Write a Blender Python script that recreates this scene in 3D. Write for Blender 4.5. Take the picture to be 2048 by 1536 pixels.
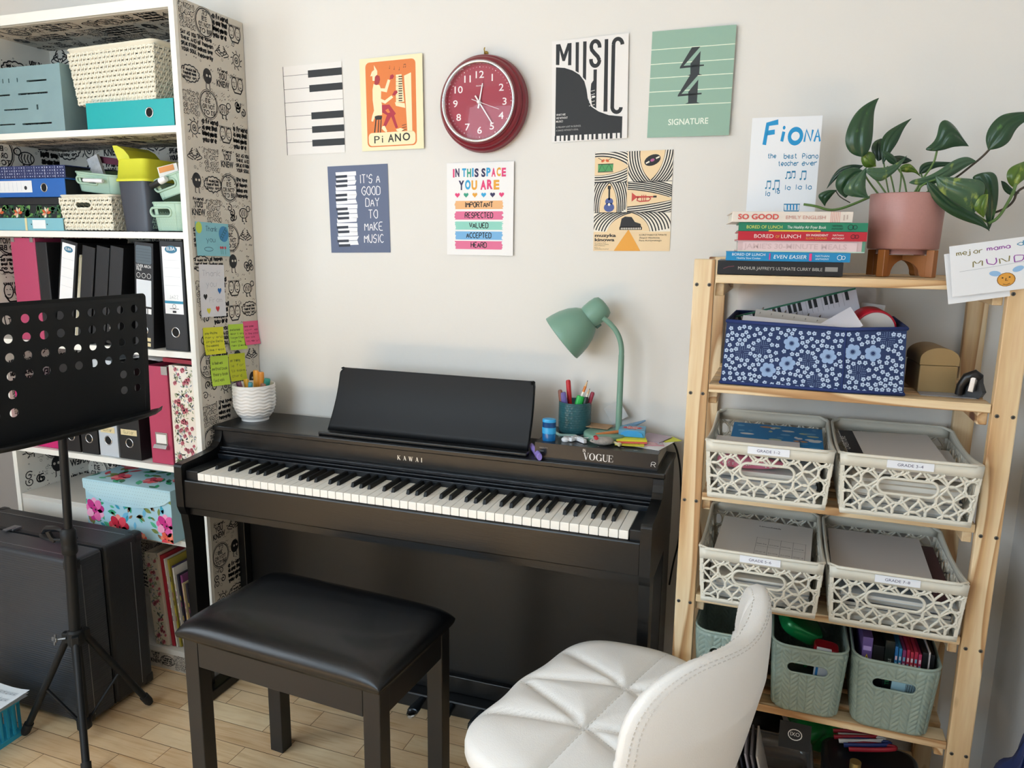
import bpy, bmesh, math, random
from mathutils import Vector, Matrix, Euler
random.seed(7)
PI = math.pi
S = bpy.context.scene
for o in list(bpy.data.objects): bpy.data.objects.remove(o)
COL = S.collection

# ---------------------------------------------------------------- camera
cam_d = bpy.data.cameras.new('camera'); cam = bpy.data.objects.new('camera', cam_d); COL.objects.link(cam)
YAW, PITCH, ROLL, FPX = 0.344587, 0.185353, 0.0128528, 1508.98
_f = Vector((-math.sin(YAW)*math.cos(PITCH), math.cos(YAW)*math.cos(PITCH), -math.sin(PITCH)))
_r = Vector((math.cos(YAW), math.sin(YAW), 0)); _u = _r.cross(_f)
_r2 = _r*math.cos(ROLL)+_u*math.sin(ROLL); _u2 = -_r*math.sin(ROLL)+_u*math.cos(ROLL)
_m = Matrix((_r2, _u2, -_f)).transposed().to_4x4(); _m.translation = (0, -2.01275, 1.38018)
cam.matrix_world = _m
cam_d.sensor_width = 36; cam_d.lens = FPX*36/2048; cam_d.clip_start = 0.02
S.camera = cam

# ---------------------------------------------------------------- view, world, daylight
S.view_settings.view_transform = 'Standard'; S.view_settings.look = 'None'
S.view_settings.gamma = 1; S.view_settings.exposure = -0.14; S.view_settings.use_curve_mapping = False
W = bpy.data.worlds.new('sky'); S.world = W; W.use_nodes = True
_bg = W.node_tree.nodes['Background']; _bg.inputs[0].default_value = (0.75, 0.86, 1.0, 1); _bg.inputs[1].default_value = 1.0

XL, XR, YF, ZC = -2.78, 0.555, -3.5, 2.62       # left wall, right wall, wall behind the camera, ceiling
FW = (-2.5, -0.75, 0.85, 2.35)                   # window in the wall behind the camera: x0 x1 z0 z1
LW = (-3.1, -1.65, 0.85, 2.35)                    # window in the left wall: y0 y1 z0 z1
def area(name, loc, rot, sx, sy, power, col):
    l = bpy.data.lights.new(name, 'AREA'); l.shape = 'RECTANGLE'; l.size = sx; l.size_y = sy
    l.energy = power; l.color = col
    o = bpy.data.objects.new(name, l); COL.objects.link(o); o.location = loc; o.rotation_euler = rot
    return o
area('daylight_front_window', ((FW[0]+FW[1])/2, YF-0.16, (FW[2]+FW[3])/2), (PI/2, 0, 0), FW[1]-FW[0], FW[3]-FW[2], 66, (0.66, 0.85, 1.0))
area('daylight_left_window', (XL-0.16, (LW[0]+LW[1])/2, (LW[2]+LW[3])/2), (0, -PI/2, 0), LW[3]-LW[2], LW[1]-LW[0], 56, (0.80, 0.91, 1.0))
_s = bpy.data.lights.new('sun', 'SUN'); _s.energy = 48; _s.angle = math.radians(0.6); _s.color = (1.0, 0.92, 0.80)
_so = bpy.data.objects.new('sun', _s); COL.objects.link(_so); _so.rotation_euler = (math.radians(32), 0, math.radians(4)); _so.location = (-1.5, -5, 4)

# ---------------------------------------------------------------- colours and materials
def lin(c):
    c = c.lstrip('#'); v = [int(c[i:i+2], 16)/255 for i in (0, 2, 4)]
    return tuple(x/12.92 if x <= 0.04045 else ((x+0.055)/1.055)**2.4 for x in v)+(1,)
_M = {}
def mat(c, rough=0.5, metal=0.0, key=None, bump=0, bscale=200, var=0, vscale=8, coat=0, alpha=None, trans=0, spec=0.5, sheen=0, stretch=None):
    """plain procedural material: colour c (hex), optional noise variation and noise bump"""
    k = (c, rough, metal, key, bump, bscale, var, vscale, coat, trans, spec, sheen, stretch)
    if k in _M: return _M[k]
    m = bpy.data.materials.new('m_'+c.strip('#')); m.use_nodes = True; nt = m.node_tree
    b = nt.nodes['Principled BSDF']; b.inputs['Base Color'].default_value = lin(c)
    b.inputs['Roughness'].default_value = rough; b.inputs['Metallic'].default_value = metal
    b.inputs['Specular IOR Level'].default_value = spec
    if coat: b.inputs['Coat Weight'].default_value = coat; b.inputs['Coat Roughness'].default_value = 0.1
    if trans: b.inputs['Transmission Weight'].default_value = trans
    if sheen: b.inputs['Sheen Weight'].default_value = sheen
    if var or bump:
        tc = nt.nodes.new('ShaderNodeTexCoord'); mp = nt.nodes.new('ShaderNodeMapping')
        nt.links.new(tc.outputs['Object'], mp.inputs[0])
        if stretch: mp.inputs['Scale'].default_value = stretch
    if var:
        n = nt.nodes.new('ShaderNodeTexNoise'); n.inputs['Scale'].default_value = vscale; n.inputs['Detail'].default_value = 5
        nt.links.new(mp.outputs[0], n.inputs['Vector'])
        mx = nt.nodes.new('ShaderNodeMix'); mx.data_type = 'RGBA'
        l = lin(c); mx.inputs[6].default_value = tuple(max(0, x*(1-var)) for x in l[:3])+(1,)
        mx.inputs[7].default_value = tuple(min(1, x*(1+var)) for x in l[:3])+(1,)
        nt.links.new(n.outputs['Fac'], mx.inputs[0]); nt.links.new(mx.outputs[2], b.inputs['Base Color'])
    if bump:
        n = nt.nodes.new('ShaderNodeTexNoise'); n.inputs['Scale'].default_value = bscale; n.inputs['Detail'].default_value = 3
        nt.links.new(mp.outputs[0], n.inputs['Vector'])
        bp = nt.nodes.new('ShaderNodeBump'); bp.inputs['Strength'].default_value = bump; bp.inputs['Distance'].default_value = 0.002
        nt.links.new(n.outputs['Fac'], bp.inputs['Height']); nt.links.new(bp.outputs[0], b.inputs['Normal'])
    _M[k] = m; return m
def ramp(nt, stops):
    r = nt.nodes.new('ShaderNodeValToRGB'); e = r.color_ramp.elements
    e[0].position = stops[0][0]; e[0].color = lin(stops[0][1]); e[1].position = stops[-1][0]; e[1].color = lin(stops[-1][1])
    for p, c in stops[1:-1]:
        x = e.new(p); x.color = lin(c)
    return r
def pine(axis, seed=0):
    """pale pine, grain running along the given axis (0 x, 1 y, 2 z)"""
    k = ('pine', axis, seed)
    if k in _M: return _M[k]
    m = bpy.data.materials.new('pine'); m.use_nodes = True; nt = m.node_tree; N = nt.nodes; L = nt.links
    b = N['Principled BSDF']; b.inputs['Roughness'].default_value = 0.5
    tc = N.new('ShaderNodeTexCoord'); mp = N.new('ShaderNodeMapping'); L.new(tc.outputs['Object'], mp.inputs[0])
    sc = [1, 1, 1]; sc[axis] = 0.07; mp.inputs['Scale'].default_value = sc; mp.inputs['Location'].default_value = (seed*1.7, seed*0.9, seed*0.3)
    n0 = N.new('ShaderNodeTexNoise'); n0.inputs['Scale'].default_value = 9; n0.inputs['Detail'].default_value = 2; L.new(mp.outputs[0], n0.inputs['Vector'])
    ml = N.new('ShaderNodeMath'); ml.operation = 'MULTIPLY'; ml.inputs[1].default_value = 9.0; L.new(n0.outputs['Fac'], ml.inputs[0])
    fr = N.new('ShaderNodeMath'); fr.operation = 'FRACT'; L.new(ml.outputs[0], fr.inputs[0])
    r = ramp(nt, [(0, '#e2caa4'), (0.4, '#d9bc92'), (0.75, '#c8a274'), (0.93, '#a87c50'), (1.0, '#dec39a')]); L.new(fr.outputs[0], r.inputs[0])
    n1 = N.new('ShaderNodeTexNoise'); n1.inputs['Scale'].default_value = 160; L.new(mp.outputs[0], n1.inputs['Vector'])
    mx = N.new('ShaderNodeMix'); mx.data_type = 'RGBA'; mx.inputs[0].default_value = 0.22; mx.blend_type = 'OVERLAY'
    L.new(r.outputs[0], mx.inputs[6]); L.new(n1.outputs['Fac'], mx.inputs[7])
    vo = N.new('ShaderNodeTexVoronoi'); vo.inputs['Scale'].default_value = 5.5
    mp2 = N.new('ShaderNodeMapping'); s2 = [1, 1, 1]; s2[axis] = 0.42; mp2.inputs['Scale'].default_value = s2; mp2.inputs['Location'].default_value = (seed*0.37+.11, seed*.61+.2, seed*.29)
    L.new(tc.outputs['Object'], mp2.inputs[0]); L.new(mp2.outputs[0], vo.inputs['Vector'])
    rk = ramp(nt, [(0.0, '#7a4526'), (0.045, '#8f5a32'), (0.075, '#ffffff'), (1, '#ffffff')]); L.new(vo.outputs['Distance'], rk.inputs[0])
    m2 = N.new('ShaderNodeMix'); m2.data_type = 'RGBA'; m2.blend_type = 'MULTIPLY'; m2.inputs[0].default_value = 0.9
    L.new(mx.outputs[2], m2.inputs[6]); L.new(rk.outputs[0], m2.inputs[7]); L.new(m2.outputs[2], b.inputs['Base Color'])
    _M[k] = m; return m
def black_wood():
    if 'bw' in _M: return _M['bw']
    m = bpy.data.materials.new('black_satin_wood'); m.use_nodes = True; nt = m.node_tree; N = nt.nodes; L = nt.links
    b = N['Principled BSDF']; b.inputs['Base Color'].default_value = lin('#080809'); b.inputs['Roughness'].default_value = 0.31; b.inputs['Specular IOR Level'].default_value = 0.5
    tc = N.new('ShaderNodeTexCoord'); mp = N.new('ShaderNodeMapping'); L.new(tc.outputs['Object'], mp.inputs[0]); mp.inputs['Scale'].default_value = (6, 120, 160)
    n = N.new('ShaderNodeTexNoise'); n.inputs['Scale'].default_value = 3; n.inputs['Detail'].default_value = 4; L.new(mp.outputs[0], n.inputs['Vector'])
    bp = N.new('ShaderNodeBump'); bp.inputs['Strength'].default_value = 0.22; bp.inputs['Distance'].default_value = 0.001
    L.new(n.outputs['Fac'], bp.inputs['Height']); L.new(bp.outputs[0], b.inputs['Normal'])
    _M['bw'] = m; return m
def glass_mat(c='#ffffff', rough=0.02):
    k = ('glass', c, rough)
    if k in _M: return _M[k]
    m = bpy.data.materials.new('clear'); m.use_nodes = True; nt = m.node_tree; N = nt.nodes
    for n in list(N): N.remove(n)
    o = N.new('ShaderNodeOutputMaterial'); t = N.new('ShaderNodeBsdfTransparent'); t.inputs[0].default_value = lin(c)
    g = N.new('ShaderNodeBsdfGlossy'); g.inputs['Roughness'].default_value = rough; mx = N.new('ShaderNodeMixShader'); mx.inputs[0].default_value = 0.018
    nt.links.new(t.outputs[0], mx.inputs[1]); nt.links.new(g.outputs[0], mx.inputs[2]); nt.links.new(mx.outputs[0], o.inputs[0])
    _M[k] = m; return m

# ---------------------------------------------------------------- mesh building
I3 = Matrix.Identity(3)
def rot(ax, a): return Matrix.Rotation(a, 3, ax)
def V(*a): return Vector(a)
class MB:
    """collects geometry with material slots; build() links it as ONE mesh object"""
    def __init__(s): s.v = []; s.f = []; s.m = []; s.sm = []; s.mats = []; s.T = None
    def mi(s, m):
        if m not in s.mats: s.mats.append(m)
        return s.mats.index(m)
    def add(s, vs, fs, m, smooth=False):
        b = len(s.v); T = s.T
        for p in vs:
            p = Vector(p); s.v.append(tuple(T @ p) if T else tuple(p))
        k = s.mi(m)
        for f in fs: s.f.append(tuple(b+i for i in f)); s.m.append(k); s.sm.append(smooth)
        return s
    def box(s, x0, x1, y0, y1, z0, z1, m):
        return s.add([(x0,y0,z0),(x1,y0,z0),(x1,y1,z0),(x0,y1,z0),(x0,y0,z1),(x1,y0,z1),(x1,y1,z1),(x0,y1,z1)],
            [(0,3,2,1),(4,5,6,7),(0,1,5,4),(1,2,6,5),(2,3,7,6),(3,0,4,7)], m)
    def obox(s, c, sz, R, m):
        c = Vector(c); h = Vector(sz)/2; P = []
        for k in range(8): P.append(c + R @ Vector(((-1,1)[k in (1,2,5,6)]*h.x, (-1,1)[k in (2,3,6,7)]*h.y, (-1,1)[k > 3]*h.z)))
        return s.add(P, [(0,3,2,1),(4,5,6,7),(0,1,5,4),(1,2,6,5),(2,3,7,6),(3,0,4,7)], m)
    def prism(s, poly, o, ux, uy, n, depth, m, smooth=False):
        """2D polygon in frame (o, ux, uy) extruded along n by depth"""
        o, ux, uy, n = Vector(o), Vector(ux), Vector(uy), Vector(n); k = len(poly)
        A = [o+ux*x+uy*y for x, y in poly]; B = [p+n*depth for p in A]
        fs = [tuple(range(k))[::-1], tuple(range(k, 2*k))]
        s.add(A+B, fs, m, False)
        return s.add(A+B, [(i, (i+1) % k, k+(i+1) % k, k+i) for i in range(k)], m, smooth)
    def lathe(s, prof, m, c=(0,0,0), R=I3, n=32, smooth=True, cap=True, sx=1, sy=1):
        c = Vector(c); P = []; F = []
        for r, z in prof:
            for i in range(n):
                a = 2*PI*i/n; P.append(c+R @ Vector((r*math.cos(a)*sx, r*math.sin(a)*sy, z)))
        for j in range(len(prof)-1):
            for i in range(n): F.append((j*n+i, j*n+(i+1) % n, (j+1)*n+(i+1) % n, (j+1)*n+i))
        s.add(P, F, m, smooth)
        if cap:
            e = []
            if prof[0][0] > 1e-5: e.append(tuple(range(n))[::-1])
            if prof[-1][0] > 1e-5: e.append(tuple((len(prof)-1)*n+i for i in range(n)))
            if e: s.add(P, e, m, False)
        return s
    def tube(s, pts, r, m, n=10, smooth=True, closed=False, flat=None):
        """round tube along pts; r number or list; flat=(normal, ratio) squashes it"""
        pts = [Vector(p) for p in pts]; k = len(pts); R = r if isinstance(r, (list, tuple)) else [r]*k
        P = []; up = Vector((0, 0, 1))
        for i, p in enumerate(pts):
            if closed: t = pts[(i+1) % k]-pts[i-1]
            else: t = pts[min(i+1, k-1)]-pts[max(i-1, 0)]
            if t.length < 1e-9: t = Vector((0, 0, 1))
            t.normalize()
            if i == 0:
                up = Vector((0, 0, 1)) if abs(t.z) < 0.9 else Vector((0, 1, 0))
                if flat: up = Vector(flat[0])
            a = t.cross(up)
            if a.length < 1e-6: a = t.cross(Vector((1, 0, 0)))
            a.normalize(); b = a.cross(t).normalized(); up = b
            for j in range(n):
                q = 2*PI*j/n; P.append(p+a*math.cos(q)*R[i]+b*math.sin(q)*R[i]*(flat[1] if flat else 1))
        F = [(i*n+j, ((i+1) % k)*n+j, ((i+1) % k)*n+(j+1) % n, i*n+(j+1) % n) for i in range(k if closed else k-1) for j in range(n)]
        s.add(P, F, m, smooth)
        if not closed: s.add(P, [tuple(range(n)), tuple((k-1)*n+j for j in range(n))[::-1]], m, False)
        return s
    def rings(s, rr, m, smooth=True, cap=(True, True), close=False):
        n = len(rr[0]); P = [p for r in rr for p in r]; k = len(rr)
        F = [(i*n+j, i*n+(j+1) % n, ((i+1) % k)*n+(j+1) % n, ((i+1) % k)*n+j) for i in range(k if close else k-1) for j in range(n)]
        s.add(P, F, m, smooth)
        e = []
        if cap[0] and not close: e.append(tuple(range(n))[::-1])
        if cap[1] and not close: e.append(tuple((k-1)*n+j for j in range(n)))
        if e: s.add(P, e, m, False)
        return s
    def grid(s, fn, nu, nv, m, smooth=True):
        P = [fn(i/nu, j/nv) for j in range(nv+1) for i in range(nu+1)]
        F = [(j*(nu+1)+i, j*(nu+1)+i+1, (j+1)*(nu+1)+i+1, (j+1)*(nu+1)+i) for j in range(nv) for i in range(nu)]
        return s.add(P, F, m, smooth)
    def build(s, name, parent=None, loc=None, rz=0, bev=0, sub=0, sol=0, weld=False, segs=2, ang=0.6):
        me = bpy.data.meshes.new(name); me.from_pydata(s.v, [], s.f)
        for m in s.mats: me.materials.append(m)
        me.polygons.foreach_set('material_index', s.m); me.polygons.foreach_set('use_smooth', s.sm); me.update()
        if weld:
            bm = bmesh.new(); bm.from_mesh(me); bmesh.ops.remove_doubles(bm, verts=bm.verts, dist=1e-5)
            bmesh.ops.recalc_face_normals(bm, faces=bm.faces); bm.to_mesh(me); bm.free()
        o = bpy.data.objects.new(name, me); COL.objects.link(o)
        if parent: o.parent = parent
        if loc: o.location = loc
        if rz: o.rotation_euler.z = rz
        if sol: d = o.modifiers.new('s', 'SOLIDIFY'); d.thickness = sol; d.offset = 0
        if sub: d = o.modifiers.new('u', 'SUBSURF'); d.levels = sub; d.render_levels = sub
        if bev:
            d = o.modifiers.new('b', 'BEVEL'); d.width = bev; d.segments = segs; d.limit_method = 'ANGLE'; d.angle_limit = ang
            d.harden_normals = False
        return o
def tag(o, label=None, cat=None, group=None, kind=None):
    if label: o['label'] = label
    if cat: o['category'] = cat
    if group: o['group'] = group
    if kind: o['kind'] = kind
    return o
def thing(name, label, cat, loc=(0,0,0), rz=0, group=None, R=None):
    o = bpy.data.objects.new(name, None); COL.objects.link(o); o.location = loc; o.empty_display_size = 0.05
    if R is not None: o.rotation_euler = R.to_euler()
    else: o.rotation_euler.z = rz
    return tag(o, label, cat, group)
def copy_tree(o, parent=None):
    c = o.copy(); COL.objects.link(c)
    if parent: c.parent = parent
    for ch in [x for x in bpy.data.objects if x.parent == o]: copy_tree(ch, c)
    return c

# ---------------------------------------------------------------- lettering
_TX = {}
def glyphs(t, bold=0.0, shear=0.0):
    """outline of a text (height 1 = cap height) from the built-in font, flat polygons"""
    k = (t, bold, shear)
    if k in _TX: return _TX[k]
    c = bpy.data.curves.new('t', 'FONT'); c.body = t; c.size = 1/0.729; c.resolution_u = 3; c.offset = bold; c.shear = shear; c.fill_mode = 'BOTH'
    o = bpy.data.objects.new('t', c); COL.objects.link(o)
    dg = bpy.context.evaluated_depsgraph_get(); e = o.evaluated_get(dg); me = e.to_mesh()
    vs = [(v.co.x, v.co.y) for v in me.vertices]; fs = [tuple(p.vertices) for p in me.polygons]
    e.to_mesh_clear(); bpy.data.objects.remove(o); bpy.data.curves.remove(c)
    xs = [v[0] for v in vs] or [0]; r = (vs, fs, min(xs), max(xs)); _TX[k] = r; return r
GL = {'A':'022842/1434','B':'02082847463505/3544433202','C':'47382817060413223243','D':'0208284746433202','E':'48080242/0535','F':'480802/0535',
'G':'473828170604132232434525','H':'0208/4842/0545','I':'2822','J':'3833322213','K':'0208/480542','L':'080242','M':'0208244842','N':'02084248',
'O':'2817060413223243464738 28'.replace(' ', ''),'P':'02083847463505','Q':'2817060413223243464738 28/2442'.replace(' ', ''),'R':'02083847463505/2542','S':'47382817061535443332221203',
'T':'0848/2822','U':'08041322324448','V':'082248','W':'0812253248','X':'0842/4802','Y':'082548/2522','Z':'08480242',
'a':'453626150413223243/4642','b':'0208/0526364543322203','c':'45362615041322 3243'.replace(' ', ''),'d':'453626150413223243/4842','e':'0444453626150413223243',
'f':'38281712/0636','g':'453626150413223243/46413010','h':'0208/0526364542','i':'2622/2827','j':'26211001/2827','k':'0208/460442','l':'2822',
'm':'0206/05162522/25364542','n':'0206/0526364542','o':'26150413223243453626','p':'0006/0526364543322203','q':'453626150413223243/4640',
'r':'0206/052636','s':'45362615143443322203','t':'28233242/1636','u':'0603122233/4642','v':'062246','w':'0612243246','x':'0642/4602','y':'0622/4610','z':'06460242',
"'":'2826','!':'2824/2322','.':'2223','-':'1535','?':'0728384635 24/2322'.replace(' ', ''),',':'2210',' ':''}
def chaikin(p, it=1):
    for _ in range(it):
        if len(p) < 3: return p
        q = [p[0]]
        for a, b in zip(p, p[1:]): q += [(a[0]*.75+b[0]*.25, a[1]*.75+b[1]*.25), (a[0]*.25+b[0]*.75, a[1]*.25+b[1]*.75)]
        p = q+[p[-1]]
    return p
def strokes(t, rnd=0.0, smooth=1):
    """single-line lettering: list of polylines, cap height 1, and the total width"""
    out = []; x = 0
    for ch in t:
        g = GL.get(ch, ''); nar = ch in "iIl'!.,"
        sh = -0.2 if nar else 0
        for s in g.split('/'):
            P = [((int(s[i]))/6+x+sh+random.uniform(-rnd, rnd), (int(s[i+1])-2)/6+random.uniform(-rnd, rnd)) for i in range(0, len(s)-1, 2)]
            if len(P) > 1: out.append(chaikin(P, smooth))
        x += 0.42 if nar else (0.55 if ch == ' ' else 0.88)
    return out, x
class Art:
    """flat printed or drawn marks laid in layers on a plane, added to an MB"""
    def __init__(s, mb, o, ux, uy, n, step=0.00025, clip=None):
        s.mb, s.o, s.ux, s.uy, s.n, s.step = mb, Vector(o), Vector(ux), Vector(uy), Vector(n), step; s.clip = clip; s.rot = 0; s.org = (0, 0)
    def P(s, x, y, l):
        if s.clip: x = min(max(x, s.clip[0]), s.clip[1]); y = min(max(y, s.clip[2]), s.clip[3])
        return s.o+s.ux*x+s.uy*y+s.n*(l*s.step)
    def poly(s, pts, c, l=1): 
        a = sum(pts[i-1][0]*pts[i][1]-pts[i][0]*pts[i-1][1] for i in range(len(pts)))
        if a < 0: pts = pts[::-1]
        s.mb.add([s.P(x, y, l) for x, y in pts], [tuple(range(len(pts)))], c)
    def rect(s, x0, y0, x1, y1, c, l=1): s.poly([(x0, y0), (x1, y0), (x1, y1), (x0, y1)], c, l)
    def rrect(s, x0, y0, x1, y1, r, c, l=1):
        p = []
        for cx, cy, a0 in ((x1-r, y0+r, -90), (x1-r, y1-r, 0), (x0+r, y1-r, 90), (x0+r, y0+r, 180)):
            for k in range(5): a = math.radians(a0+k*22.5); p.append((cx+r*math.cos(a), cy+r*math.sin(a)))
        s.poly(p, c, l)
    def disc(s, x, y, r, c, l=1, ry=None, n=20, a0=0):
        ry = ry or r; ca, sa = math.cos(a0), math.sin(a0)
        s.poly([(x+r*math.cos(2*PI*i/n)*ca-ry*math.sin(2*PI*i/n)*sa, y+r*math.cos(2*PI*i/n)*sa+ry*math.sin(2*PI*i/n)*ca) for i in range(n)], c, l)
    def line(s, pts, w, c, l=1, closed=False, w2=None):
        k = len(pts)
        if k < 2: return
        L = []; Rr = []
        for i, p in enumerate(pts):
            if closed: a, b = pts[i-1], pts[(i+1) % k]
            else: a, b = pts[max(i-1, 0)], pts[min(i+1, k-1)]
            dx, dy = b[0]-a[0], b[1]-a[1]; d = math.hypot(dx, dy) or 1; ww = w/2 if w2 is None else (w+(w2-w)*i/(k-1))/2
            nx, ny = -dy/d*ww, dx/d*ww; L.append((p[0]+nx, p[1]+ny)); Rr.append((p[0]-nx, p[1]-ny))
        P = [s.P(x, y, l) for x, y in L]+[s.P(x, y, l) for x, y in Rr]
        s.mb.add(P, [(k+i, k+(i+1) % k, (i+1) % k, i) for i in range(k if closed else k-1)], c)
    def text(s, t, x, y, h, c, l=1, align='L', wid=None, bold=0.0, shear=0.0, xs=1.0, ang=0):
        vs, fs, a, b = glyphs(t, bold, shear)
        if wid: xs = wid/max(1e-6, (b-a)*h)
        tw = (b-a)*h*xs; ox = {'L': 0, 'C': -tw/2, 'R': -tw}[align]; ca, sa = math.cos(ang), math.sin(ang)
        P = []
        for vx, vy in vs:
            px, py = (vx-a)*h*xs+ox, vy*h; P.append(s.P(x+px*ca-py*sa, y+px*sa+py*ca, l))
        s.mb.add(P, fs, c)
    def hand(s, t, x, y, h, c, l=1, w=None, align='L', wid=None, rnd=0.03, smooth=1, ang=0):
        st, tw = strokes(t, rnd, smooth); tw -= 0.25; xs = (wid/tw if wid else h)
        W_ = tw*xs; ox = {'L': 0, 'C': -W_/2, 'R': -W_}[align]; ca, sa = math.cos(ang), math.sin(ang)
        for q in st: s.line([(x+(px*xs+ox)*ca-py*h*sa, y+(px*xs+ox)*sa+py*h*ca) for px, py in q], w or h*0.13, c, l)
    def circle(s, x, y, r, w, c, l=1, ry=None, n=16): 
        ry = ry or r; s.line([(x+r*math.cos(2*PI*i/n), y+ry*math.sin(2*PI*i/n)) for i in range(n)], w, c, l, closed=True)
    def note(s, x, y, h, c, l=1, two=True, w=None):
        w = w or h*.07; s.disc(x, y, h*.15, c, l, ry=h*.11, n=10); s.line([(x+h*.13, y), (x+h*.13, y+h*.8)], w, c, l)
        if two: s.disc(x+h*.6, y, h*.15, c, l, ry=h*.11, n=10); s.line([(x+h*.73, y), (x+h*.73, y+h*.8)], w, c, l); s.line([(x+h*.1, y+h*.78), (x+h*.76, y+h*.78)], w*2, c, l)
def heart(x, y, r):
    p = []
    for i in range(20):
        t = 2*PI*i/20; p.append((x+r*math.sin(t)**3, y+r*(13*math.cos(t)-5*math.cos(2*t)-2*math.cos(3*t)-math.cos(4*t))/16))
    return p
INK = mat('#151417', 0.6); WHITE = mat('#f4f2ee', 0.55); PAPER = mat('#eceae6', 0.6); CREAM = mat('#efe6cf', 0.6)
# ================================================================ ROOM
def wall_paint(c='#e2ded8'):
    return mat(c, 0.75, bump=0.25, bscale=60, var=0.012, vscale=2, spec=0.25)
def floor_mat():
    m = bpy.data.materials.new('wood_block_floor'); m.use_nodes = True; nt = m.node_tree; N = nt.nodes; L = nt.links
    b = N['Principled BSDF']; b.inputs['Roughness'].default_value = 0.33
    tc = N.new('ShaderNodeTexCoord'); br = N.new('ShaderNodeTexBrick'); L.new(tc.outputs['Object'], br.inputs['Vector'])
    br.inputs['Scale'].default_value = 1; br.inputs['Brick Width'].default_value = 0.30; br.inputs['Row Height'].default_value = 0.072
    br.inputs['Mortar Size'].default_value = 0.0011; br.inputs['Mortar Smooth'].default_value = 0.3; br.offset = 0.37; br.squash = 1
    br.inputs['Color1'].default_value = (0, 0, 0, 1); br.inputs['Color2'].default_value = (1, 1, 1, 1); br.inputs['Mortar'].default_value = (0.5, 0.5, 0.5, 1)
    mp = N.new('ShaderNodeMapping'); mp.inputs['Scale'].default_value = (2.2, 26, 1); L.new(tc.outputs['Object'], mp.inputs[0])
    ad = N.new('ShaderNodeVectorMath'); ad.operation = 'ADD'; L.new(mp.outputs[0], ad.inputs[0])
    sc = N.new('ShaderNodeVectorMath'); sc.operation = 'SCALE'; sc.inputs['Scale'].default_value = 31; L.new(br.outputs['Color'], sc.inputs[0]); L.new(sc.outputs[0], ad.inputs[1])
    n = N.new('ShaderNodeTexNoise'); n.inputs['Scale'].default_value = 2.0; n.inputs['Detail'].default_value = 7; n.inputs['Distortion'].default_value = 0.7; L.new(ad.outputs[0], n.inputs['Vector'])
    r1 = ramp(nt, [(0.0, '#d6b080'), (0.5, '#e6c596'), (1.0, '#f0d8ac')]); L.new(br.outputs['Color'], r1.inputs[0])
    r2 = ramp(nt, [(0.3, '#b08256'), (0.46, '#e9d2b0'), (0.56, '#f1dfc2'), (0.72, '#c79c6c')]); L.new(n.outputs['Fac'], r2.inputs[0])
    mx = N.new('ShaderNodeMix'); mx.data_type = 'RGBA'; mx.inputs[0].default_value = 0.38; L.new(r1.outputs[0], mx.inputs[6]); L.new(r2.outputs[0], mx.inputs[7])
    n2 = N.new('ShaderNodeTexNoise'); n2.inputs['Scale'].default_value = 3.2; n2.inputs['Detail'].default_value = 4; L.new(tc.outputs['Object'], n2.inputs['Vector'])
    r3 = ramp(nt, [(0.35, '#d8cbbb'), (0.6, '#ffffff')]); L.new(n2.outputs['Fac'], r3.inputs[0])
    m3 = N.new('ShaderNodeMix'); m3.data_type = 'RGBA'; m3.blend_type = 'MULTIPLY'; m3.inputs[0].default_value = 0.7; L.new(mx.outputs[2], m3.inputs[6]); L.new(r3.outputs[0], m3.inputs[7])
    m4 = N.new('ShaderNodeMix'); m4.data_type = 'RGBA'; L.new(br.outputs['Fac'], m4.inputs[0]); L.new(m3.outputs[2], m4.inputs[6]); m4.inputs[7].default_value = lin('#6e4a2c')
    L.new(m4.outputs[2], b.inputs['Base Color'])
    bp = N.new('ShaderNodeBump'); bp.inputs['Strength'].default_value = 0.3; bp.inputs['Distance'].default_value = 0.001; bp.invert = True
    L.new(br.outputs['Fac'], bp.inputs['Height']); L.new(bp.outputs[0], b.inputs['Normal'])
    return m
def struct(name, mb, **k): return tag(mb.build(name, **k), kind='structure')
T_ = 0.12
struct('floor', MB().box(XL-T_, XR+T_, YF-T_, T_, -0.08, 0, floor_mat()))
struct('ceiling', MB().box(XL-T_, XR+T_, YF-T_, T_, ZC, ZC+0.08, mat('#dcd8d0', 0.8)))
struct('wall_back', MB().box(XL-T_, XR+T_, 0, T_, 0, ZC, wall_paint()))
struct('wall_right', MB().box(XR, XR+T_, YF-T_, 0, 0, ZC, wall_paint('#e2e0de')))
def holed(mb, plane, c0, c1, a0, a1, z0, z1, h, m):
    """wall slab with one rectangular opening; plane 'y' or 'x' is the thin axis"""
    ha0, ha1, hz0, hz1 = h
    for A0, A1, Z0, Z1 in ((a0, ha0, z0, z1), (ha1, a1, z0, z1), (ha0, ha1, z0, hz0), (ha0, ha1, hz1, z1)):
        if plane == 'y': mb.box(A0, A1, c0, c1, Z0, Z1, m)
        else: mb.box(c0, c1, A0, A1, Z0, Z1, m)
    return mb
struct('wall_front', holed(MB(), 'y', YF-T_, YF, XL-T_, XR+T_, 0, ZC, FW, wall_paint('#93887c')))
struct('wall_left', holed(MB(), 'x', XL-T_, XL, YF, 0, 0, ZC, LW, wall_paint('#bdb8b6')))
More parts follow.
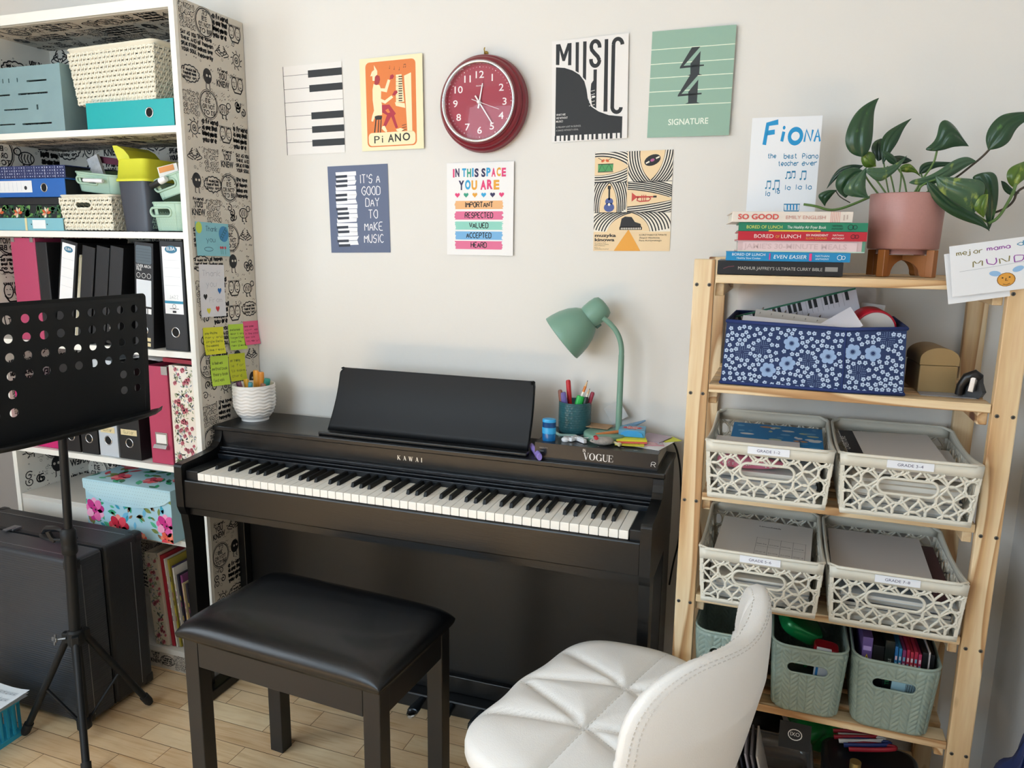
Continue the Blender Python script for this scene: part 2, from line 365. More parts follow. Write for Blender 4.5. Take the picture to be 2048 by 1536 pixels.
def window(name, plane, c, a0, a1, z0, z1):
    fm = mat('#f1f1ef', 0.4); mb = MB(); w = 0.045; d = 0.03; mid = (a0+a1)/2
    for A0, A1, Z0, Z1 in ((a0, a0+w, z0, z1), (a1-w, a1, z0, z1), (mid-w/2, mid+w/2, z0+w, z1-w), (a0+w, a1-w, z0, z0+w), (a0+w, a1-w, z1-w, z1)):
        mb.box(A0, A1, c-d, c+d, Z0, Z1, fm) if plane == 'y' else mb.box(c-d, c+d, A0, A1, Z0, Z1, fm)
    o = struct(name, mb, bev=0.004)
    g = MB(); G = glass_mat()
    if plane == 'y': g.box(a0+w, a1-w, c-0.003, c+0.003, z0+w, z1-w, G)
    else: g.box(c-0.003, c+0.003, a0+w, a1-w, z0+w, z1-w, G)
    g.build('window_pane', o)
window('window_1', 'y', YF-0.06, *FW); window('window_2', 'x', XL-0.06, *LW)

# ================================================================ DOODLE PAPER
D_BG = mat('#cdc6ba', 0.62); D_INK = mat('#141216', 0.55)
def doodle(A, k, x, y, s, I=D_INK, B=D_BG):
    """one hand drawn motif, about s wide, centred on x, y"""
    R = random.uniform; w = s*0.042
    def ell(cx, cy, rx, ry, ww=w, l=1): A.circle(x+cx*s, y+cy*s, rx*s, ww, I, l, ry=ry*s, n=18)
    if k == 0:      # round black creature on two legs
        A.disc(x, y+.08*s, .26*s, I, 1, ry=.32*s)
        for q in (-1, 1):
            A.disc(x+q*.09*s+.05*s, y+.1*s, .055*s, B, 2, n=10); A.line([(x+q*.1*s, y-.2*s), (x+q*.11*s, y-.42*s), (x+(q*.1+.06)*s, y-.44*s)], w, I)
    elif k == 1:    # rounded lettering, bold
        for i, t in enumerate(('TO', 'BE', 'OR NOT', 'TO BE')):
            A.text(t, x+R(-.05, .05)*s, y+(.3-.24*i)*s, s*.19, I, 1, 'C', bold=0.035, wid=s*(.3 if i < 2 else .72)); 
            A.circle(x+R(-.2, .2)*s, y+(.37-.24*i)*s, s*.04, w*.7, B, 2, n=8)
        ell(0, 0, .5, .55, w*1.1); ell(0, 0, .56, .62, w*.6)
    elif k == 2:
        for i, t in enumerate(('the love', 'of heaven', 'makes one', 'heavenly')): A.hand(t, x-.45*s, y+(.3-.24*i)*s, s*.17, I, 1, w=w*1.3, wid=s*(.8+R(-.1, .1)), rnd=.05)
    elif k == 3:
        for i, t in enumerate(('my heart', 'is ever', 'at your', 'service')):
            A.hand(t, x-.42*s, y+(.28-.25*i)*s, s*.2, I, 1, w=w*2.2, wid=s*.85, rnd=.06); 
            A.hand(t, x-.42*s, y+(.28-.25*i)*s, s*.2, B, 2, w=w*1.0, wid=s*.85, rnd=.02)
    elif k == 4:    # winged heart
        A.line(heart(x, y, .1*s), w, I, closed=True)
        for q in (-1, 1):
            for j in range(3): A.line([(x+q*s*(.1+.12*math.sin(t/6*PI)*(3-j)*.9), y+s*(-.12+.1*j+.28*t/6)) for t in range(7)], w, I)
    elif k == 5:    # speech cloud with words
        n = 14; A.line([(x+s*.5*math.cos(2*PI*i/56)*(1+.1*abs(math.sin(i*PI/4))), y+s*.3*math.sin(2*PI*i/56)*(1+.13*abs(math.sin(i*PI/4)))) for i in range(56)], w*1.2, I, closed=True)
        for i, t in enumerate(('if music be', 'food of love', 'play on')): A.hand(t, x-.38*s, y+(.1-.15*i)*s, s*.1, I, 1, w=w, wid=s*.72, rnd=.05)
    elif k == 6:    # two faces
        for q in (-1, 1):
            ell(q*.2, .05, .17, .26); 
            for e in (-1, 1): A.disc(x+(q*.2+e*.06)*s, y+.1*s, .02*s, I, n=8)
            A.line([(x+(q*.2+t*.02)*s, y+(-.06-.03*math.cos(t*.5))*s) for t in range(-3, 4)], w*.8, I)
            for j in range(5): A.line([(x+(q*.2-.15+.07*j)*s, y+.26*s), (x+(q*.2-.17+.08*j)*s, y+.36*s)], w, I)
        A.line([(x-.35*s, y-.1*s), (x-.2*s, y-.34*s), (x+.2*s, y-.34*s), (x+.35*s, y-.1*s)], w*1.6, I)
    elif k == 7:    # curls
        for q in range(4):
            cx, cy = x+R(-.3, .3)*s, y+R(-.3, .3)*s; d = R(0, 6)
            A.line([(cx+s*.035*t*.33*math.cos(t*.6+d), cy+s*.035*t*.33*math.sin(t*.6+d)) for t in range(2, 17)], w*R(.8, 1.8), I)
    elif k == 8:    # thick black words
        for i, t in enumerate(('YOU', 'KNEW')): A.text(t, x, y+(.08-.32*i)*s, s*.27, I, 1, 'C', bold=0.05, wid=s*(.5+.3*i)); 
        A.hand('friend', x-.3*s, y+.38*s, s*.12, I, 1, w=w, wid=s*.6)
    elif k == 9:
        for i, t in enumerate(('SAY AS YOU', 'THINK AND', 'SPEAK IT FROM', 'YOUR SOUL')): A.hand(t, x-.42*s, y+(.3-.22*i)*s, s*.14, I, 1, w=w*1.1, wid=s*.85, smooth=0)
    elif k == 10:   # dumpy bird and small clouds
        ell(-.05, -.05, .3, .22); ell(.28, .16, .13, .12); A.disc(x+.31*s, y+.18*s, .02*s, I, n=8)
        for j in range(4): A.line([(x+(-.25+.12*j)*s, y+.1*s), (x+(-.2+.12*j)*s, y-.05*s), (x+(-.25+.12*j)*s, y-.2*s)], w, I)
        for q in (-.15, .08): A.line([(x+q*s, y-.26*s), (x+q*s, y-.42*s), (x+(q+.08)*s, y-.42*s)], w*1.5, I)
    elif k == 11:
        for i, t in enumerate(('a friend', 'is one that', 'knows you as', 'you are')): A.hand(t, x-.45*s, y+(.28-.25*i)*s, s*.19, I, 1, w=w*1.8, wid=s*(.95-.05*i), rnd=.04)
    elif k == 12:   # eye flower
        ell(0, 0, .22, .26); ell(0, 0, .1, .12); A.disc(x, y, .05*s, I)
        for j in range(9): a = j*.7; A.line([(x+s*.26*math.cos(a), y+s*.3*math.sin(a)), (x+s*.38*math.cos(a+.2), y+s*.42*math.sin(a+.2))], w, I)
def doodles(mb, o, ux, uy, n, w, h, cell=0.078, seed=1):
    st = random.getstate(); random.seed(seed)
    A = Art(mb, o, ux, uy, n, 0.0004, clip=(0, w, 0, h)); nx = max(1, round(w/cell)); ny = max(1, round(h/cell))
    seq = []
    for j in range(ny):
        for i in range(nx):
            if not seq: seq = list(range(13)); random.shuffle(seq)
            k = seq.pop(); doodle(A, k, (i+.5+random.uniform(-.05, .05))*w/nx, (j+.5+random.uniform(-.06, .06))*h/ny, min(w/nx, h/ny)*1.02)
    # small fillers between the motifs
    for _ in range(int(w*h*1800)):
        x, y = random.uniform(.01, w-.01), random.uniform(.01, h-.01); q = random.random()
        if q < .4: A.circle(x, y, random.uniform(.002, .005), .0009, D_INK, n=8)
        elif q < .7: A.line([(x, y), (x+.005, y+.004), (x+.009, y-.001), (x+.014, y+.003)], .0011, D_INK)
        else: A.disc(x, y, .002, D_INK, n=6)
    random.setstate(st)

# ================================================================ BOOKCASE  (0.80 x 0.28 x 2.02)
BX0, BX1, BY = -2.40, -1.60, -0.28
SH = [1.687, 1.397, 1.052, 0.695, 0.457, 0.075]      # top faces of the shelves
melamine = mat('#eeebe3', 0.4)
bc = thing('bookcase', 'tall white bookcase with black doodle lining, filled with files, left of the piano', 'bookcase', (BX0, 0, 0))
E = 0.018
def side(x0, x1, nm):
    mb = MB().box(x0, x1, BY, -0.004, 0, 2.02, melamine); return mb
mb = MB().box(0.8-E, 0.8, BY, -0.003, 0, 2.02, melamine); mb.box(0.8, 0.8008, BY+0.012, -0.003, 0, 2.02, D_BG)
doodles(mb, (0.8008, BY+.013, 0), (0, 1, 0), (0, 0, 1), (1, 0, 0), 0.262, 2.02, cell=0.074, seed=3)
mb.build('side_panel', bc)
mb = MB().box(0, E, BY, -0.003, 0, 2.02, melamine); doodles(mb, (E, 0, 0.45), (0, -1, 0), (0, 0, 1), (1, 0, 0), 0.27, 1.5, cell=0.09, seed=5)
mb.build('side_panel', bc)
mb = MB().box(E, 0.8-E, -0.012, -0.004, 0.05, 2.0, D_BG); doodles(mb, (E, -0.012, 0.1), (1, 0, 0), (0, 0, 1), (0, -1, 0), 0.762, 1.9, cell=0.095, seed=9)
mb.build('back_panel', bc)
mb = MB().box(E, 0.8-E, BY, -0.012, 2.02-0.028, 2.02, melamine); mb.box(E, 0.8-E, BY+.012, -0.012, 2.0-0.0092, 2.0-0.0082, D_BG)
doodles(mb, (E, -0.012, 2.0-.0093), (1, 0, 0), (0, -1, 0), (0, 0, -1), 0.762, 0.25, cell=0.08, seed=11); mb.build('top_panel', bc)
for i, z in enumerate(SH):
    mb = MB().box(E, 0.8-E, BY+0.001, -0.012, z-0.018, z, melamine)
    if i < 5:
        mb.box(E, 0.8-E, BY+.014, -0.012, z-0.0192, z-0.0182, D_BG)
        doodles(mb, (E, -0.012, z-.0193), (1, 0, 0), (0, -1, 0), (0, 0, -1), 0.762, 0.25, cell=0.08, seed=20+i)
    mb.build('shelf', bc, bev=0.0008)
mb = MB().box(E, 0.8-E, BY+0.004, BY+0.02, 0, 0.057, melamine); mb.box(E, 0.8-E, BY+0.003, BY+0.004, 0, 0.056, D_BG)
doodles(mb, (E, BY+.003, 0), (1, 0, 0), (0, 0, 1), (0, -1, 0), 0.762, 0.056, cell=0.05, seed=31); mb.build('plinth', bc)

# ---------------------------------------------------------------- cards and sticky notes on its side
def sheet_curl(w, h, col, bend=0.004, m2=None):
    """thin sheet in local y (width) / z (height), facing +x, lower edge lifting"""
    mb = MB(); mb.grid(lambda u, v: (bend*(1-v)**2+0.0006, u*w, v*h), 6, 6, col); return mb
def side_note(name, label, cat, corners, col, lines, ink, group=None, curl=0.010, draw=None):
    """corners TL TR BR BL in (y, z)"""
    TL, TR, BR, BL = corners; w = math.hypot(TR[0]-TL[0], TR[1]-TL[1]); h = math.hypot(TL[0]-BL[0], TL[1]-BL[1])
    ang = math.atan2(TR[1]-TL[1], TR[0]-TL[0]); m = mat(col, 0.7); mb = MB()
    mb.grid(lambda u, v: (curl*(1-v)**2, u*w, v*h), 5, 8, m); mb.grid(lambda u, v: (curl*(1-v)**2-0.0004, w-u*w, v*h), 5, 8, m)
    class C(Art):
        def P(s, x, y, l): return Vector((curl*(1-min(max(y/h, 0), 1))**2+0.0003*l, x, y))
    A = C(mb, (0, 0, 0), (0, 1, 0), (0, 0, 1), (1, 0, 0))
    if draw: draw(A, w, h)
    for i, t in enumerate(lines):
        n = len(lines); A.hand(t, w*.08, h*(.9-.8*(i+1)/(n+.2)), h*.4/n, ink, 1, w=h*.012, wid=w*(.84 if i % 3 else .6), rnd=.06)
    o = mb.build(name, loc=(BX1+0.0018, BL[0], BL[1])); o.rotation_euler = (ang, 0, 0)
    return tag(o, label, cat, group)
pen = mat('#5a6a3a', 0.7); pen2 = mat('#8c3050', 0.7)
GN = 'sticky notes on the bookcase side'
side_note('sticky_note', 'yellow sticky note at the front end of the upper row on the bookcase side', 'sticky note', ((-.257,1.123),(-.172,1.118),(-.176,1.042),(-.252,1.043)), '#d9d92b', ('play Rhythm', 'Mary and', 'Jingle Bells', 'the weekend', 'time read'), pen, GN)
side_note('sticky_note', 'lime green sticky note in the middle of the upper row on the bookcase side', 'sticky note', ((-.165,1.120),(-.088,1.115),(-.080,1.052),(-.145,1.044)), '#b4d944', ('practice hands', 'apart and', 'together', 'count the', 'new piece'), pen, GN)
side_note('sticky_note', 'pink sticky note, the one nearest the wall, on the bookcase side', 'sticky note', ((-.081,1.125),(-.010,1.122),(-.008,1.049),(-.075,1.051)), '#e8608c', ('minor scales', 'are', 'in the same', 'minor cycle', 'key'), pen2, GN)
side_note('sticky_note', 'lime green sticky note hanging askew, front end of the lower row', 'sticky note', ((-.257,1.032),(-.180,1.026),(-.160,.949),(-.232,.946)), '#bfe04a', ('to finish work', 'method book', 'theory book', 'fixed work'), pen, GN)
side_note('sticky_note', 'yellow green sticky note hanging askew, wall end of the lower row above the white cup', 'sticky note', ((-.171,1.029),(-.097,1.024),(-.081,.953),(-.151,.947)), '#c8d02c', ('ear training', 'is for', 'to make', 'chord'), pen, GN)
def card1(A, w, h):
    k = mat('#2a3f66', .7); A.hand('Thank', w*.3, h*.74, h*.15, k, 1, w=.0012, wid=w*.34); A.hand('you', w*.3, h*.42, h*.15, k, 1, w=.0012, wid=w*.26)
    A.disc(w*.1, h*.83, h*.13, mat('#c3d954', .7), ry=h*.17); A.disc(w*.84, h*.68, w*.15, mat('#3f86b8', .7), ry=h*.24)
    for i in range(5): A.circle(w*(.76+.04*i), h*(.55+.07*i), w*.04, .001, mat('#2e5f44', .7), 2)
    for x, c in ((.72, '#c8434c'), (.86, '#d2586a'), (.78, '#b23a48')): A.line([(w*x, h*.05), (w*x, h*.22)], .001, mat('#2e7a44', .7)); A.disc(w*x, h*.26, .004, mat(c, .7), 2)
    A.circle(w*.35, h*.2, w*.13, .0012, k, ry=h*.06)
def card2(A, w, h):
    k = mat('#b9bcc6', .7); A.hand('Thank', w*.12, h*.78, h*.11, k, 1, w=.0012, wid=w*.7); A.hand('you', w*.25, h*.58, h*.11, k, 1, w=.0012, wid=w*.4); A.hand('From', w*.35, h*.28, h*.09, k, 1, w=.0012, wid=w*.5)
    for x, y, c in ((.2, .39, '#151518'), (.78, .5, '#1668b4'), (.3, .12, '#d8cf32'), (.66, .15, '#c63038')): A.poly([(w*x+a, h*y+b*1.3) for a, b in heart(0, 0, .008)], mat(c, .7))
side_note('greeting_card', 'light blue handwritten thank you card with drawn flowers on the bookcase side', 'card', ((-.254,1.428),(-.117,1.424),(-.122,1.331),(-.255,1.332)), '#86c3d0', (), INK, None, 0.004, card1)
side_note('greeting_card', 'white handwritten thank you sheet with coloured hearts, below the blue card', 'card', ((-.252,1.307),(-.148,1.303),(-.150,1.150),(-.254,1.154)), '#dcdce2', (), INK, None, 0.004, card2)

# ---------------------------------------------------------------- files
steel = mat('#c9c9c9', 0.25, 1.0); gold = mat('#d8c79a', 0.4)
def ring_hole(mb, x, y, z, r, dark, axis='y'):
    """steel finger ring with its dark hole on a face looking to -y"""
    R = rot('X', PI/2)
    mb.lathe([(r*.88, 0), (r*.88, .0012), (r*1.0, .0022), (r*1.12, .0012), (r*1.12, 0)], steel, (x, y, z), R, 24, cap=False)
    mb.lathe([(0.0001, 0.0004), (r*.9, 0.0004)], mat('#050505', .9), (x, y, z), R, 24, cap=False)
def lever_arch(label, x, z, w, body, lean=0, spine=None, h=0.315, d=0.250, name='lever_arch_file', ring='low', y=None, labels=(), lie=False, group='lever arch files on the bookcase', rough=.5, wrap=None, lw=0.8):
    """standing file: covers and spine as one shell, paper block, finger ring, spine label; lean (radians) tips it sideways. x = left foot"""
    t = thing(name, label, 'file', (x, (-0.268 if y is None else y), z+max(0, w*math.sin(lean))), group=group)
    c = mat(body, rough, bump=.15, bscale=300); b = 0.003
    mb = MB(); mb.box(0, b, 0, d, 0, h, c); mb.box(w-b, w, 0, d, 0, h, c); mb.box(b, w-b, 0, b, 0, h, c)
    if wrap: wrap(mb, w, h, d)
    mb.build('cover', t, bev=.001)
    pb = MB().box(b+.004, w-b-.008, b+.01, d-.01, .006, h-.012, mat('#d8d4ca', .8)); pb.build('paper_block', t)
    if ring: rb = MB(); ring_hole(rb, w/2, -.0002, (h*.17 if ring == 'low' else h*.83), min(.014, w*.22), INK); rb.build('finger_ring', t)
    if spine:
        sb = MB(); A = Art(sb, (0, -.0004, 0), (1, 0, 0), (0, 0, 1), (0, -1, 0)); spine(A, w, h); sb.build('spine_label', t)
    t.rotation_euler.y = lean
    return t
def lab_white(A, w, h, tail='#b8b8b8'):
    m = mat('#e9e9ea', .55); A.rect(w*.1, h*.37, w*.9, h*.97, m); A.disc(w/2, h*.915, w*.27, mat('#2d6f8e', .5), 2, ry=w*.14); A.text('ELBA', w/2, h*.907, w*.12, WHITE, 3, 'C')
    for q in (.82, .73, .64, .55): A.line([(w*.14, h*q), (w*.86, h*q)], .0007, mat('#b9bcc2', .6), 2)
def lab_tape(A, w, h):
    A.rect(w*.12, h*.25, w*.88, h*.31, gold); A.hand('Guitar', w*.25, h*.265, w*.12, INK, 2, wid=w*.5, w=.0008)
def lab_black(A, w, h):
    g = mat('#24282c', .35); A.rrect(w*.08, h*.8, w*.92, h*.97, .006, mat('#4f5b63', .45)); 
    for q in range(5): A.line([(w*.1, h*(.83+.027*q)), (w*.9, h*(.83+.027*q))], .0006, mat('#26323a', .5), 2)
    A.text('LEVER ARCH', w/2, h*.765, w*.13, WHITE, 2, 'C', wid=w*.78); A.text('FILE', w*.12, h*.735, w*.12, WHITE, 2)
    for q in (.22, .5, .78): A.circle(w*q, h*.69, w*.1, .001, WHITE, 2)
    A.rect(w*.1, h*.4, w*.9, h*.65, mat('#d5d8dc', .55)); 
    for q in range(9): A.rect(w*(.2+.05*q), h*.335, w*(.225+.05*q), h*.375, INK, 3)
    A.rect(w*.17, h*.33, w*.68, h*.38, WHITE, 2); A.rect(w*.72, h*.33, w*.9, h*.38, WHITE, 2)
    A.rect(w*.2, h*.065, w*.85, h*.1, gold); A.rect(w*.2, h*.015, w*.85, h*.05, gold)
def lab_jazz(A, w, h):
    m = mat('#e9e9ea', .55); A.rect(w*.1, h*.34, w*.9, h*.95, m); A.disc(w/2, h*.925, w*.27, mat('#2d6f8e', .5), 2, ry=w*.13); A.text('ELBA', w/2, h*.918, w*.12, WHITE, 3, 'C')
    for q in (.83, .76, .68, .6): A.line([(w*.14, h*q), (w*.86, h*q)], .0007, mat('#b9bcc2', .6), 2)
    A.hand('JAZZ', w*.3, h*.48, w*.12, mat('#76797e', .6), 2, wid=w*.4, w=.0007)
    A.rect(w*.1, h*.435, w*.9, h*.46, mat('#2b87a8', .5), 2); A.circle(w/2, h*.41, w*.07, .0012, INK, 2); A.rect(w*.3, h*.385, w*.7, h*.39, INK, 2); A.rect(w*.42, h*.35, w*.58, h*.37, INK, 2)
z3 = SH[2]+.001
pf = lever_arch('pink cloth covered box file with steel corners, leftmost in the middle row', -2.318, z3, .105, '#b04064', 0, None, ring=None, h=.322, group=None)
for x in (.012, .093): MB().obox((x, -.001, .316), (.014, .003, .014), I3, steel).build('corner_guard', pf)
G3 = 'black lever arch files in the middle row'
lever_arch('plain black lever arch file standing right of the pink box file', -2.211, z3, .046, '#141316', 0, None, group=G3, h=.31)
lever_arch('black file with a long white spine label, leaning right in the middle row', -2.163, z3, .066, '#151417', 0.20, lab_white, group=G3, h=.315)
ps = MB()
for i in range(9): ps.obox((i*.0016, .1, .14), (.0009, .2, .27-.01*(i % 3)), rot('X', .02*math.sin(i*2)), mat(('#e6e2d8', '#d8cfae')[i % 2], .8))
o = ps.build('paper_stack', loc=(-2.092, -.262, z3+.004)); o.rotation_euler.y = .2
tag(o, 'sheaf of loose papers squeezed between the leaning black files', 'papers')
for i, (x, ln) in enumerate(((-2.072, .19), (-2.012, .18), (-1.955, .17))):
    lever_arch(('narrow black folder leaning right just after the loose papers', 'narrow black folder, middle one of the three leaning together', 'narrow black folder leaning against the printed file')[i], x, z3, .05, '#121114', ln, None, group='black magazine folders leaning in the middle row', h=.3, ring='low')
lever_arch('black lever arch file with printed black and grey spine, second from right, middle row', -1.838, z3, .07, '#131215', .085, lab_black, group=G3, h=.312)
lever_arch('black lever arch file with white and blue spine label, rightmost in the middle row', -1.722, z3, .084, '#18181b', .012, lab_jazz, group=G3, h=.318)
# fourth row
z4 = SH[3]+.001; G4 = 'lever arch files in the row behind the music stand'
bx = thing('storage_box', 'bright magenta lidded box at the left end behind the music stand', 'box', (-2.37, -.265, z4))
mg = mat('#c21b6a', .45); MB().box(0, .17, 0, .24, 0, .17, mg).build('body', bx, bev=.002); MB().box(-.003, .173, -.003, .243, .14, .19, mg).build('lid', bx, bev=.002)
lever_arch('plain black lever arch file beside the magenta box', -2.170, z4, .065, '#121114', 0, None, group=G4, h=.3)
lever_arch('black lever arch file left of the silver one', -2.096, z4, .07, '#121214', 0, None, group=G4, h=.3)
lever_arch('silver grey lever arch file with a small tape label', -2.019, z4, .077, '#b9bfc6', 0, lab_tape, group=G4, h=.31, rough=.35)
lever_arch('black lever arch file with a cream tape label right of the silver one', -1.936, z4, .085, '#121214', 0, lab_tape, group=G4, h=.31)
def roses(mb, w, h, d, seed=4, bg='#e6ddd0', n=70):
    random.seed(seed); A = Art(mb, (0, -.0004, 0), (1, 0, 0), (0, 0, 1), (0, -1, 0), clip=(0, w, 0, h)); A.rect(0, 0, w, h, mat(bg, .6))
    pinks = [mat(c, .6) for c in ('#d8808c', '#c9596d', '#e7a9ad', '#b84b5e')]; gr = [mat(c, .6) for c in ('#8c9a72', '#a9a98c', '#7f8a9c')]
    for _ in range(n):
        x, y = random.uniform(.005, w-.005), random.uniform(.005, h-.005)
        for j in range(5): a = random.uniform(0, 6.3); q = random.uniform(.006, .014); A.disc(x+q*math.cos(a), y+q*math.sin(a), .005, random.choice(gr), 2, ry=.0018, a0=a, n=8)
    for _ in range(int(n*.55)):
        x, y = random.uniform(.008, w-.008), random.uniform(.01, h-.01); r = random.uniform(.005, .009)
        for j in range(6): a = j*1.05; A.disc(x+r*.55*math.cos(a), y+r*.55*math.sin(a), r*.5, pinks[j % 3], 3, n=9)
        A.disc(x, y, r*.4, pinks[3], 4, n=9); A.line([(x+r*.2*t*.5*math.cos(t), y+r*.2*t*.5*math.sin(t)) for t in range(1, 7)], .0007, pinks[2], 5)
mf = lever_arch('crimson magazine file with a steel label holder, next to the floral one', -1.807, z4, .083, '#b23a5c', 0, None, ring=None, h=.305, name='magazine_file', group='magazine files at the right end behind the music stand')
hb = MB(); hb.box(.022, .068, -.003, 0, .05, .1, steel); hb.box(.026, .064, -.0036, -.003, .066, .094, PAPER); hb.obox((.045, -.006, .055), (.05, .012, .012), rot('X', -.5), steel); hb.build('label_holder', mf, bev=.0008)
MB().box(.06, .083, -.001, .003, .28, .3055, steel).build('corner_guard', mf)
lever_arch('cream magazine file printed with pink roses, at the right end of its row', -1.716, z4, .088, '#ded5c8', 0, None, ring=None, h=.312, name='magazine_file', group='magazine files at the right end behind the music stand', wrap=roses)
fo = MB(); fo.obox((.05, .1, .0), (.11, .2, .012), rot('Y', .03), mat('#a01c33', .4)); tag(fo.build('folder', loc=(-1.75, -.25, z4+.322)), 'dark red plastic folder lying on top of the magazine files', 'folder')
pp = MB(); [pp.grid(lambda u, v, i=i: (.0+u*.12, v*.2, .003*i+.006*math.sin(u*3+i)), 5, 3, mat(('#cfc9c2', '#d9d6d2', '#a79aa0')[i], .6)) for i in range(3)]
tag(pp.build('paper_stack', loc=(-1.90, -.24, z4+.316), sol=.0006), 'loose translucent sleeves lying on the files behind the music stand', 'papers')
# fifth row
z5 = SH[4]+.001
gb = thing('box_file', 'pale grey box file lying flat above the black case', 'box file', (-2.380, -.278, z5))
gm = mat('#cfc8be', .55); MB().box(0, .320, 0, .25, 0, .068, gm).build('body', gb, bev=.002); lp = MB().box(.01, .318, -.004, 0, .004, .056, mat('#d8d3ca', .55)); lp.build('flap', gb, bev=.001)
rb = MB(); rb.lathe([(.0001, .0686), (.016, .0686), (.016, .070), (.02, .070), (.02, .068)], mat('#5b4a44', .6), (.285, .05, 0), cap=False); rb.build('finger_hole', gb)
fb = thing('gift_box', 'pale blue box painted with pink and red flowers, with a dotted curved lid', 'box', (-2.050, -.31, z5+.001))
lb = mat('#a9cfdb', .5); b_ = MB().box(0, .345, 0, .26, 0, .165, lb)
random.seed(12); A = Art(b_, (0, -.0003, 0), (1, 0, 0), (0, 0, 1), (0, -1, 0), clip=(0, .345, 0, .15))
def petals(A, x, y, r, cols, l=2):
    for j in range(9):
        a = j*.7+.2; A.disc(x+r*.55*math.cos(a), y+r*.55*math.sin(a), r*.5, mat(cols[j % len(cols)], .55), l+j % 2, ry=r*.36, a0=a, n=12)
    A.disc(x, y, r*.3, mat(cols[0], .55), l+2, n=10); A.disc(x+r*.1, y, r*.1, mat('#3b1a2a', .6), l+3, n=8)
def leafy(A, x, y, L_, a, c, l=1): 
    A.poly([(x+L_*t*math.cos(a)-q*L_*.22*math.sin(PI*t)*math.sin(a), y+L_*t*math.sin(a)+q*L_*.22*math.sin(PI*t)*math.cos(a)) for q, ts in ((1, (0, .25, .5, .75, 1)), (-1, (.75, .5, .25))) for t in ts], mat(c, .55), l)
for _ in range(60): leafy(A, random.uniform(0, .34), random.uniform(.01, .13), random.uniform(.018, .04), random.uniform(0, 6.3), random.choice(('#2f9a6c', '#4fb389', '#7c8a4a', '#3aa0b8', '#6fb8d8', '#8a6a4a')))
for x, y, r, c in ((.035, .07, .038, ('#c42a80', '#e86aa6', '#f3a8c6')), (.13, .025, .04, ('#c8203a', '#e8485a', '#f08a80')), (.32, .055, .036, ('#c42a80', '#e060a0', '#f0a0c4')), (.325, .01, .028, ('#e8604a', '#f08a70', '#e8485a')), (.22, .0, .02, ('#e8604a', '#f3a080', '#e8485a'))): petals(A, x, y, r, c)
b_.build('body', fb, bev=.001)
l_ = MB().box(-.004, .349, -.004, .264, .138, .170, lb)
A = Art(l_, (0, -.0044, 0), (1, 0, 0), (0, 0, 1), (0, -1, 0)); A.poly([(-.004, .165)]+[(.345*t/16, .14-.042*math.sin(PI*t/16)**.6) for t in range(17)]+[(.349, .165)], mat('#b4d5de', .5), 1)
for i in range(34):
    for j in range(6):
        x, y = .004+.0103*i+(j % 2)*.005, .163-.0105*j
        if y > .146-.042*math.sin(PI*min(max(x/.345, 0), 1))**.6: A.disc(x, y, .0011, mat('#7f9a9a', .4), 2, n=6)
A = Art(l_, (0, 0, .1702), (1, 0, 0), (0, 1, 0), (0, 0, 1), clip=(0, .345, 0, .27))
for _ in range(50): leafy(A, random.uniform(0, .34), random.uniform(.0, .26), random.uniform(.03, .05), random.uniform(0, 6.3), random.choice(('#2f9a6c', '#4fb389', '#7c8a4a', '#3a7a5c', '#c8505a')))
for x, y, r in ((.1, .05, .03), (.22, .06, .03), (.3, .1, .03), (.05, .15, .03)): petals(A, x, y, r, ('#c8405a', '#e8606a', '#f08a90'))
l_.build('lid', fb, bev=.001)
# bottom row
z6 = SH[5]+.001
lever_arch('rose printed magazine file leaning left on the bottom shelf, beside the black case', -1.850, z6, .055, '#cfc4b2', -.07, None, ring=None, h=.315, name='magazine_file', group=None, wrap=lambda mb, w, h, d: roses(mb, w, h, d, 9, '#cfc4b2', 40))
fd = MB(); fd.box(0, .012, 0, .22, 0, .31, mat('#a3212f', .45)); o = fd.build('folder', loc=(-1.7905, -.262, z6+.001), bev=.001); o.rotation_euler.y = -.08; tag(o, 'dark red card folder leaning on the bottom shelf', 'folder')
mg_c = ['#e8e2d6', '#ab9a3c', '#4a3d62', '#e4ddd0', '#35313a', '#7a3d6a', '#c9b48a', '#2f2b33', '#b8753a', '#d5d0c8']
lbls = ('white magazine right beside the red folder, leaning', 'yellow spined magazine leaning beside the red folder', 'violet magazine spine leaning behind the piano leg', 'second white magazine in the leaning row on the bottom shelf', 'black magazine with purple lettering leaning on the bottom shelf', 'plum coloured thin magazine leaning on the bottom shelf', 'tan magazine leaning on the bottom shelf', 'dark magazine, third from the right in the leaning row', 'orange brown thin magazine next to last in the leaning row', 'pale grey magazine at the right end of the leaning row')
for i in range(10):
    w = .005+.0016*(i % 3); h = .30-.012*i+.01*(i % 2)
    m = MB().box(0, w, 0, .21, 0, h, mat(mg_c[i], .5)); A = Art(m, (0, -.0003, 0), (1, 0, 0), (0, 0, 1), (0, -1, 0))
    for q in range(6): A.rect(w*.3, h*(.3+.09*q), w*.7, h*(.36+.09*q), mat(('#2a2530', '#8a3a5c', '#d8b84a')[(q+i) % 3], .6))
    o = m.build('magazine', loc=(-1.7725+.0100*i, -.262+.004*(i % 3), z6+.001)); o.rotation_euler.y = -.09-.006*0*i; tag(o, lbls[i], 'magazine', 'magazines on the bottom shelf')
# ================================================================ BOOKCASE, UPPER ROWS
z1, z2 = SH[0]+.001, SH[1]+.001
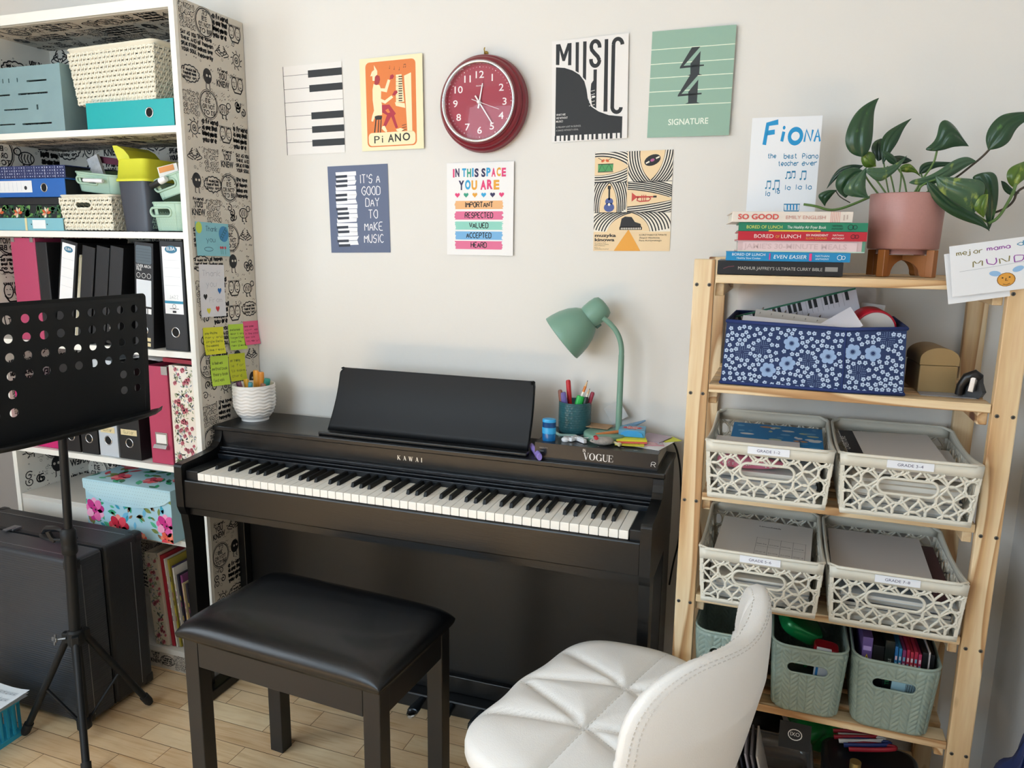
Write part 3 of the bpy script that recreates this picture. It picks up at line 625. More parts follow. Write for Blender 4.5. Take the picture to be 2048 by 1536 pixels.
# painted wooden crate with slots
cr = thing('wooden_crate', 'grey green painted wooden crate with slots, lying on its side on the top shelf', 'crate', (-2.375, -.275, z1))
cw, ch, cd = .332, .188, .24; pm = mat('#7d989c', .6, var=.12, vscale=14, bump=.2, bscale=90); dark = mat('#7b8f94', .6, var=.1, vscale=14)
slots = [(.01,.05,.13,.137),(.075,.079,.145,.157),(.105,.109,.145,.157),(.13,.134,.145,.157),(.165,.169,.145,.157),(.205,.285,.143,.148),(.02,.13,.108,.113),(.165,.285,.108,.113),(.1,.2,.066,.070),(.235,.242,.064,.078),(.02,.14,.024,.028),(.17,.29,.022,.027)]
mb = MB(); xs = sorted({0, cw}|{a for s in slots for a in s[:2]}); zs = sorted({0, ch}|{a for s in slots for a in s[2:]})
for a, b in zip(xs, xs[1:]):
    for c, d in zip(zs, zs[1:]):
        mx_, mz = (a+b)/2, (c+d)/2
        if not any(s[0] < mx_ < s[1] and s[2] < mz < s[3] for s in slots): mb.box(a, b, 0, .009, c, d, pm)
mb.build('front_board', cr, weld=True)
MB().box(cw-.001, cw+.009, 0, cd, 0, ch+.002, pm).build('side_board', cr, bev=.001)
mb = MB().box(0, cw, .009, cd, 0, .008, dark); mb.box(0, cw, .009, cd, ch-.008, ch, dark); mb.box(0, cw, cd-.008, cd, .008, ch-.008, mat('#8d3b52', .6)); mb.build('frame', cr)
# turquoise file lying flat
tq = thing('lever_arch_file', 'turquoise lever arch file lying flat under the cream basket on the top shelf', 'file', (-1.950, -.272, z1))
tm = mat('#00a3a6', .38); mb = MB().box(0, .32, 0, .003, 0, .073, tm); mb.box(0, .32, .003, .252, 0, .003, tm); mb.box(0, .32, .003, .252, .070, .073, tm); mb.build('cover', tq, bev=.001)
MB().box(.01, .312, .01, .25, .006, .066, mat('#1b1c1f', .7)).build('paper_block', tq)
rb = MB(); ring_hole(rb, .235, -.0002, .038, .013, INK); rb.build('finger_ring', tq)

def rattan_panel(mb, fn, w, h, m, step=.0125, thick=.0032, hole=None):
    """woven look: staggered wavy strands with open slots between, mapped by fn(u metres, v metres)->point"""
    ny = int(round(h/step)); nx = max(8, int(round(w/.0045)))
    lam = .0165
    for j in range(ny+1):
        run = []
        def flush():
            if len(run) > 2: mb.tube([fn(a, b) for a, b in run], thick, m, n=5)
            run.clear()
        for i in range(nx+1):
            u = w*i/nx; v = h*j/ny+(.0042 if j % 2 else -.0042)*math.cos(2*PI*u/lam); v = min(max(v, 0), h)
            if hole and hole[0] < u < hole[1] and hole[2] < v < hole[3]: flush()
            else: run.append((u, v))
        flush()
    k = int(w/lam)
    for i in range(k+1):
        for j in range(ny):
            u = (i+(.5 if j % 2 else 0))*lam
            if u > w: continue
            v0, v1 = h*j/ny, h*(j+1)/ny; vm = (v0+v1)/2
            if hole and hole[0] < u < hole[1] and hole[2] < vm < hole[3]: continue
            mb.tube([fn(u-.002, v0), fn(u+.002, v1)], thick*1.05, m, n=4)
def rr_ring(w, d, r, z, n=5):
    P = []
    for cx, cy, a0 in ((w/2-r, -d/2+r, -90), (w/2-r, d/2-r, 0), (-w/2+r, d/2-r, 90), (-w/2+r, -d/2+r, 180)):
        for k in range(n+1): a = math.radians(a0+k*90/n); P.append(V(cx+r*math.cos(a), cy+r*math.sin(a), z))
    return P
def rattan_basket(t, w, d, h, taper, m, hole_front=False, dense=.0125):
    """origin at base centre; open rattan look box with solid base and rim"""
    def pt(side, u, v):
        k = 1-taper*(1-v/h); W_, D_ = w*k, d*k
        if side == 0: return V(-W_/2+u/w*W_, -D_/2, v)
        if side == 1: return V(W_/2, -D_/2+u/d*D_, v)
        if side == 2: return V(W_/2-u/w*W_, D_/2, v)
        return V(-W_/2, D_/2-u/d*D_, v)
    mb = MB(); hole = (w*.3, w*.62, h*.62, h*.84) if hole_front else None
    for s_, L_ in ((0, w), (1, d), (2, w), (3, d)):
        rattan_panel(mb, lambda u, v, s_=s_: pt(s_, u, v), L_, h*.93, m, dense, hole=hole if s_ == 0 else None)
    if hole: mb.tube([pt(0, x, z)+V(0, -.001, 0) for x, z in [(hole[0]+.008+(hole[1]-hole[0]-.016)*a, hole[2] if b == 0 else hole[3]) for b, a in ((0, 0), (0, .5), (0, 1))]+[(hole[1]+.003, (hole[2]+hole[3])/2)]+[(hole[0]+.008+(hole[1]-hole[0]-.016)*a, hole[3]) for a in (1, .5, 0)]+[(hole[0]-.003, (hole[2]+hole[3])/2)]], .0042, m, n=6, closed=True)
    mb.build('woven_wall', t)
    k = 1-taper; b = MB(); b.rings([rr_ring(w*k*.985, d*k*.985, .012, .0), rr_ring(w*k, d*k, .014, .004), rr_ring(w*k*1.004, d*k*1.004, .014, .016)], m); b.build('base', t)
    r = MB(); r.rings([rr_ring(w*.985, d*.985, .016, h*.93), rr_ring(w*1.005, d*1.005, .018, h*.93), rr_ring(w*1.02, d*1.02, .02, h*.99), rr_ring(w*1.045, d*1.045, .022, h), rr_ring(w*1.03, d*1.03, .022, h+.004), rr_ring(w*.975, d*.975, .016, h+.001)], m, close=True); r.build('rim', t)
ivory = mat('#e6dfcc', .42)
t = thing('storage_basket', 'large cream woven-look plastic basket lying tipped on top of the turquoise file', 'basket', (-1.842, -.150, z1+.075), R=(rot('Z', -.07)))
rattan_basket(t, .345, .235, .150, .10, ivory)
# second row: lying files
def flat_file(label, x, y, z, L_, d, h, c, deco=None, name='file_box', cat='file', rz=0, hole=None, edge=None, group=None):
    t = thing(name, label, cat, (x, y, z), rz, group=group); m = mat(c, .45)
    mb = MB().box(0, L_, 0, .003, 0, h, m); mb.box(0, L_, .003, d, 0, .003, m); mb.box(0, L_, .003, d, h-.003, h, m)
    if deco: deco(Art(mb, (0, -.0003, 0), (1, 0, 0), (0, 0, 1), (0, -1, 0), clip=(0, L_, 0, h)), L_, h)
    mb.build('cover', t, bev=.0008)
    MB().box(.006, L_-.006, .006, d-.006, .0035, h-.0035, mat(edge or '#1a1b1e', .7)).build('paper_block', t)
    if hole: rb = MB(); ring_hole(rb, hole, -.0002, h*.5, .0125, INK); rb.build('finger_ring', t)
    return t
def deco_teal(A, L_, h): A.rect(.17, .006, .225, h-.006, mat('#e4e8ea', .5), 2); A.disc(.165, h/2, .002, INK, 2); A.disc(.231, h/2, .002, INK, 2); A.rect(.138, 0, .147, h, mat('#d9cfa0', .5), 2)
def deco_jungle(A, L_, h):
    random.seed(31)
    for _ in range(110): leafy(A, random.uniform(0, L_), random.uniform(0, h), random.uniform(.012, .026), random.uniform(0, 6.3), random.choice(('#2c5a34', '#3f7a3c', '#5a8c48', '#1f4a3a')), 1)
    for x in (.03, .11, .23): 
        for a in range(6): leafy(A, x, h*.35, .02, a*.8+.2, ('#c8552a', '#e0a080', '#d9d2c0')[a % 3], 2)
def deco_blue(A, L_, h): A.rect(.0, .014, .155, h-.006, mat('#e3e4e6', .5), 2); [A.line([(.02+.018*i, .018), (.02+.018*i, h-.01)], .0007, mat('#9fb2c8', .6), 3) for i in range(6)]; A.disc(.128, h*.5, .006, mat('#20242a', .5), 3)
def deco_navy(A, L_, h):
    random.seed(8); ink = mat('#c9cfe0', .5)
    for i in range(30):
        x = .006+i*.0106
        for k in range(4): A.disc(x+random.uniform(-.002, .002), h*(.15+.23*k), random.uniform(.001, .0024), ink, 2, n=6)
        if i % 4 == 0: A.line([(x, 0), (x, h)], .0008, ink, 2)
flat_file('pale blue flat file at the bottom of the stack on the second shelf', -2.378, -.272, z2, .296, .25, .038, '#7cb5c2', deco_teal)
flat_file('black file box printed with jungle leaves, lying in the stack', -2.378, -.270, z2+.039, .291, .25, .038, '#181b1c', deco_jungle)
flat_file('plain black folder lying between the jungle file and the blue file', -2.378, -.262, z2+.078, .284, .24, .022, '#1a1b1e')
flat_file('royal blue lever arch file with a white label lying in the stack', -2.352, -.270, z2+.101, .29, .25, .055, '#1f5fae', deco_blue, 'lever_arch_file', 'file', 0, .205)
flat_file('navy file with a white folk pattern on top of the stack', -2.366, -.262, z2+.157, .30, .24, .038, '#252f5e', deco_navy)
# small ivory basket with sage tray on top and things in it
t = thing('storage_basket', 'small ivory woven-look basket with an oval handle hole on the second shelf', 'basket', (-1.988, -.175, z2+.005))
rattan_basket(t, .206, .19, .098, .08, ivory, True)
sage = mat('#a9c4b0', .45)
def tray(t, w, d, h, taper, m, hole=None, tri=False, r=.03, wall='wall'):
    """thin walled rounded box, optional oval hand hole in the front wall, base centre origin"""
    mb = MB(); n = 6; N_ = 4*(n+1)
    nz = 14; rr = []
    for j in range(nz+1): v = j/nz; k = 1-taper*(1-v); rr.append(rr_ring(w*k, d*k, r*k, h*v, n))
    # front wall (side between ring points 3(n+1)+n .. 0) subdivided separately for the hole
    P = []; F = []
    for ring in rr: P += ring
    for j in range(nz):
        for i in range(N_):
            i2 = (i+1) % N_
            if i == N_-1 and hole: continue
            F.append((j*N_+i, j*N_+i2, (j+1)*N_+i2, (j+1)*N_+i))
    mb.add(P, F, m, True)
    if hole:
        hx, hz, hw, hh = hole; nu, nv = 56, 26; ok = []
        def q(u, v):
            j = v*nz; j0 = min(int(j), nz-1); fr = j-j0
            a = rr[j0][N_-1].lerp(rr[j0+1][N_-1], fr); b = rr[j0][0].lerp(rr[j0+1][0], fr); return a.lerp(b, u)
        PP = [q(i/nu, j/nv) for j in range(nv+1) for i in range(nu+1)]; FF = []
        for j in range(nv):
            for i in range(nu):
                p = (q((i+.5)/nu, (j+.5)/nv)); dx = max(0, abs(p.x-hx)-(hw-hh)); dz = p.z-hz
                if math.hypot(dx, dz) > hh: FF.append((j*(nu+1)+i, j*(nu+1)+i+1, (j+1)*(nu+1)+i+1, (j+1)*(nu+1)+i))
        mb.add(PP, FF, m, True)
        y0 = q(.5, hz/h).y; L = []
        for k in range(28):
            a = 2*PI*k/28; L.append(V(hx+math.copysign(hw-hh, math.cos(a))+hh*1.08*math.cos(a), q(.5, min(1, max(0, (hz+hh*math.sin(a))/h))).y-.0012, hz+hh*1.08*math.sin(a)))
        mb.tube(L, .0025, m, n=6, closed=True)
    mb.add(rr[0], [tuple(range(N_))[::-1]], m)
    o = mb.build(wall, t, sol=.0024)
    rm = MB(); rm.tube([p for p in rr_ring(w*1.004, d*1.004, r, h, n)], .0032, m, n=6, closed=True); rm.build('rim', t)
    if tri:
        A_ = MB(); A = Art(A_, (-w*(1-taper/2)/2, -d*(1-taper/2)/2-.0022, 0), (1, 0, 0), (0, taper*d/2/h*-.5, 1), (0, -1, 0))
        for i in range(int(w/.009)-1):
            for j in range(int(h*.62/.008)): x, y = .008+.009*i+(j % 2)*.0045, .006+.008*j; A.line([(x-.0035, y), (x, y+.006), (x+.0035, y)], .0009, mat('#8eb09c', .45), 1, True)
        A_.build('embossing', t)
    return t
t = thing('storage_basket', 'sage green tray tipped on top of the small ivory basket', 'basket', (-1.984, -.150, z2+.121), R=rot('Y', .10) @ rot('X', .08)); tray(t, .175, .17, .055, .1, sage, hole=(-.03, .033, .04, .009))
t = thing('storage_basket', 'sage green basket at the right end of the second shelf, under the tilted one', 'basket', (-1.690, -.168, z2+.004)); tray(t, .124, .19, .078, .1, sage, hole=(-.02, .052, .036, .011), tri=True)
t = thing('storage_basket', 'sage green basket tilted up on top of another one beside the bookcase side', 'basket', (-1.682, -.160, z2+.104), R=rot('Y', -.26)); tray(t, .130, .17, .055, .1, sage, hole=(-.015, .033, .038, .010))
# charcoal tub with yellow lid
t = thing('storage_tub', 'charcoal plastic tub with a flipped open yellow lid', 'tub', (-1.818, -.165, z2+.0008), rz=-.0)
ch_ = mat('#3a3d47', .4); ye = mat('#d9d83a', .4)
b = MB(); b.rings([rr_ring(.10, .17, .02, 0), rr_ring(.104, .172, .02, .03), rr_ring(.104, .172, .02, .032), rr_ring(.110, .178, .02, .075), rr_ring(.110, .178, .02, .077), rr_ring(.114, .186, .02, .145)], ch_); b.build('body', t)
b = MB(); b.rings([rr_ring(.124, .196, .022, .143), rr_ring(.124, .196, .022, .151), rr_ring(.118, .190, .02, .151), rr_ring(.112, .178, .02, .203), rr_ring(.106, .172, .018, .207)], ye); b.build('lid', t)
b = MB(); b.prism([(-.052, 0), (-.006, 0), (-.012, .016), (-.03, .034), (-.055, .046), (-.072, .046), (-.066, .03)], (-.022, .06, .203), (1, 0, 0), (0, 0, 1), (0, -1, 0), .12, ye); b.build('flap', t, bev=.003)
# odds and ends
def slab(name, label, cat, c, sz, R, m, bev=.0006, art=None, group=None):
    mb = MB().obox((0, 0, 0), sz, I3, m)
    if art: art(mb, sz)
    o = mb.build(name, loc=c, bev=bev); o.rotation_euler = R.to_euler(); return tag(o, label, cat, group)
slab('pouch', 'dark plum fabric pouch lying behind the sage tray', 'pouch', (-1.975, -.09, z2+.212), (.17, .12, .02), rot('Y', .12), mat('#5b1f38', .8))
slab('packet', 'white packet with grey stars standing at the left of the sage tray', 'packet', (-2.045, -.165, z2+.19), (.045, .01, .08), rot('Y', -.35), mat('#b8b9bc', .6, var=.3, vscale=120))
slab('bag', 'red paper bag behind the yellow lidded tub', 'bag', (-1.690, -.05, z2+.165), (.08, .03, .10), rot('Y', .3), mat('#d8432e', .5), .004)
slab('packet', 'crumpled silver grey packet with orange print leaning at the top of the right basket', 'packet', (-1.690, -.14, z2+.192), (.075, .008, .10), rot('Y', .75) @ rot('X', -.2), mat('#c3bcb4', .35, .3, bump=.8, bscale=30), art=lambda mb, s: [Art(mb, (-.03, -.0045, -.04), (1, 0, 0), (0, 0, 1), (0, -1, 0)).rect(.01, .02+.014*i, .03, .03+.014*i, mat('#e08a2c', .5)) for i in range(3)])
slab('medicine_box', 'small white carton with an orange panel standing in front of the red bag', 'box', (-1.722, -.20, z2+.175), (.06, .035, .03), rot('Y', -.25) @ rot('Z', .3), mat('#e9e4dc', .5), art=lambda mb, s: Art(mb, (-.03, -.018, -.015), (1, 0, 0), (0, 0, 1), (0, -1, 0)).rect(.004, .012, .05, .028, mat('#d98a3a', .5)))
def marker(label, p, L_, r, c, capc, R, name='marker_pen', cat='pen', tip=None, group=None):
    t = thing(name, label, cat, p, R=R, group=group)
    b = MB(); b.lathe([(r*.92, 0), (r, .002), (r, L_*.62)], mat(c, .4), n=12); b.build('barrel', t)
    b = MB(); b.lathe([(r*1.08, L_*.62), (r*1.08, L_-.004), (r*.8, L_)], mat(capc, .4), n=12); b.build('cap', t); return t
marker('white marker pen poking through the handle of the tipped sage tray', (-2.005, -.252, z2+.150), .075, .006, '#e6e6e8', '#e6e6e8', rot('Y', 1.62))
marker('glue stick with a black cap lying in the handle of the tilted sage basket', (-1.742, -.258, z2+.128), .06, .009, '#1a1a1c', '#e8e8e8', rot('Y', 1.2), name='glue_stick', cat='glue stick')

# ================================================================ MUSIC STAND
SX, SY = -1.741, -.629
ms = thing('music_stand', 'black metal music stand with a perforated desk in front of the bookcase', 'music stand', (SX, SY, 0))
mk = mat('#101214', .5, spec=.3); ms_steel = mat('#8a8d90', .3, 1)
def pole_x(z): return .022*(z/.9)-.014*(1-z/.9)
b = MB(); b.tube([(-.012, 0, .03), (-.012, 0, .33)], .0135, mk, 16); b.tube([(-.012, 0, .33), (0, 0, .58)], .0145, mk, 16); b.build('outer_tube', ms)
b = MB(); b.tube([(0, 0, .58), (.018, 0, .97)], .0105, mk, 14); b.build('inner_tube', ms)
b = MB(); b.lathe([(.017, .55), (.0195, .555), (.0195, .575), (.018, .58), (.0195, .585), (.0195, .615), (.014, .622)], mk, (-.001, 0, 0), n=24); b.build('upper_collar', ms)
kn = MB(); kn.tube([(-.015, -.01, .590), (-.032, -.018, .592)], .004, mk, 8); kn.prism([(0, 0), (.012, .008), (.024, .026), (.014, .03), (.004, .016), (-.006, .012)], (-.034, -.02, .582), (-.75, -.3, .2), (0.1, 0, 1), (0, 1, 0), .007, mk); kn.build('wing_knob', ms, bev=.002)
b = MB(); b.lathe([(.016, .285), (.021, .288), (.021, .325), (.016, .33)], mk, (-.011, 0, 0), n=20)
dirs = []
for fx, fy in ((-1.914, -.684), (-1.702, -.452), (-1.607, -.752)):
    d = V(fx-SX, fy-SY, 0); dirs.append(d); u = d.normalized(); b.obox((-.011+u.x*.02, u.y*.02, .306), (.03, .018, .03), rot('Z', math.atan2(u.y, u.x)), mk)
b.build('hub', ms, bev=.002)
w_ = MB(); w_.tube([(-.028, -.016, .308), (-.05, -.028, .306)], .0035, ms_steel, 8); w_.obox((-.052, -.03, .306), (.006, .004, .034), rot('Y', .2), ms_steel); w_.obox((-.054, -.03, .306), (.018, .004, .012), rot('Y', .2), ms_steel); w_.build('wing_nut', ms, bev=.0015)
for d in dirs:
    u = d.normalized(); g = MB(); top = V(-.011, 0, .30)+u*.026; foot = V(d.x, d.y, .014); g.tube([top, foot+(top-foot)*.05], .0095, mk, 12); L_ = g.build('leg', ms)
    f = MB(); dd = (foot-top).normalized(); f.tube([foot-dd*.03, foot-dd*.004, foot+dd*.006], [.0125, .0125, .009], mat('#0f1011', .7), 12); f.build('rubber_foot', L_)
    s_ = MB(); a = top.lerp(foot, .52); s_.tube([a, V(-.012, 0, .05)+u*.014], .0045, mk, 8); s_.build('brace', ms)
b = MB(); b.lathe([(.014, .03), (.019, .034), (.019, .062), (.014, .066)], mk, (-.012, 0, 0), n=18); b.build('lower_collar', ms)
# desk
PH, TL_ = 1.532, -.0445; ax = V(math.cos(PH), math.sin(PH), 0); nb = V(-math.sin(PH), math.cos(PH), 0); up = V(0, 0, math.cos(TL_))+nb*math.sin(TL_); nf = -(ax.cross(up)).normalized()
if nf.dot(V(1, -1, 0)) < 0: nf = -nf
HW, HH = .240, .166; DC = V(.018, 0, 1.193)+nf*.0534-up*.126
R_h, PT = .0108, .0438
def dpt(s_, t_, o=0): return DC+ax*s_+up*t_+nf*o
mb = MB()
def quad(a, b, c, d, m=mk): mb.add([dpt(a, c), dpt(b, c), dpt(b, d), dpt(a, d)], [(0, 1, 2, 3)], m)
cx_ = lambda c: (c-3.43)*PT
rz_ = lambda r: .126-r*PT
for c in range(-1, 9):
    for r in range(6):
        xa, xb, za, zb = cx_(c-.5), cx_(c+.5), rz_(r+.5), rz_(r-.5)
        if r <= 3 or c in (-1, 0, 7, 8):
            n = 24; cx, cz = cx_(c), rz_(r); ins = []; out = []
            for k in range(n):
                a = 2*PI*k/n; ca, sa = math.cos(a), math.sin(a); ins.append(dpt(cx+R_h*ca, cz+R_h*sa)); q = PT/2/max(abs(ca), abs(sa)); out.append(dpt(cx+ca*q, cz+sa*q))
            mb.add(ins+out, [(k, n+k, n+(k+1) % n, (k+1) % n) for k in range(n)], mk)
        else: quad(xa, xb, za, zb)
quad(cx_(-1.5), cx_(8.5), rz_(-.5), HH); quad(cx_(-1.5), cx_(8.5), -HH, rz_(5.5)); quad(-HW, cx_(-1.5), -HH, HH); quad(cx_(8.5), HW-.012, -HH, HH); quad(HW-.012, HW, -HH, HH-.012)
k = 6; mb.add([dpt(HW-.012, HH-.012)]+[dpt(HW-.012+.012*math.sin(PI/2*i/k), HH-.012+.012*math.cos(PI/2*i/k)) for i in range(k+1)], [(0, i+1, i+2) for i in range(k)], mk)
o = mb.build('desk', ms, sol=.0016, weld=True)
b = MB(); pr_ = []
for k in range(13):
    s_ = -1+2*k/12; e_ = .052*(1-abs(s_)**6*.72); pr_.append((s_*(HW+.026), e_))
lip = [dpt(s_, -HH, .0) for s_, e_ in pr_]; lo = [dpt(s_, -HH-.002, e_) for s_, e_ in pr_]; lo2 = [dpt(s_, -HH+.010, e_+.004) for s_, e_ in pr_]
b.add(lip+lo+lo2, [(k, k+1, 14+k, 13+k) for k in range(12)]+[(13+k, 14+k, 27+k, 26+k) for k in range(12)], mk, True); b.build('lip', ms, sol=.0018)
b = MB(); b.obox(DC-nf*.016+up*-.08, (.05, .03, .05), rot('Z', PH), mk); b.tube([V(.018, 0, .96), DC-nf*.030+up*-.08], .012, mk, 10); b.build('tilt_bracket', ms, bev=.003)

# ================================================================ BLACK CASE
k_ = mat('#1a1b1e', .45, bump=.5, bscale=420); k2 = mat('#111214', .5)
def ribbed():
    m = bpy.data.materials.new('ribbed_vinyl'); m.use_nodes = True; nt = m.node_tree; b = nt.nodes['Principled BSDF']; b.inputs['Base Color'].default_value = lin('#303338'); b.inputs['Roughness'].default_value = .4
    tc = nt.nodes.new('ShaderNodeTexCoord'); w = nt.nodes.new('ShaderNodeTexWave'); w.bands_direction = 'Z'; w.inputs['Scale'].default_value = 45; nt.links.new(tc.outputs['Object'], w.inputs['Vector'])
    bp = nt.nodes.new('ShaderNodeBump'); bp.inputs['Strength'].default_value = .35; bp.inputs['Distance'].default_value = .0015; nt.links.new(w.outputs['Fac'], bp.inputs['Height']); nt.links.new(bp.outputs[0], b.inputs['Normal']); return m
cs = thing('hard_case', 'large scuffed black instrument case standing on the floor under the music stand', 'case', (-2.36, -.60, 0))
cwid, cdep, chei = .580, .245, .508
b = MB().box(0, cwid, 0, cdep*.42, .012, chei, ribbed()); b.build('front_shell', cs, bev=.012, segs=4)
b = MB().box(0, cwid, cdep*.44, cdep, .012, chei, k_); b.build('back_shell', cs, bev=.012, segs=4)
b = MB(); al = mat('#8c8d90', .35, .9)
for y in (cdep*.425,): b.box(.004, cwid-.004, y, y+.003, .016, chei+.0005, k2)
for y in (.028, cdep-.045): b.box(.02, cwid-.02, y, y+.0022, chei-.0005, chei+.0012, al); b.box(cwid-.0005, cwid+.0010, y, y+.0022, .03, chei-.02, al)
b.build('metal_trim', cs)
for x in (0, cwid):
    for y in (0, cdep):
        for z in (.012, chei):
            MB().obox((x+(-.016 if x else .016), y+(-.016 if y else .016), z+(-.016 if z > .1 else .016)), (.036, .036, .036), I3, k2).build('corner_guard', cs, bev=.01, segs=3)
h_ = MB(); h_.tube([(.33, .12, chei), (.345, .12, chei+.018), (.39, .12, chei+.024), (.44, .12, chei+.018), (.455, .12, chei)], .009, mat('#1a1b1d', .25), 10); h_.build('handle', cs)
b = MB(); b.lathe([(.055, chei+.0), (.055, chei+.003), (.045, chei+.004)], k2, (.39, .12, 0), n=28, sx=1.2, sy=.6); b.build('handle_plate', cs)
b = MB(); b.obox((.215, .115, chei+.003), (.03, .03, .006), I3, al); b.obox((.215, .10, chei+.006), (.018, .03, .004), I3, al); b.build('latch', cs, bev=.001)
for x in (.04, .54):
    for y in (.03, .215): f = MB(); f.lathe([(.012, 0), (.014, .004), (.014, .014)], k2, (x, y, 0), n=14); f.build('rubber_foot', cs)
# blue basket with sheet music, bottom left
bt = mat('#2a9fc0', .4)
t = thing('plastic_basket', 'turquoise slatted plastic basket on the floor at the left edge', 'basket', (-2.078, -.800, 0), rz=.05)
b = MB(); w, d, h = .30, .22, .115
def wall(o, ux, L_):
    n = int(L_/.017)
    for i in range(n+1): p = V(*o)+V(*ux)*(L_*i/n); b.obox(p+V(0, 0, h*.5), (.006, .006, h*.86), I3, bt)
for o_, ux, L_ in (((-w/2, -d/2, 0), (1, 0, 0), w), ((-w/2, d/2, 0), (1, 0, 0), w), ((-w/2, -d/2, 0), (0, 1, 0), d), ((w/2, -d/2, 0), (0, 1, 0), d)): wall(o_, ux, L_)
b.build('slats', t)
b = MB(); b.rings([rr_ring(w+.012, d+.012, .012, .0), rr_ring(w+.012, d+.012, .012, .014)], bt); b.build('base', t)
b = MB(); b.rings([rr_ring(w+.018, d+.018, .014, h-.012), rr_ring(w+.018, d+.018, .014, h), rr_ring(w-.004, d-.004, .01, h), rr_ring(w-.004, d-.004, .01, h-.012)], bt, close=True); b.build('rim', t, bev=.001)
sm = mat('#dfe6ec', .6); lm = mat('#6f7a86', .7)
for k in range(3):
    mb = MB(); mb.grid(lambda u, v: (-.15+u*.30, -.105+v*.215, .03*(u-.5)**2+.010*math.sin(u*5)), 10, 6, sm)
    class C2(Art):
        def P(s, x, y, l): u = (x+.15)/.30; return Vector((x, y, .03*(u-.5)**2+.010*math.sin(u*5)+.0006+.0002*l))
    if k == 2:
        A = C2(mb, (0,0,0), (1,0,0), (0,1,0), (0,0,1)); random.seed(3)
        for r_ in range(7):
            y0 = -.09+.028*r_
            for q in range(5): A.line([(-.135+.045*i, y0+q*.0026) for i in range(7)], .0005, lm)
            for q in range(22): x = -.13+.0122*q; y = y0+random.uniform(0, .01); A.disc(x, y, .0017, lm, 2, n=6); A.line([(x+.0015, y), (x+.0015, y+.007)], .0005, lm, 2)
    o = mb.build('sheet_music', loc=(-2.050+.010*k, -.785-.006*k, .128+.010*k), rz=.05+.04*(k-1)); o.rotation_euler.y = .02
    tag(o, ('lowest sheet of music on the turquoise basket', 'middle sheet of music on the turquoise basket', 'printed page of music lying on top of the turquoise basket')[k], 'sheet music')
# ================================================================ WALL: POSTERS AND CLOCK
def serif(A, word, x, y, h, m, l=1, gap=.22, thick=.17, thin=.05, cond=1.0):
    """roman capitals with thick and thin strokes and slab serifs"""
    T, t = h*thick, h*thin
    def ln(a, b, w): A.line([(x+a[0]*h*cond, y+a[1]*h), (x+b[0]*h*cond, y+b[1]*h)], w, m, l)
    def sf(cx, cy, w=.26): A.rect(x+(cx-w/2)*h*cond, y+cy*h-(t if cy > .5 else 0), x+(cx+w/2)*h*cond, y+cy*h+(0 if cy > .5 else t), m, l)
    for c in word:
        if c == 'K': ln((.12,0),(.12,1),T); ln((.15,.4),(.62,1),t); ln((.28,.58),(.66,0),T); sf(.12,0); sf(.12,1); sf(.62,1); sf(.68,0); w=.78
        elif c == 'A': ln((.1,0),(.38,1),t); ln((.36,1),(.66,0),T); ln((.18,.32),(.56,.32),t); sf(.1,0,.22); sf(.66,0,.28); w=.76
        elif c == 'W': ln((.1,1),(.32,0),T); ln((.32,0),(.52,1),t); ln((.5,1),(.72,0),T); ln((.72,0),(.94,1),t); sf(.1,1,.24); sf(.52,1,.2); sf(.94,1,.2); w=1.02
        elif c == 'V': ln((.1,1),(.36,0),T); ln((.36,0),(.62,1),t); sf(.1,1,.26); sf(.62,1,.2); w=.7
        elif c == 'N': ln((.1,0),(.1,1),t); ln((.08,1),(.66,0),T); ln((.66,0),(.66,1),t); sf(.1,0,.2); sf(.1,1,.2); sf(.66,1,.2); w=.74
        elif c == 'I': ln((.12,0),(.12,1),T); sf(.12,0); sf(.12,1); w=.26
        elif c == 'U': ln((.12,.25),(.12,1),T); ln((.6,.25),(.6,1),t); A.line([(x+(.36-.24*math.cos(q*PI/8))*h*cond, y+(.27-.25*math.sin(q*PI/8))*h) for q in range(9)], T, m, l, w2=t); sf(.12,1); sf(.6,1,.2); w=.72
        elif c == 'E': ln((.12,0),(.12,1),T); ln((.1,.97),(.56,.97),t); ln((.1,.03),(.58,.03),t); ln((.1,.52),(.44,.52),t); ln((.56,1),(.56,.76),t); ln((.58,0),(.6,.28),t); ln((.44,.62),(.44,.42),t); sf(.12,0); sf(.12,1); w=.66
        elif c == 'O':
            k=20; P=[]; Q=[]
            for i in range(k): a=2*PI*i/k; P.append((x+(.42+.40*math.cos(a))*h*cond, y+(.5+.52*math.sin(a))*h)); Q.append((x+(.42+.22*math.cos(a))*h*cond, y+(.5+.48*math.sin(a))*h))
            A.mb.add([A.P(*p, l) for p in P]+[A.P(*p, l) for p in Q], [(i, (i+1) % k, k+(i+1) % k, k+i) for i in range(k)], m); w=.86
        elif c == 'G':
            k=17; P=[]; Q=[]
            for i in range(k): a=.75+(2*PI-1.35)*i/(k-1); P.append((x+(.42+.40*math.cos(a))*h*cond, y+(.5+.52*math.sin(a))*h)); Q.append((x+(.42+.22*math.cos(a))*h*cond, y+(.5+.48*math.sin(a))*h))
            A.mb.add([A.P(*p, l) for p in P]+[A.P(*p, l) for p in Q], [(i, i+1, k+i+1, k+i) for i in range(k-1)], m); ln((.72,.02),(.72,.42),T); sf(.72,.44,.28); ln((.70,1),(.70,.72),t); w=.88
        x += (w+gap)*h*cond
    return x
IN_ = .0254
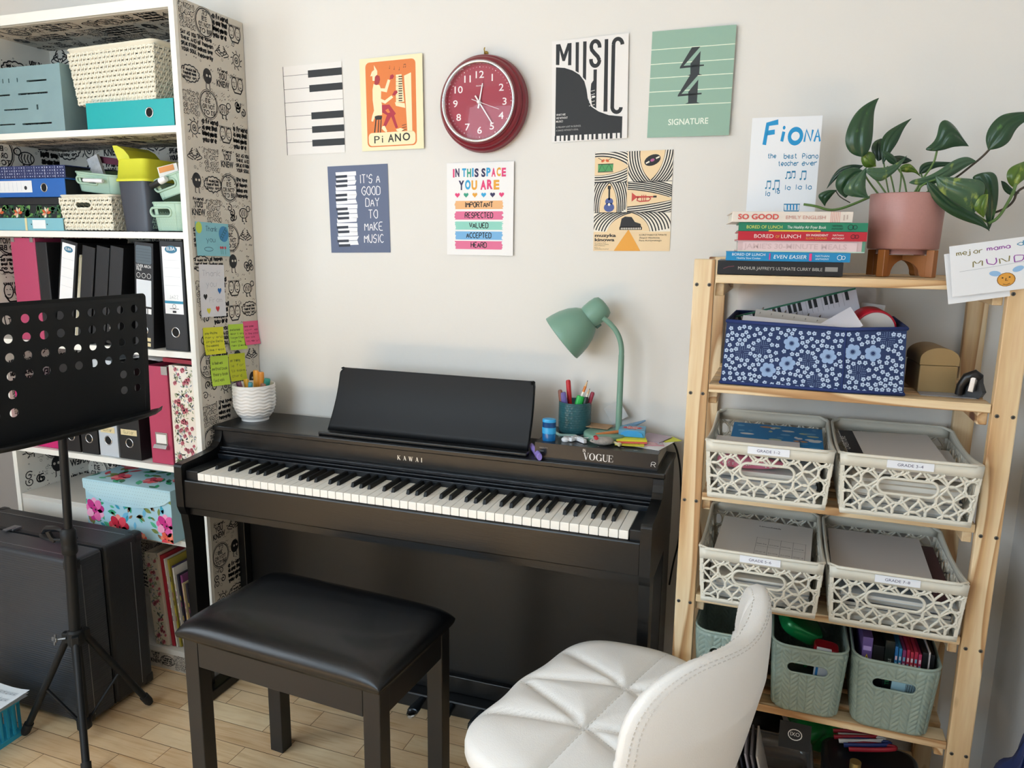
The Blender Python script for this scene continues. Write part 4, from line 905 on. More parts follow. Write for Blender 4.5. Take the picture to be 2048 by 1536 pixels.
def poster(label, x, z, t, bg, draw, yaw=0.0, lift=.0012, quad=None, group=None):
    mb = MB(); m = mat(bg, .55); w, h = 8*IN_, 10*IN_
    mb.box(-w/2, w/2, -.0004, 0, -h/2, h/2, m)
    A = Art(mb, (-w/2, -.0004, -h/2), (IN_, 0, 0), (0, 0, IN_), (0, -1, 0), .00012)
    if quad:
        TL, TR, BR, BL = quad
        def pm(px, py):
            u, v = .5, .5
            for _ in range(6):
                lx, ly = BL[0]+(TL[0]-BL[0])*v, BL[1]+(TL[1]-BL[1])*v; rx, ry = BR[0]+(TR[0]-BR[0])*v, BR[1]+(TR[1]-BR[1])*v
                u = (px-lx)/(rx-lx); bx, by = BL[0]+(BR[0]-BL[0])*u, BL[1]+(BR[1]-BL[1])*u; tx, ty = TL[0]+(TR[0]-TL[0])*u, TL[1]+(TR[1]-TL[1])*u; v = (py-by)/(ty-by)
            return (u*8, v*10)
        A.pm = pm; A.pp = lambda s: [pm(*q) for q in s]
    draw(A)
    o = mb.build('poster', loc=(x, -lift-math.sin(abs(yaw))*w/2, z)); o.rotation_euler = (0, -t, yaw)
    return tag(o, label, 'poster', group)
def mt(c): return mat(c, .6)
def d_keys(A):
    k = mt('#1a1b1d'); A.rect(-.0, .0, .07, 10, k, 2)
    for y in (1.42, 2.9, 4.4, 5.95, 7.45, 8.95): A.rect(0, y-.02, 8, y+.02, k)
    for a, b, x in ((8.55, 9.35, 3.45), (6.95, 7.72, 3.55), (3.9, 4.68, 3.65), (2.38, 3.12, 3.65), (.85, 1.6, 3.6)): A.rect(x, a, 8, b, mt('#26282a'), 3)
poster('white poster of large piano keys seen from above, leftmost of the upper row', -1.3587, 1.7612, .0162, '#e8e3de', d_keys)
def d_piano(A):
    O, C, Dk, Rd = mt('#e07c3a'), mt('#f0e3b8'), mt('#2c2620'), mt('#b02c3c'); pp = A.pp
    A.rrect(.75, .4, 7.15, 9.55, .5, O); A.rrect(.92, .52, 6.98, 1.95, .45, C, 2)
    for i, (c, xx) in enumerate(zip('PiANO', (1.65, 2.65, 3.45, 4.35, 5.35))): A.text(c, xx, .8+.04*i, .85, Dk, 3, wid=(.72, .16, .78, .78, .95)[i], bold=.0 if i < 2 else .03)
    A.poly(pp([(905,238),(952,216),(957,610),(925,612)]), C, 2)
    A.poly(pp([(850,232),(888,228),(905,410),(850,416)]), C, 2); A.poly(pp([(843,414),(908,420),(912,452),(850,438)]), C, 2)
    for i in range(11): y = 240+16*i; A.poly(pp([(868,y),(893,y-1),(893,y+6),(868,y+7)]), Dk, 3)
    for i in range(6): y = 246+29*i; A.poly(pp([(850,y),(893,y-1),(893,y+1),(850,y+2)]), O, 3)
    A.poly(pp([(697,292),(738,300),(750,330),(748,395),(755,430),(757,498),(712,505),(696,545),(684,540),(690,505),(702,470),(692,400),(690,330)]), C, 2)
    A.poly(pp([(722,320),(775,322),(795,262),(812,268),(788,348),(740,338)]), C, 3); A.poly(pp([(735,385),(775,402),(820,368),(832,382),(778,424),(745,410)]), C, 3)
    A.poly(pp([(808,262),(812,236),(828,228),(838,240),(830,258)]), Rd, 3); A.poly(pp([(824,366),(840,338),(858,336),(862,350),(842,370)]), Rd, 3)
    A.poly(pp([(704,296),(702,258),(716,232),(738,240),(742,262),(736,288),(720,300)]), mt('#a8343c'), 3)
    A.poly(pp([(674,242),(684,212),(700,200),(698,168),(722,206),(722,230),(706,244),(704,272),(690,272),(688,240)]), C, 4)
    A.poly(pp([(755,432),(806,430),(850,490),(838,502),(864,584),(848,588),(818,510),(782,578),(764,574),(790,500),(757,482)]), Rd, 3)
    A.poly(pp([(778,468),(798,456),(812,482),(796,486)]), O, 4)
    A.poly(pp([(760,574),(776,572),(792,606),(788,618),(770,606),(755,590)]), C, 4); A.poly(pp([(850,596),(880,586),(904,596),(880,612),(858,608)]), C, 4)
    A.poly(pp([(706,510),(730,502),(758,506),(754,530),(712,532)]), Dk, 3)
    for a, b, c in ((712,704,8), (732,728,6), (748,744,6)): A.poly(pp([(a,532),(a+c,532),(b+c,618),(b,618)]), Dk, 3)
    for x, y in ((890,568),(892,584),(892,602)): A.poly(pp([(x,y),(x+28,y-8),(x+28,y-4),(x,y+4)]), Dk, 5)
    for i, (x, y) in enumerate(((806,190),(838,196),(872,200),(902,182))): q = A.pm(x, y); A.note(q[0], q[1], .38, Dk, 3, two=(i == 3))
poster('cream and orange poster of a pianist in a white coat, titled piano', -1.0969, 1.7652, .0111, '#f0e4bb', d_piano, yaw=-.03, quad=((594,130),(1028,90),(1029,724),(626,746)))
def d_good(A):
    Wt, Dk = mt('#ecebee'), mt('#2a2f3c'); random.seed(5); y = 9.3
    for i in range(16):
        hh = .47; s = random.uniform(-.05, .08); x0 = 1.0+random.uniform(-.08, .12)
        A.poly([(x0, y), (3.75+random.uniform(-.1, .12), y+s), (3.7+random.uniform(-.1, .15), y-hh+s), (x0+.05, y-hh-.02)], Wt)
        if i % 7 in (0, 1, 2, 4, 5): A.poly([(x0-.05, y-hh+.1), (x0+1.55, y-hh+.13), (x0+1.55, y-hh-.16), (x0, y-hh-.2)], Dk, 2)
        y -= hh+.06
    for t, yy, x, w in (("IT'S A", 7.95, 4.3, 2.6), ('GOOD', 6.6, 4.5, 2.4), ('DAY', 5.3, 4.95, 1.75), ('TO', 3.95, 5.3, 1.15), ('MAKE', 2.55, 4.7, 2.35), ('MUSIC', 1.15, 4.6, 2.5)): A.hand(t, x, yy, .95, Wt, 2, w=.09, wid=w, rnd=.0, smooth=2)
poster("slate blue poster with crooked piano keys and thin white capitals", -1.2136, 1.4715, .0197, '#5a6480', d_good)
def d_space(A):
    P_, N_, G_, Y_, B_ = mt('#df3a72'), mt('#2a2550'), mt('#2f9a7c'), mt('#e3a02c'), mt('#2b9fcf')
    cs_ = [P_, N_, G_, B_, Y_, P_, N_, B_, G_, Y_, P_, N_]
    x = .75
    for i, c in enumerate('IN THIS SPACE'):
        if c == ' ': x += .22; continue
        w = .2 if c == 'I' else .5; A.text(c, x, 8.5+.05*(i % 2), .86, (P_, N_, P_, B_, G_, B_, N_, P_, N_, B_, P_, Y_, P_)[i], 2, wid=w, bold=.065); x += w+.1
    x = 1.45
    for i, c in enumerate('YOU ARE'):
        if c == ' ': x += .3; continue
        A.text(c, x, 7.15+.05*(i % 2), .95, (N_, B_, Y_, N_, P_, P_, Y_)[i], 2, wid=.68, bold=.07); x += .78
    for i, c in enumerate((P_, G_, Y_, B_, N_, P_)): A.poly(heart(1.3+1.06*i, 6.55, .3), c, 2)
    random.seed(6)
    for t, c, y in (('IMPORTANT', '#eab27a', 5.02), ('RESPECTED', '#dd6c92', 3.88), ('VALUED', '#8fcfbf', 2.78), ('ACCEPTED', '#74aedb', 1.7), ('HEARD', '#dd6c92', .65)):
        R_ = [(1.0+random.uniform(-.08, .12), y+.9-.9*k/8) for k in range(9)]; L_ = [(6.75+random.uniform(-.12, .12), y+.9*k/8) for k in range(9)]
        A.poly(R_+L_, mt(c), 1); A.hand(t, 3.9, y+.2, .56, INK, 3, w=.095, wid=len(t)*.37, align='C', smooth=1, rnd=0)
poster('white poster of rainbow words and five pastel brush bars', -.8240, 1.4706, .0005, '#ebe8e6', d_space, yaw=-.025)
def d_music(A):
    K = mt('#1d1e20'); Wt = mt('#e8e3df'); pp = A.pp
    for s in ([(158,178),(185,176),(208,240),(232,172),(257,170),(257,306),(236,306),(238,215),(216,280),(200,280),(182,215),(181,304),(159,303)],
              [(283,167),(304,166),(304,352),(284,344)], [(330,163),(352,162),(350,400),(330,380)],
              [(464,152),(486,151),(482,592),(458,592)], [(396,334),(417,333),(414,575),(388,560),(378,470),(382,420),(396,400)]): A.poly(pp(s), K, 1)
    def arc(cx, cy, rx, ry, a0, a1, w, n=14): A.line([A.pm(cx+rx*math.cos(math.radians(a0+(a1-a0)*i/n)), cy-ry*math.sin(math.radians(a0+(a1-a0)*i/n))) for i in range(n+1)], w, K, 1)
    arc(407, 196, 26, 34, -10, 190, .38); A.line([A.pm(381,196), A.pm(384,214), A.pm(402,236), A.pm(422,256), A.pm(432,278)], .38, K, 1); arc(406, 276, 26, 36, 0, -190, .38)
    arc(545, 185, 27, 34, 0, 180, .38); A.line([A.pm(518,185), A.pm(511,570)], .38, K, 1); arc(537, 565, 26, 30, 180, 360, .38)
    L_ = [A.pm(*q) for q in ((160,318),(215,322),(265,338),(310,365),(340,405),(354,455),(362,510),(385,562),(430,592),(490,614),(572,622))]
    A.line(L_, .22, Wt, 2); A.poly(L_+[A.pm(569,722), A.pm(160,747)], K, 3)
    A.poly(pp([(158,747),(569,722),(568,756),(158,780)]), K, 3)
    for i in range(14): x = 170+28.6*i; y = 746-1.6*(i+.3)*1.02; A.poly(pp([(x,y),(x+20-(i % 3)*4,y-1),(x+20-(i % 3)*4,y+34),(x,y+35)]), Wt, 4)
    for i, t in enumerate(('WHAT ARE', 'WE WITHOUT', 'MUSIC?')): q = A.pm(166, 620+21*i); A.text(t, q[0], q[1], .2, Wt, 5, wid=(1.0, 1.25, .75)[i], bold=.01)
    for i, t in enumerate(('A MELODY LOST IN SILENCE.', 'A DANCE WITHOUT A SOUL.')): q = A.pm(166, 697+21*i); A.text(t, q[0], q[1], .17, mt('#b9b6b3'), 5, wid=(2.7, 2.45)[i])
    A.disc(*A.pm(397, 500), .2, Wt, 5, ry=.09); [A.line([A.pm(370, 470+22*i), A.pm(405, 460+22*i)], .05, Wt, 5) for i in range(5)]
poster('black and white poster with tall letters and a grand piano silhouette', -.5186, 1.7730, .0234, '#e8e3df', d_music, yaw=-.02, quad=((131,160),(610,118),(599,756),(141,789)))
def d_44(A):
    L_ = mt('#e9efda'); K = mt('#2f3436')
    for y in (8.3, 6.95, 5.65, 4.35, 3.0): A.rect(0, y-.035, 8, y+.035, L_)
    for x, y in ((2.9, 5.68), (2.85, 3.08)):
        A.poly([(x, y+.85), (x+1.05, y+2.6), (x+1.85, y+2.6), (x+.35, y+.95), (x+2.3, y+.95), (x+2.3, y+.82), (x, y+.72)], K, 2)
        A.poly([(x+1.0, y+1.1), (x+1.9, y+2.2), (x+1.9, y+.12), (x+2.2, y+.0), (x+.75, y+.0), (x+1.05, y+.12)], K, 2)
    A.text('SIGNATURE', 4, 1.15, .58, mt('#e9efe0'), 2, 'C', wid=3.9, bold=.02)
poster('sage green poster with stacked fours on stave lines', -.2607, 1.7743, -.0074, '#90b09d', d_44, yaw=-.045)
def d_muz(A):
    K = mt('#221f20'); C = mt('#eccfa4'); W_ = mt('#f0e6d6')
    def fan(x0, y0, x1, y1, pts, off, n=7, w=.13):
        A.clip = (x0, x1, y0, y1)
        for k in range(n): A.line([(px+off[0]*k, py+off[1]*k) for px, py in pts], w, K, 2)
        A.clip = None
    A.rect(.0, 2.0, 8, 10, W_, 1)
    def curve(ax, ay, bx, by, cx, cy, n=14): return [((1-t)**2*ax+2*t*(1-t)*bx+t*t*cx, (1-t)**2*ay+2*t*(1-t)*by+t*t*cy) for t in [i/n for i in range(n+1)]]
    # top left: drum panel
    A.poly(curve(0, 9.5, 2.2, 9.7, 3.4, 8.6)+curve(3.4, 8.4, 2.2, 7.7, 0, 7.7), C, 3)
    fan(0, 8.6, 3.42, 10, curve(-.5, 9.55, 2.0, 9.9, 3.8, 8.5), (.12, .24)); fan(0, 6.98, 3.42, 8.6, curve(-.5, 7.75, 2.2, 7.6, 3.8, 8.6), (.05, -.24))
    # top right: record panel
    A.poly(curve(4.7, 10, 4.6, 8.2, 5.8, 7.1)+curve(5.8, 7.1, 7.1, 8.2, 7.2, 10), C, 3)
    fan(3.5, 6.98, 5.8, 10, curve(4.65, 10.2, 4.6, 8.2, 5.9, 6.9), (-.26, -.02)); fan(5.8, 6.98, 8, 10, curve(7.2, 10.2, 7.1, 8.2, 5.7, 6.9), (.26, -.02))
    # middle left: guitar panel
    A.poly(curve(.6, 3.9, .5, 6.0, 1.6, 6.9)+curve(1.6, 6.9, 2.5, 6.0, 2.4, 3.9), C, 3)
    fan(0, 3.95, 1.6, 6.95, curve(.6, 3.7, .5, 6.0, 1.7, 7.1), (-.2, .12)); fan(1.5, 3.95, 3.42, 6.95, curve(2.45, 3.7, 2.5, 6.0, 1.5, 7.1), (.2, .12))
    # middle right: trumpet panel
    A.poly([(3.5, 6.2)]+curve(3.5, 6.2, 6, 6.0, 8, 5.3)+curve(8, 5.1, 6, 4.7, 3.5, 4.5), C, 3)
    fan(3.5, 5.4, 8, 6.95, curve(3.3, 6.25, 6, 6.1, 8.3, 5.2), (.0, .2)); fan(3.5, 3.95, 8, 5.2, curve(3.3, 4.45, 6, 4.6, 8.3, 5.2), (.1, -.22))
    # bottom band: arches round the piano
    A.rect(0, 0, 8, 1.95, C, 1)
    A.poly([(1.4, 1.95)]+curve(1.4, 2.0, 1.9, 3.4, 4.0, 3.85)+curve(4.0, 3.85, 5.6, 3.4, 5.9, 2.0), C, 3)
    fan(0, 2.0, 4, 3.9, curve(1.45, 1.9, 1.9, 3.5, 4.2, 3.95), (-.3, .06), 8); fan(3.9, 2.0, 8, 3.9, curve(5.9, 1.9, 5.6, 3.5, 3.8, 3.95), (.32, .06), 8)
    for y in (6.96, 3.92): A.rect(0, y-.03, 8, y+.03, K, 4)
    A.rect(3.43, 3.9, 3.49, 10, C, 4)
    # motifs
    G = mt('#4f9a5c'); A.poly([(.35, 8.05), (1.9, 8.1), (1.95, 8.85), (.35, 8.8)], G, 5); A.line([(.4, 8.1), (.75, 8.78), (1.1, 8.12), (1.5, 8.82), (1.85, 8.15)], .05, K, 6); A.rect(.33, 8.0, 1.95, 8.07, K, 6); A.rect(.33, 8.78, 1.95, 8.85, K, 6)
    for x, q in ((.85, -1), (1.3, 1)): A.disc(x, 9.15, .2, mt('#dd6a40'), 5, ry=.13, a0=q*-.5); A.line([(x, 9.15), (x+q*.5, 9.45)], .05, K, 5)
    A.disc(5.95, 9.05, .85, K, 5, ry=.52, a0=.35); A.disc(5.95, 9.05, .22, mt('#b0588c'), 6, ry=.14, a0=.35); A.line([(5.3, 8.75), (5.65, 8.92)], .14, W_, 6); A.line([(6.3, 9.2), (6.65, 9.36)], .14, W_, 6)
    Bl = mt('#4a5a94'); A.disc(1.6, 4.45, .55, Bl, 5, ry=.45); A.disc(1.6, 5.05, .42, Bl, 5, ry=.36); A.rect(1.5, 5.2, 1.68, 6.4, K, 5); A.rect(1.42, 6.3, 1.75, 6.65, K, 6); A.disc(1.6, 4.75, .14, W_, 6)
    Rt = mt('#c4453c'); A.poly([(3.95, 5.0), (3.95, 5.9), (4.4, 5.55), (6.2, 5.5), (6.2, 5.38), (4.4, 5.35)], Rt, 5); A.line([(4.6, 5.42), (4.5, 5.1), (4.8, 5.0), (5.7, 5.05), (5.9, 5.25), (5.75, 5.42)], .12, Rt, 5); A.rect(6.15, 5.36, 6.5, 5.55, K, 6)
    for q in range(3): A.rect(4.95+.2*q, 5.0, 5.03+.2*q, 5.65, Rt, 6)
    A.poly([(2.75, 2.25), (2.95, 3.3), (3.3, 3.5), (4.0, 3.45), (4.35, 2.95), (4.95, 2.75), (5.05, 2.3)], K, 5); A.rect(2.75, 2.15, 5.1, 2.45, K, 5); [A.rect(2.9+.18*q, 2.2, 3.0+.18*q, 2.38, W_, 6) for q in range(12)]
    A.poly([(2.2, 0), (3.7, 2.2), (5.0, 0)], mt('#e8a23c'), 4)
    A.text('muzyka', .15, 1.45, .33, K, 5, wid=2.25, bold=.04); A.text('kinowa', .15, 1.0, .33, K, 5, wid=2.1, bold=.04)
    for i, t in enumerate(('KORZYNSKI ULTIMATE', 'Zespol Akademia', 'Pana Korzynskiego')): A.text(t, 4.85, 1.55-.28*i, .17, K, 5, wid=(2.8, 2.1, 2.3)[i])
    for i in range(5): A.text(('21 wrzesnia 20:00', 'Zespol Kultury Klegelag', 'Pana Wolnosci', 'Bilety na', 'www.bilety.net.gdn.pl')[i], .15, .78-.14*i-(.06 if i > 2 else 0), .085, K, 5, wid=(1.2, 1.5, 1.1, .6, 1.5)[i])
poster('cream concert poster with black wavy lines, drum, record, guitar and trumpet', -.3948, 1.4892, .0122, '#efe0c6', d_muz)

# ---- clock
ck = thing('wall_clock', 'round crimson wall clock with ribbed case and white numerals', 'clock', (-.808, 0, 1.748))
Rm = rot('X', PI/2)
cr_ = mat('#7c1426', .32, coat=.3); fm = mat('#9c2438', .5); chrome = mat('#d8d8da', .15, 1)
b = MB(); pf_ = [(.118, .001), (.124, .006), (.127, .014), (.1235, .019), (.124, .021), (.125, .028), (.121, .034), (.117, .035), (.118, .037), (.1175, .043), (.112, .049), (.1075, .050), (.108, .052), (.107, .057), (.103, .0605)]
b.lathe(pf_, cr_, (0, 0, 0), Rm, 72, cap=False); b.build('case', ck)
b = MB(); b.lathe([(.1035, .058), (.1045, .0615), (.1025, .064), (.098, .063), (.0955, .056), (.0950, .046)], chrome, (0, 0, 0), Rm, 72, cap=False); b.build('bezel', ck)
b = MB(); b.lathe([(.0001, .046), (.0955, .046)], fm, (0, 0, 0), Rm, 64, cap=False)
A = Art(b, (0, -.046, 0), (1, 0, 0), (0, 0, 1), (0, -1, 0), .0002); nm = mat('#efe3e2', .5)
for i in range(1, 13):
    a = PI/2-i*PI/6; r = .071; h = .0185; A.text(str(i), r*math.cos(a), r*math.sin(a)-h/2, h, nm, 1, 'C', bold=.012, xs=1.2)
for i in range(60):
    a = 2*PI*i/60
    if i % 5: A.line([(.0885*math.cos(a), .0885*math.sin(a)), (.0905*math.cos(a), .0905*math.sin(a))], .0007, nm)
    else: A.disc(.0895*math.cos(a), .0895*math.sin(a), .0013, nm, n=8)
A.text('MAYMUR', 0, .040, .0038, nm, 1, 'C'); b.build('dial', ck)
def hand_(nm_, ang, L_, tail, w, y, c):
    b = MB(); A = Art(b, (0, -y, 0), (1, 0, 0), (0, 0, 1), (0, -1, 0)); d = (math.cos(ang), math.sin(ang)); n_ = (-d[1], d[0])
    b.prism([(-tail*d[0]+n_[0]*w, -tail*d[1]+n_[1]*w), (-tail*d[0]-n_[0]*w, -tail*d[1]-n_[1]*w), (L_*d[0]-n_[0]*w*.6, L_*d[1]-n_[1]*w*.6), (L_*d[0]+n_[0]*w*.6, L_*d[1]+n_[1]*w*.6)], (0, -y, 0), (1, 0, 0), (0, 0, 1), (0, -1, 0), .0008, c)
    b.build(nm_, ck)
sv = mat('#e6e0e0', .3)
hand_('hour_hand', PI/2-math.radians(11), .048, .016, .0024, .049, sv); hand_('minute_hand', PI/2-math.radians(146), .070, .020, .0020, .051, sv); hand_('second_hand', PI/2-math.radians(110), .062, .022, .0008, .053, sv)
b = MB(); b.lathe([(.005, .047), (.005, .055), (.003, .056)], sv, (0, 0, 0), Rm, 16); b.build('hub', ck)
b = MB(); G = glass_mat(); b.lathe([(.0001, .0605), (.05, .060), (.0965, .0580)], G, (0, 0, 0), Rm, 48, cap=False); b.build('glass', ck)
b = MB(); br = mat('#b89a52', .35, .8); b.tube([(0, -.002, .128), (0, -.012, .133), (0, -.016, .140), (0, -.012, .145)], .0018, br, 8); b.lathe([(.006, 0), (.006, .003), (.003, .005)], br, (0, -.001, .133), Rm, 14); tag(b.build('wall_hook', loc=(-.808, 0, 1.748)), 'small brass hook above the clock', 'hook')

# ================================================================ PIANO  (origin: front left corner of the keys, floor level)
bw = black_wood(); gl = mat('#0d0d0f', .22); blu = mat('#14161b', .3)
pi_ = thing('digital_piano', 'black upright digital piano with its music rest raised, against the wall', 'piano', (-1.521, -.3907, 0), .0163)
PW0, PW1 = -.069, 1.277; YB = .362; ZK = .73
prof = [(-.012, .628), (-.014, .70), (-.013, .748), (-.008, .754), (.05, .757), (.11, .762), (.135, .768), (.150, .780), (.158, .795), (.160, .8135), (YB, .8135), (YB, .60), (.0, .60), (-.006, .612)]
for x, nm_ in ((PW0, 'cheek'), (PW1-.026, 'cheek')):
    MB().prism(prof, (x, 0, 0), (0, 1, 0), (0, 0, 1), (1, 0, 0), .026, bw).build(nm_, pi_, bev=.003)
# legs: front column with a swept top, rear panel side, foot
legp = [(-.002, .627), (.0, .60), (.004, .57), (.008, .54), (.011, .50), (.011, .03), (.063, .03), (.063, .627)]
for x in (PW0+.001, PW1-.049): 
    MB().prism(legp, (x+(0 if x < 0 else .022), 0, 0), (0, 1, 0), (0, 0, 1), (1, 0, 0), .026, bw).build('front_leg', pi_, bev=.003)
    MB().box(x, x+.048, .02, YB, .0, .034, bw).build('foot', pi_, bev=.004)
    if x < 0: MB().box(x+.006, x+.020, .2335, .235, .529, .537, mat('#cfd0d2', .3, .8)).build('bracket', pi_)
    MB().box(x+(.0 if x < 0 else .022), x+(.026 if x < 0 else .048), .235, YB, .034, .62, bw).build('side_panel', pi_, bev=.002)
MB().box(PW0+.028, PW1-.028, .262, .28, .10, .62, bw).build('back_panel', pi_, bev=.001)
MB().box(PW0+.028, PW1-.028, .245, .285, .05, .105, bw).build('bottom_rail', pi_, bev=.003)
MB().box(PW0, PW1+.004, .150, YB+.002, .8145, .829, bw).build('top', pi_, bev=.003)
MB().box(PW0+.026, PW1-.026, .163, .18, .766, .8145, bw).build('fascia', pi_, bev=.001)
b = MB(); b.box(PW0+.026, PW1-.026, .148, .18, .757, .766, blu); b.box(PW0+.026, PW1-.026, .143, .16, .750, .755, blu); b.box(PW0+.026, PW1-.026, .155, .165, .742, .757, bw); b.box(PW0+.026, PW1-.026, .135, .158, .7425, .7475, blu); b.build('fallboard', pi_, bev=.0015)
b = MB(); b.prism([(.137, .7425), (.145, .7425), (.152, .726), (.142, .724)], (PW0+.026, 0, 0), (0, 1, 0), (0, 0, 1), (1, 0, 0), PW1-PW0-.052, mat('#1a2027', .35)); b.build('fallboard_lip', pi_, bev=.001)
b = MB(); b.box(PW0+.024, PW1-.024, -.008, .010, .625, .708, bw); b.build('key_slip', pi_, bev=.004)
MB().box(PW0+.026, PW1-.026, .01, .26, .600, .690, bw).build('keybed', pi_)
MB().box(PW0+.026, -.0015, .004, .14, .69, .733, mat('#0f1013', .4)).build('end_block', pi_, bev=.002)
MB().box(1.2235, PW1-.026, .004, .14, .69, .733, mat('#0f1013', .4)).build('end_block', pi_, bev=.002)
# keys
KW = 1.222/52; wk = mat('#f0ece4', .28); bk = mat('#0c0c0d', .5, spec=.3)
PAT = {0: 'A', 1: 'B', 2: 'C', 3: 'D', 4: 'E', 5: 'F', 6: 'G'}
def white_mesh():
    m = MB(); m.box(.0007, KW-.0007, 0, .14, ZK-.021, ZK, wk); return m
w0 = white_mesh().build('white_key', pi_, bev=.0012)
blk = MB(); P_ = [(-.0048, 0), (.0048, 0), (.0048, .093), (-.0048, .093)]
blk.add([(-.0052, .0, ZK-.004), (.0052, .0, ZK-.004), (.0052, .095, ZK-.004), (-.0052, .095, ZK-.004), (-.0042, .006, ZK+.0115), (.0042, .006, ZK+.0115), (.0042, .095, ZK+.0120), (-.0042, .095, ZK+.0120)], [(0,3,2,1),(4,5,6,7),(0,1,5,4),(1,2,6,5),(2,3,7,6),(3,0,4,7)], bk)
k0 = blk.build('black_key', pi_, bev=.0012)
seq = 'ABCDEFG'; first = True
for i in range(52):
    o = w0 if i == 0 else w0.copy()
    if i: COL.objects.link(o); o.parent = pi_
    o.location = (i*KW, 0, 0)
    c = seq[i % 7]
    if c in 'ACDFG' and i < 51:
        q = k0 if first else k0.copy()
        if not first: COL.objects.link(q); q.parent = pi_
        first = False; off = {'A': .001, 'C': -.0016, 'D': .0016, 'F': -.002, 'G': 0}[c]; q.location = ((i+1)*KW+off, .047, 0)
b = MB(); A = Art(b, (.545, .163, .784), (1, 0, 0), (0, 0, 1), (0, -1, 0), .0004); serif(A, 'KAWAI', 0, 0, .0125, mat('#e9e6de', .3, .3), 1, gap=.62); b.build('maker_lettering', pi_)
# music rest (leans back, concave), ledge
ra = V(0, math.sin(.22), math.cos(.22)); x0, x1 = .300, .915; base = V(0, .205, .836)
def rest(u, v):
    # u across, v up
    r = .02; w0_ = x0+(.028)*v*.9; w1_ = x1-.004+(.004)*v
    p = base+ra*(.185*v); bow = -.018*math.sin(PI*v)*.6
    return V(w0_+(w1_-w0_)*u, p.y+bow*-1, p.z)
mb = MB(); nu, nv = 24, 12; 
def shape(u, v):
    p = rest(u, v); e = min(u, 1-u)*(x1-x0); top = .185*(1-v); r = .016
    if e < r and top < r: 
        dx, dz = r-e, r-top; d_ = math.hypot(dx, dz)
        if d_ > r: k = r/d_; sx = 1 if u < .5 else -1; p.x += sx*(dx-dx*k); p -= ra*(dz-dz*k)
    return p
us = sorted({0, .005, .012, .02, .03, .97, .98, .988, .995, 1}|{i/20 for i in range(1, 20)}); vs_ = sorted({.92, .95, .975, .99, 1}|{i/10 for i in range(0, 10)})
P_ = [shape(u, v) for v in vs_ for u in us]; nU = len(us)
mb.add(P_, [(j*nU+i, j*nU+i+1, (j+1)*nU+i+1, (j+1)*nU+i) for j in range(len(vs_)-1) for i in range(nU-1)], mat('#0c0d0f', .5, spec=.28), True); mb.build('music_rest', pi_, sol=.012)
b = MB(); b.box(x0-.012, x1+.004, .168, .195, .829, .839, bw); b.build('music_ledge', pi_, bev=.003)
for x in (x0+.10, x0+.35, x1-.1): b = MB().obox((x, .215, .836), (.05, .012, .009), I3, blu); b.build('hinge', pi_, bev=.001)
b = MB().box(.42, .86, .205, .30, .0, .050, mat('#131416', .4)); b.build('pedal_box', pi_, bev=.006)
for k, x in enumerate((.595, .69, .785)):
    b = MB(); pd = mat('#10161c', .18); rr = []
    for j, (y, w, z, t_) in enumerate(((.215, .010, .034, .006), (.18, .0125, .036, .007), (.15, .017, .037, .008), (.135, .0175, .036, .008), (.122, .014, .034, .007), (.116, .007, .033, .005))):
        rr.append([V(x+w*math.cos(2*PI*q/12), y, z+t_*math.sin(2*PI*q/12)) for q in range(12)])
    b.rings(rr, mat('#c8ccd0', .12, 1)); b.add([V(0,0,0)]*0, [], pd); b.build('pedal', pi_)
    c = MB(); c.rings([[V(p.x, p.y+.002, p.z+.0035) for p in r_] for r_ in rr[:4]], pd); c.build('pedal_pad', bpy.data.objects[-1] if False else pi_)

# ================================================================ PIANO BENCH
bn = thing('piano_bench', 'black piano bench with a padded vinyl seat', 'bench', (-.978, -.618, 0), -.062)
bwid, bdep = .545, .315; bm_ = mat('#131213', .36); lth = mat('#08090c', .26, bump=.2, bscale=700, coat=.1, spec=.38)
for sx_ in (-1, 1):
    for sy_ in (-1, 1):
        x, y = sx_*(bwid/2-.025), sy_*(bdep/2-.025); g = .019
        MB().box(x-.021, x+.021, y-g, y+g, 0, .478, bm_).build('leg', bn, bev=.002)
for sy_ in (-1, 1): MB().box(-bwid/2+.047, bwid/2-.047, sy_*(bdep/2-.016)-.009, sy_*(bdep/2-.016)+.009, .405, .478, bm_).build('apron', bn, bev=.001)
for sx_ in (-1, 1): MB().box(sx_*(bwid/2-.016)-.009, sx_*(bwid/2-.016)+.009, -bdep/2+.045, bdep/2-.045, .405, .478, bm_).build('apron', bn, bev=.001)
def cush(u, v):
    x, y = 2*u-1, 2*v-1; ex, ey = abs(x)**9, abs(y)**7; e = max(0, 1-ex)**.45*max(0, 1-ey)**.45
    z = .486+.040*e-.006*(1-x*x)*(y*y)*0
    return V(x*(bwid/2+.008)*(1-.012*abs(y)**4), y*(bdep/2+.010)*(1-.010*abs(x)**4), z)
mb = MB(); us = [.5-.5*math.cos(PI*i/44) for i in range(45)]; vs_ = [.5-.5*math.cos(PI*i/32) for i in range(33)]
P_ = [cush(u, v) for v in vs_ for u in us]; nU = 45
mb.add(P_, [(j*nU+i, j*nU+i+1, (j+1)*nU+i+1, (j+1)*nU+i) for j in range(32) for i in range(44)], lth, True)
low = [V(p.x, p.y, .478) for p in P_]; edge = [i for i in range(nU)]+[j*nU+nU-1 for j in range(1, 33)]+[32*nU+i for i in range(nU-2, -1, -1)]+[j*nU for j in range(31, 0, -1)]
E_ = [P_[i] for i in edge]; E2 = [V(p.x*.993, p.y*.99, .477) for p in E_]; k = len(E_)
mb.add(E_+E2, [(i, k+i, k+(i+1) % k, (i+1) % k) for i in range(k)]+[tuple(range(k, 2*k))], lth, True); mb.build('seat_cushion', bn, weld=True)

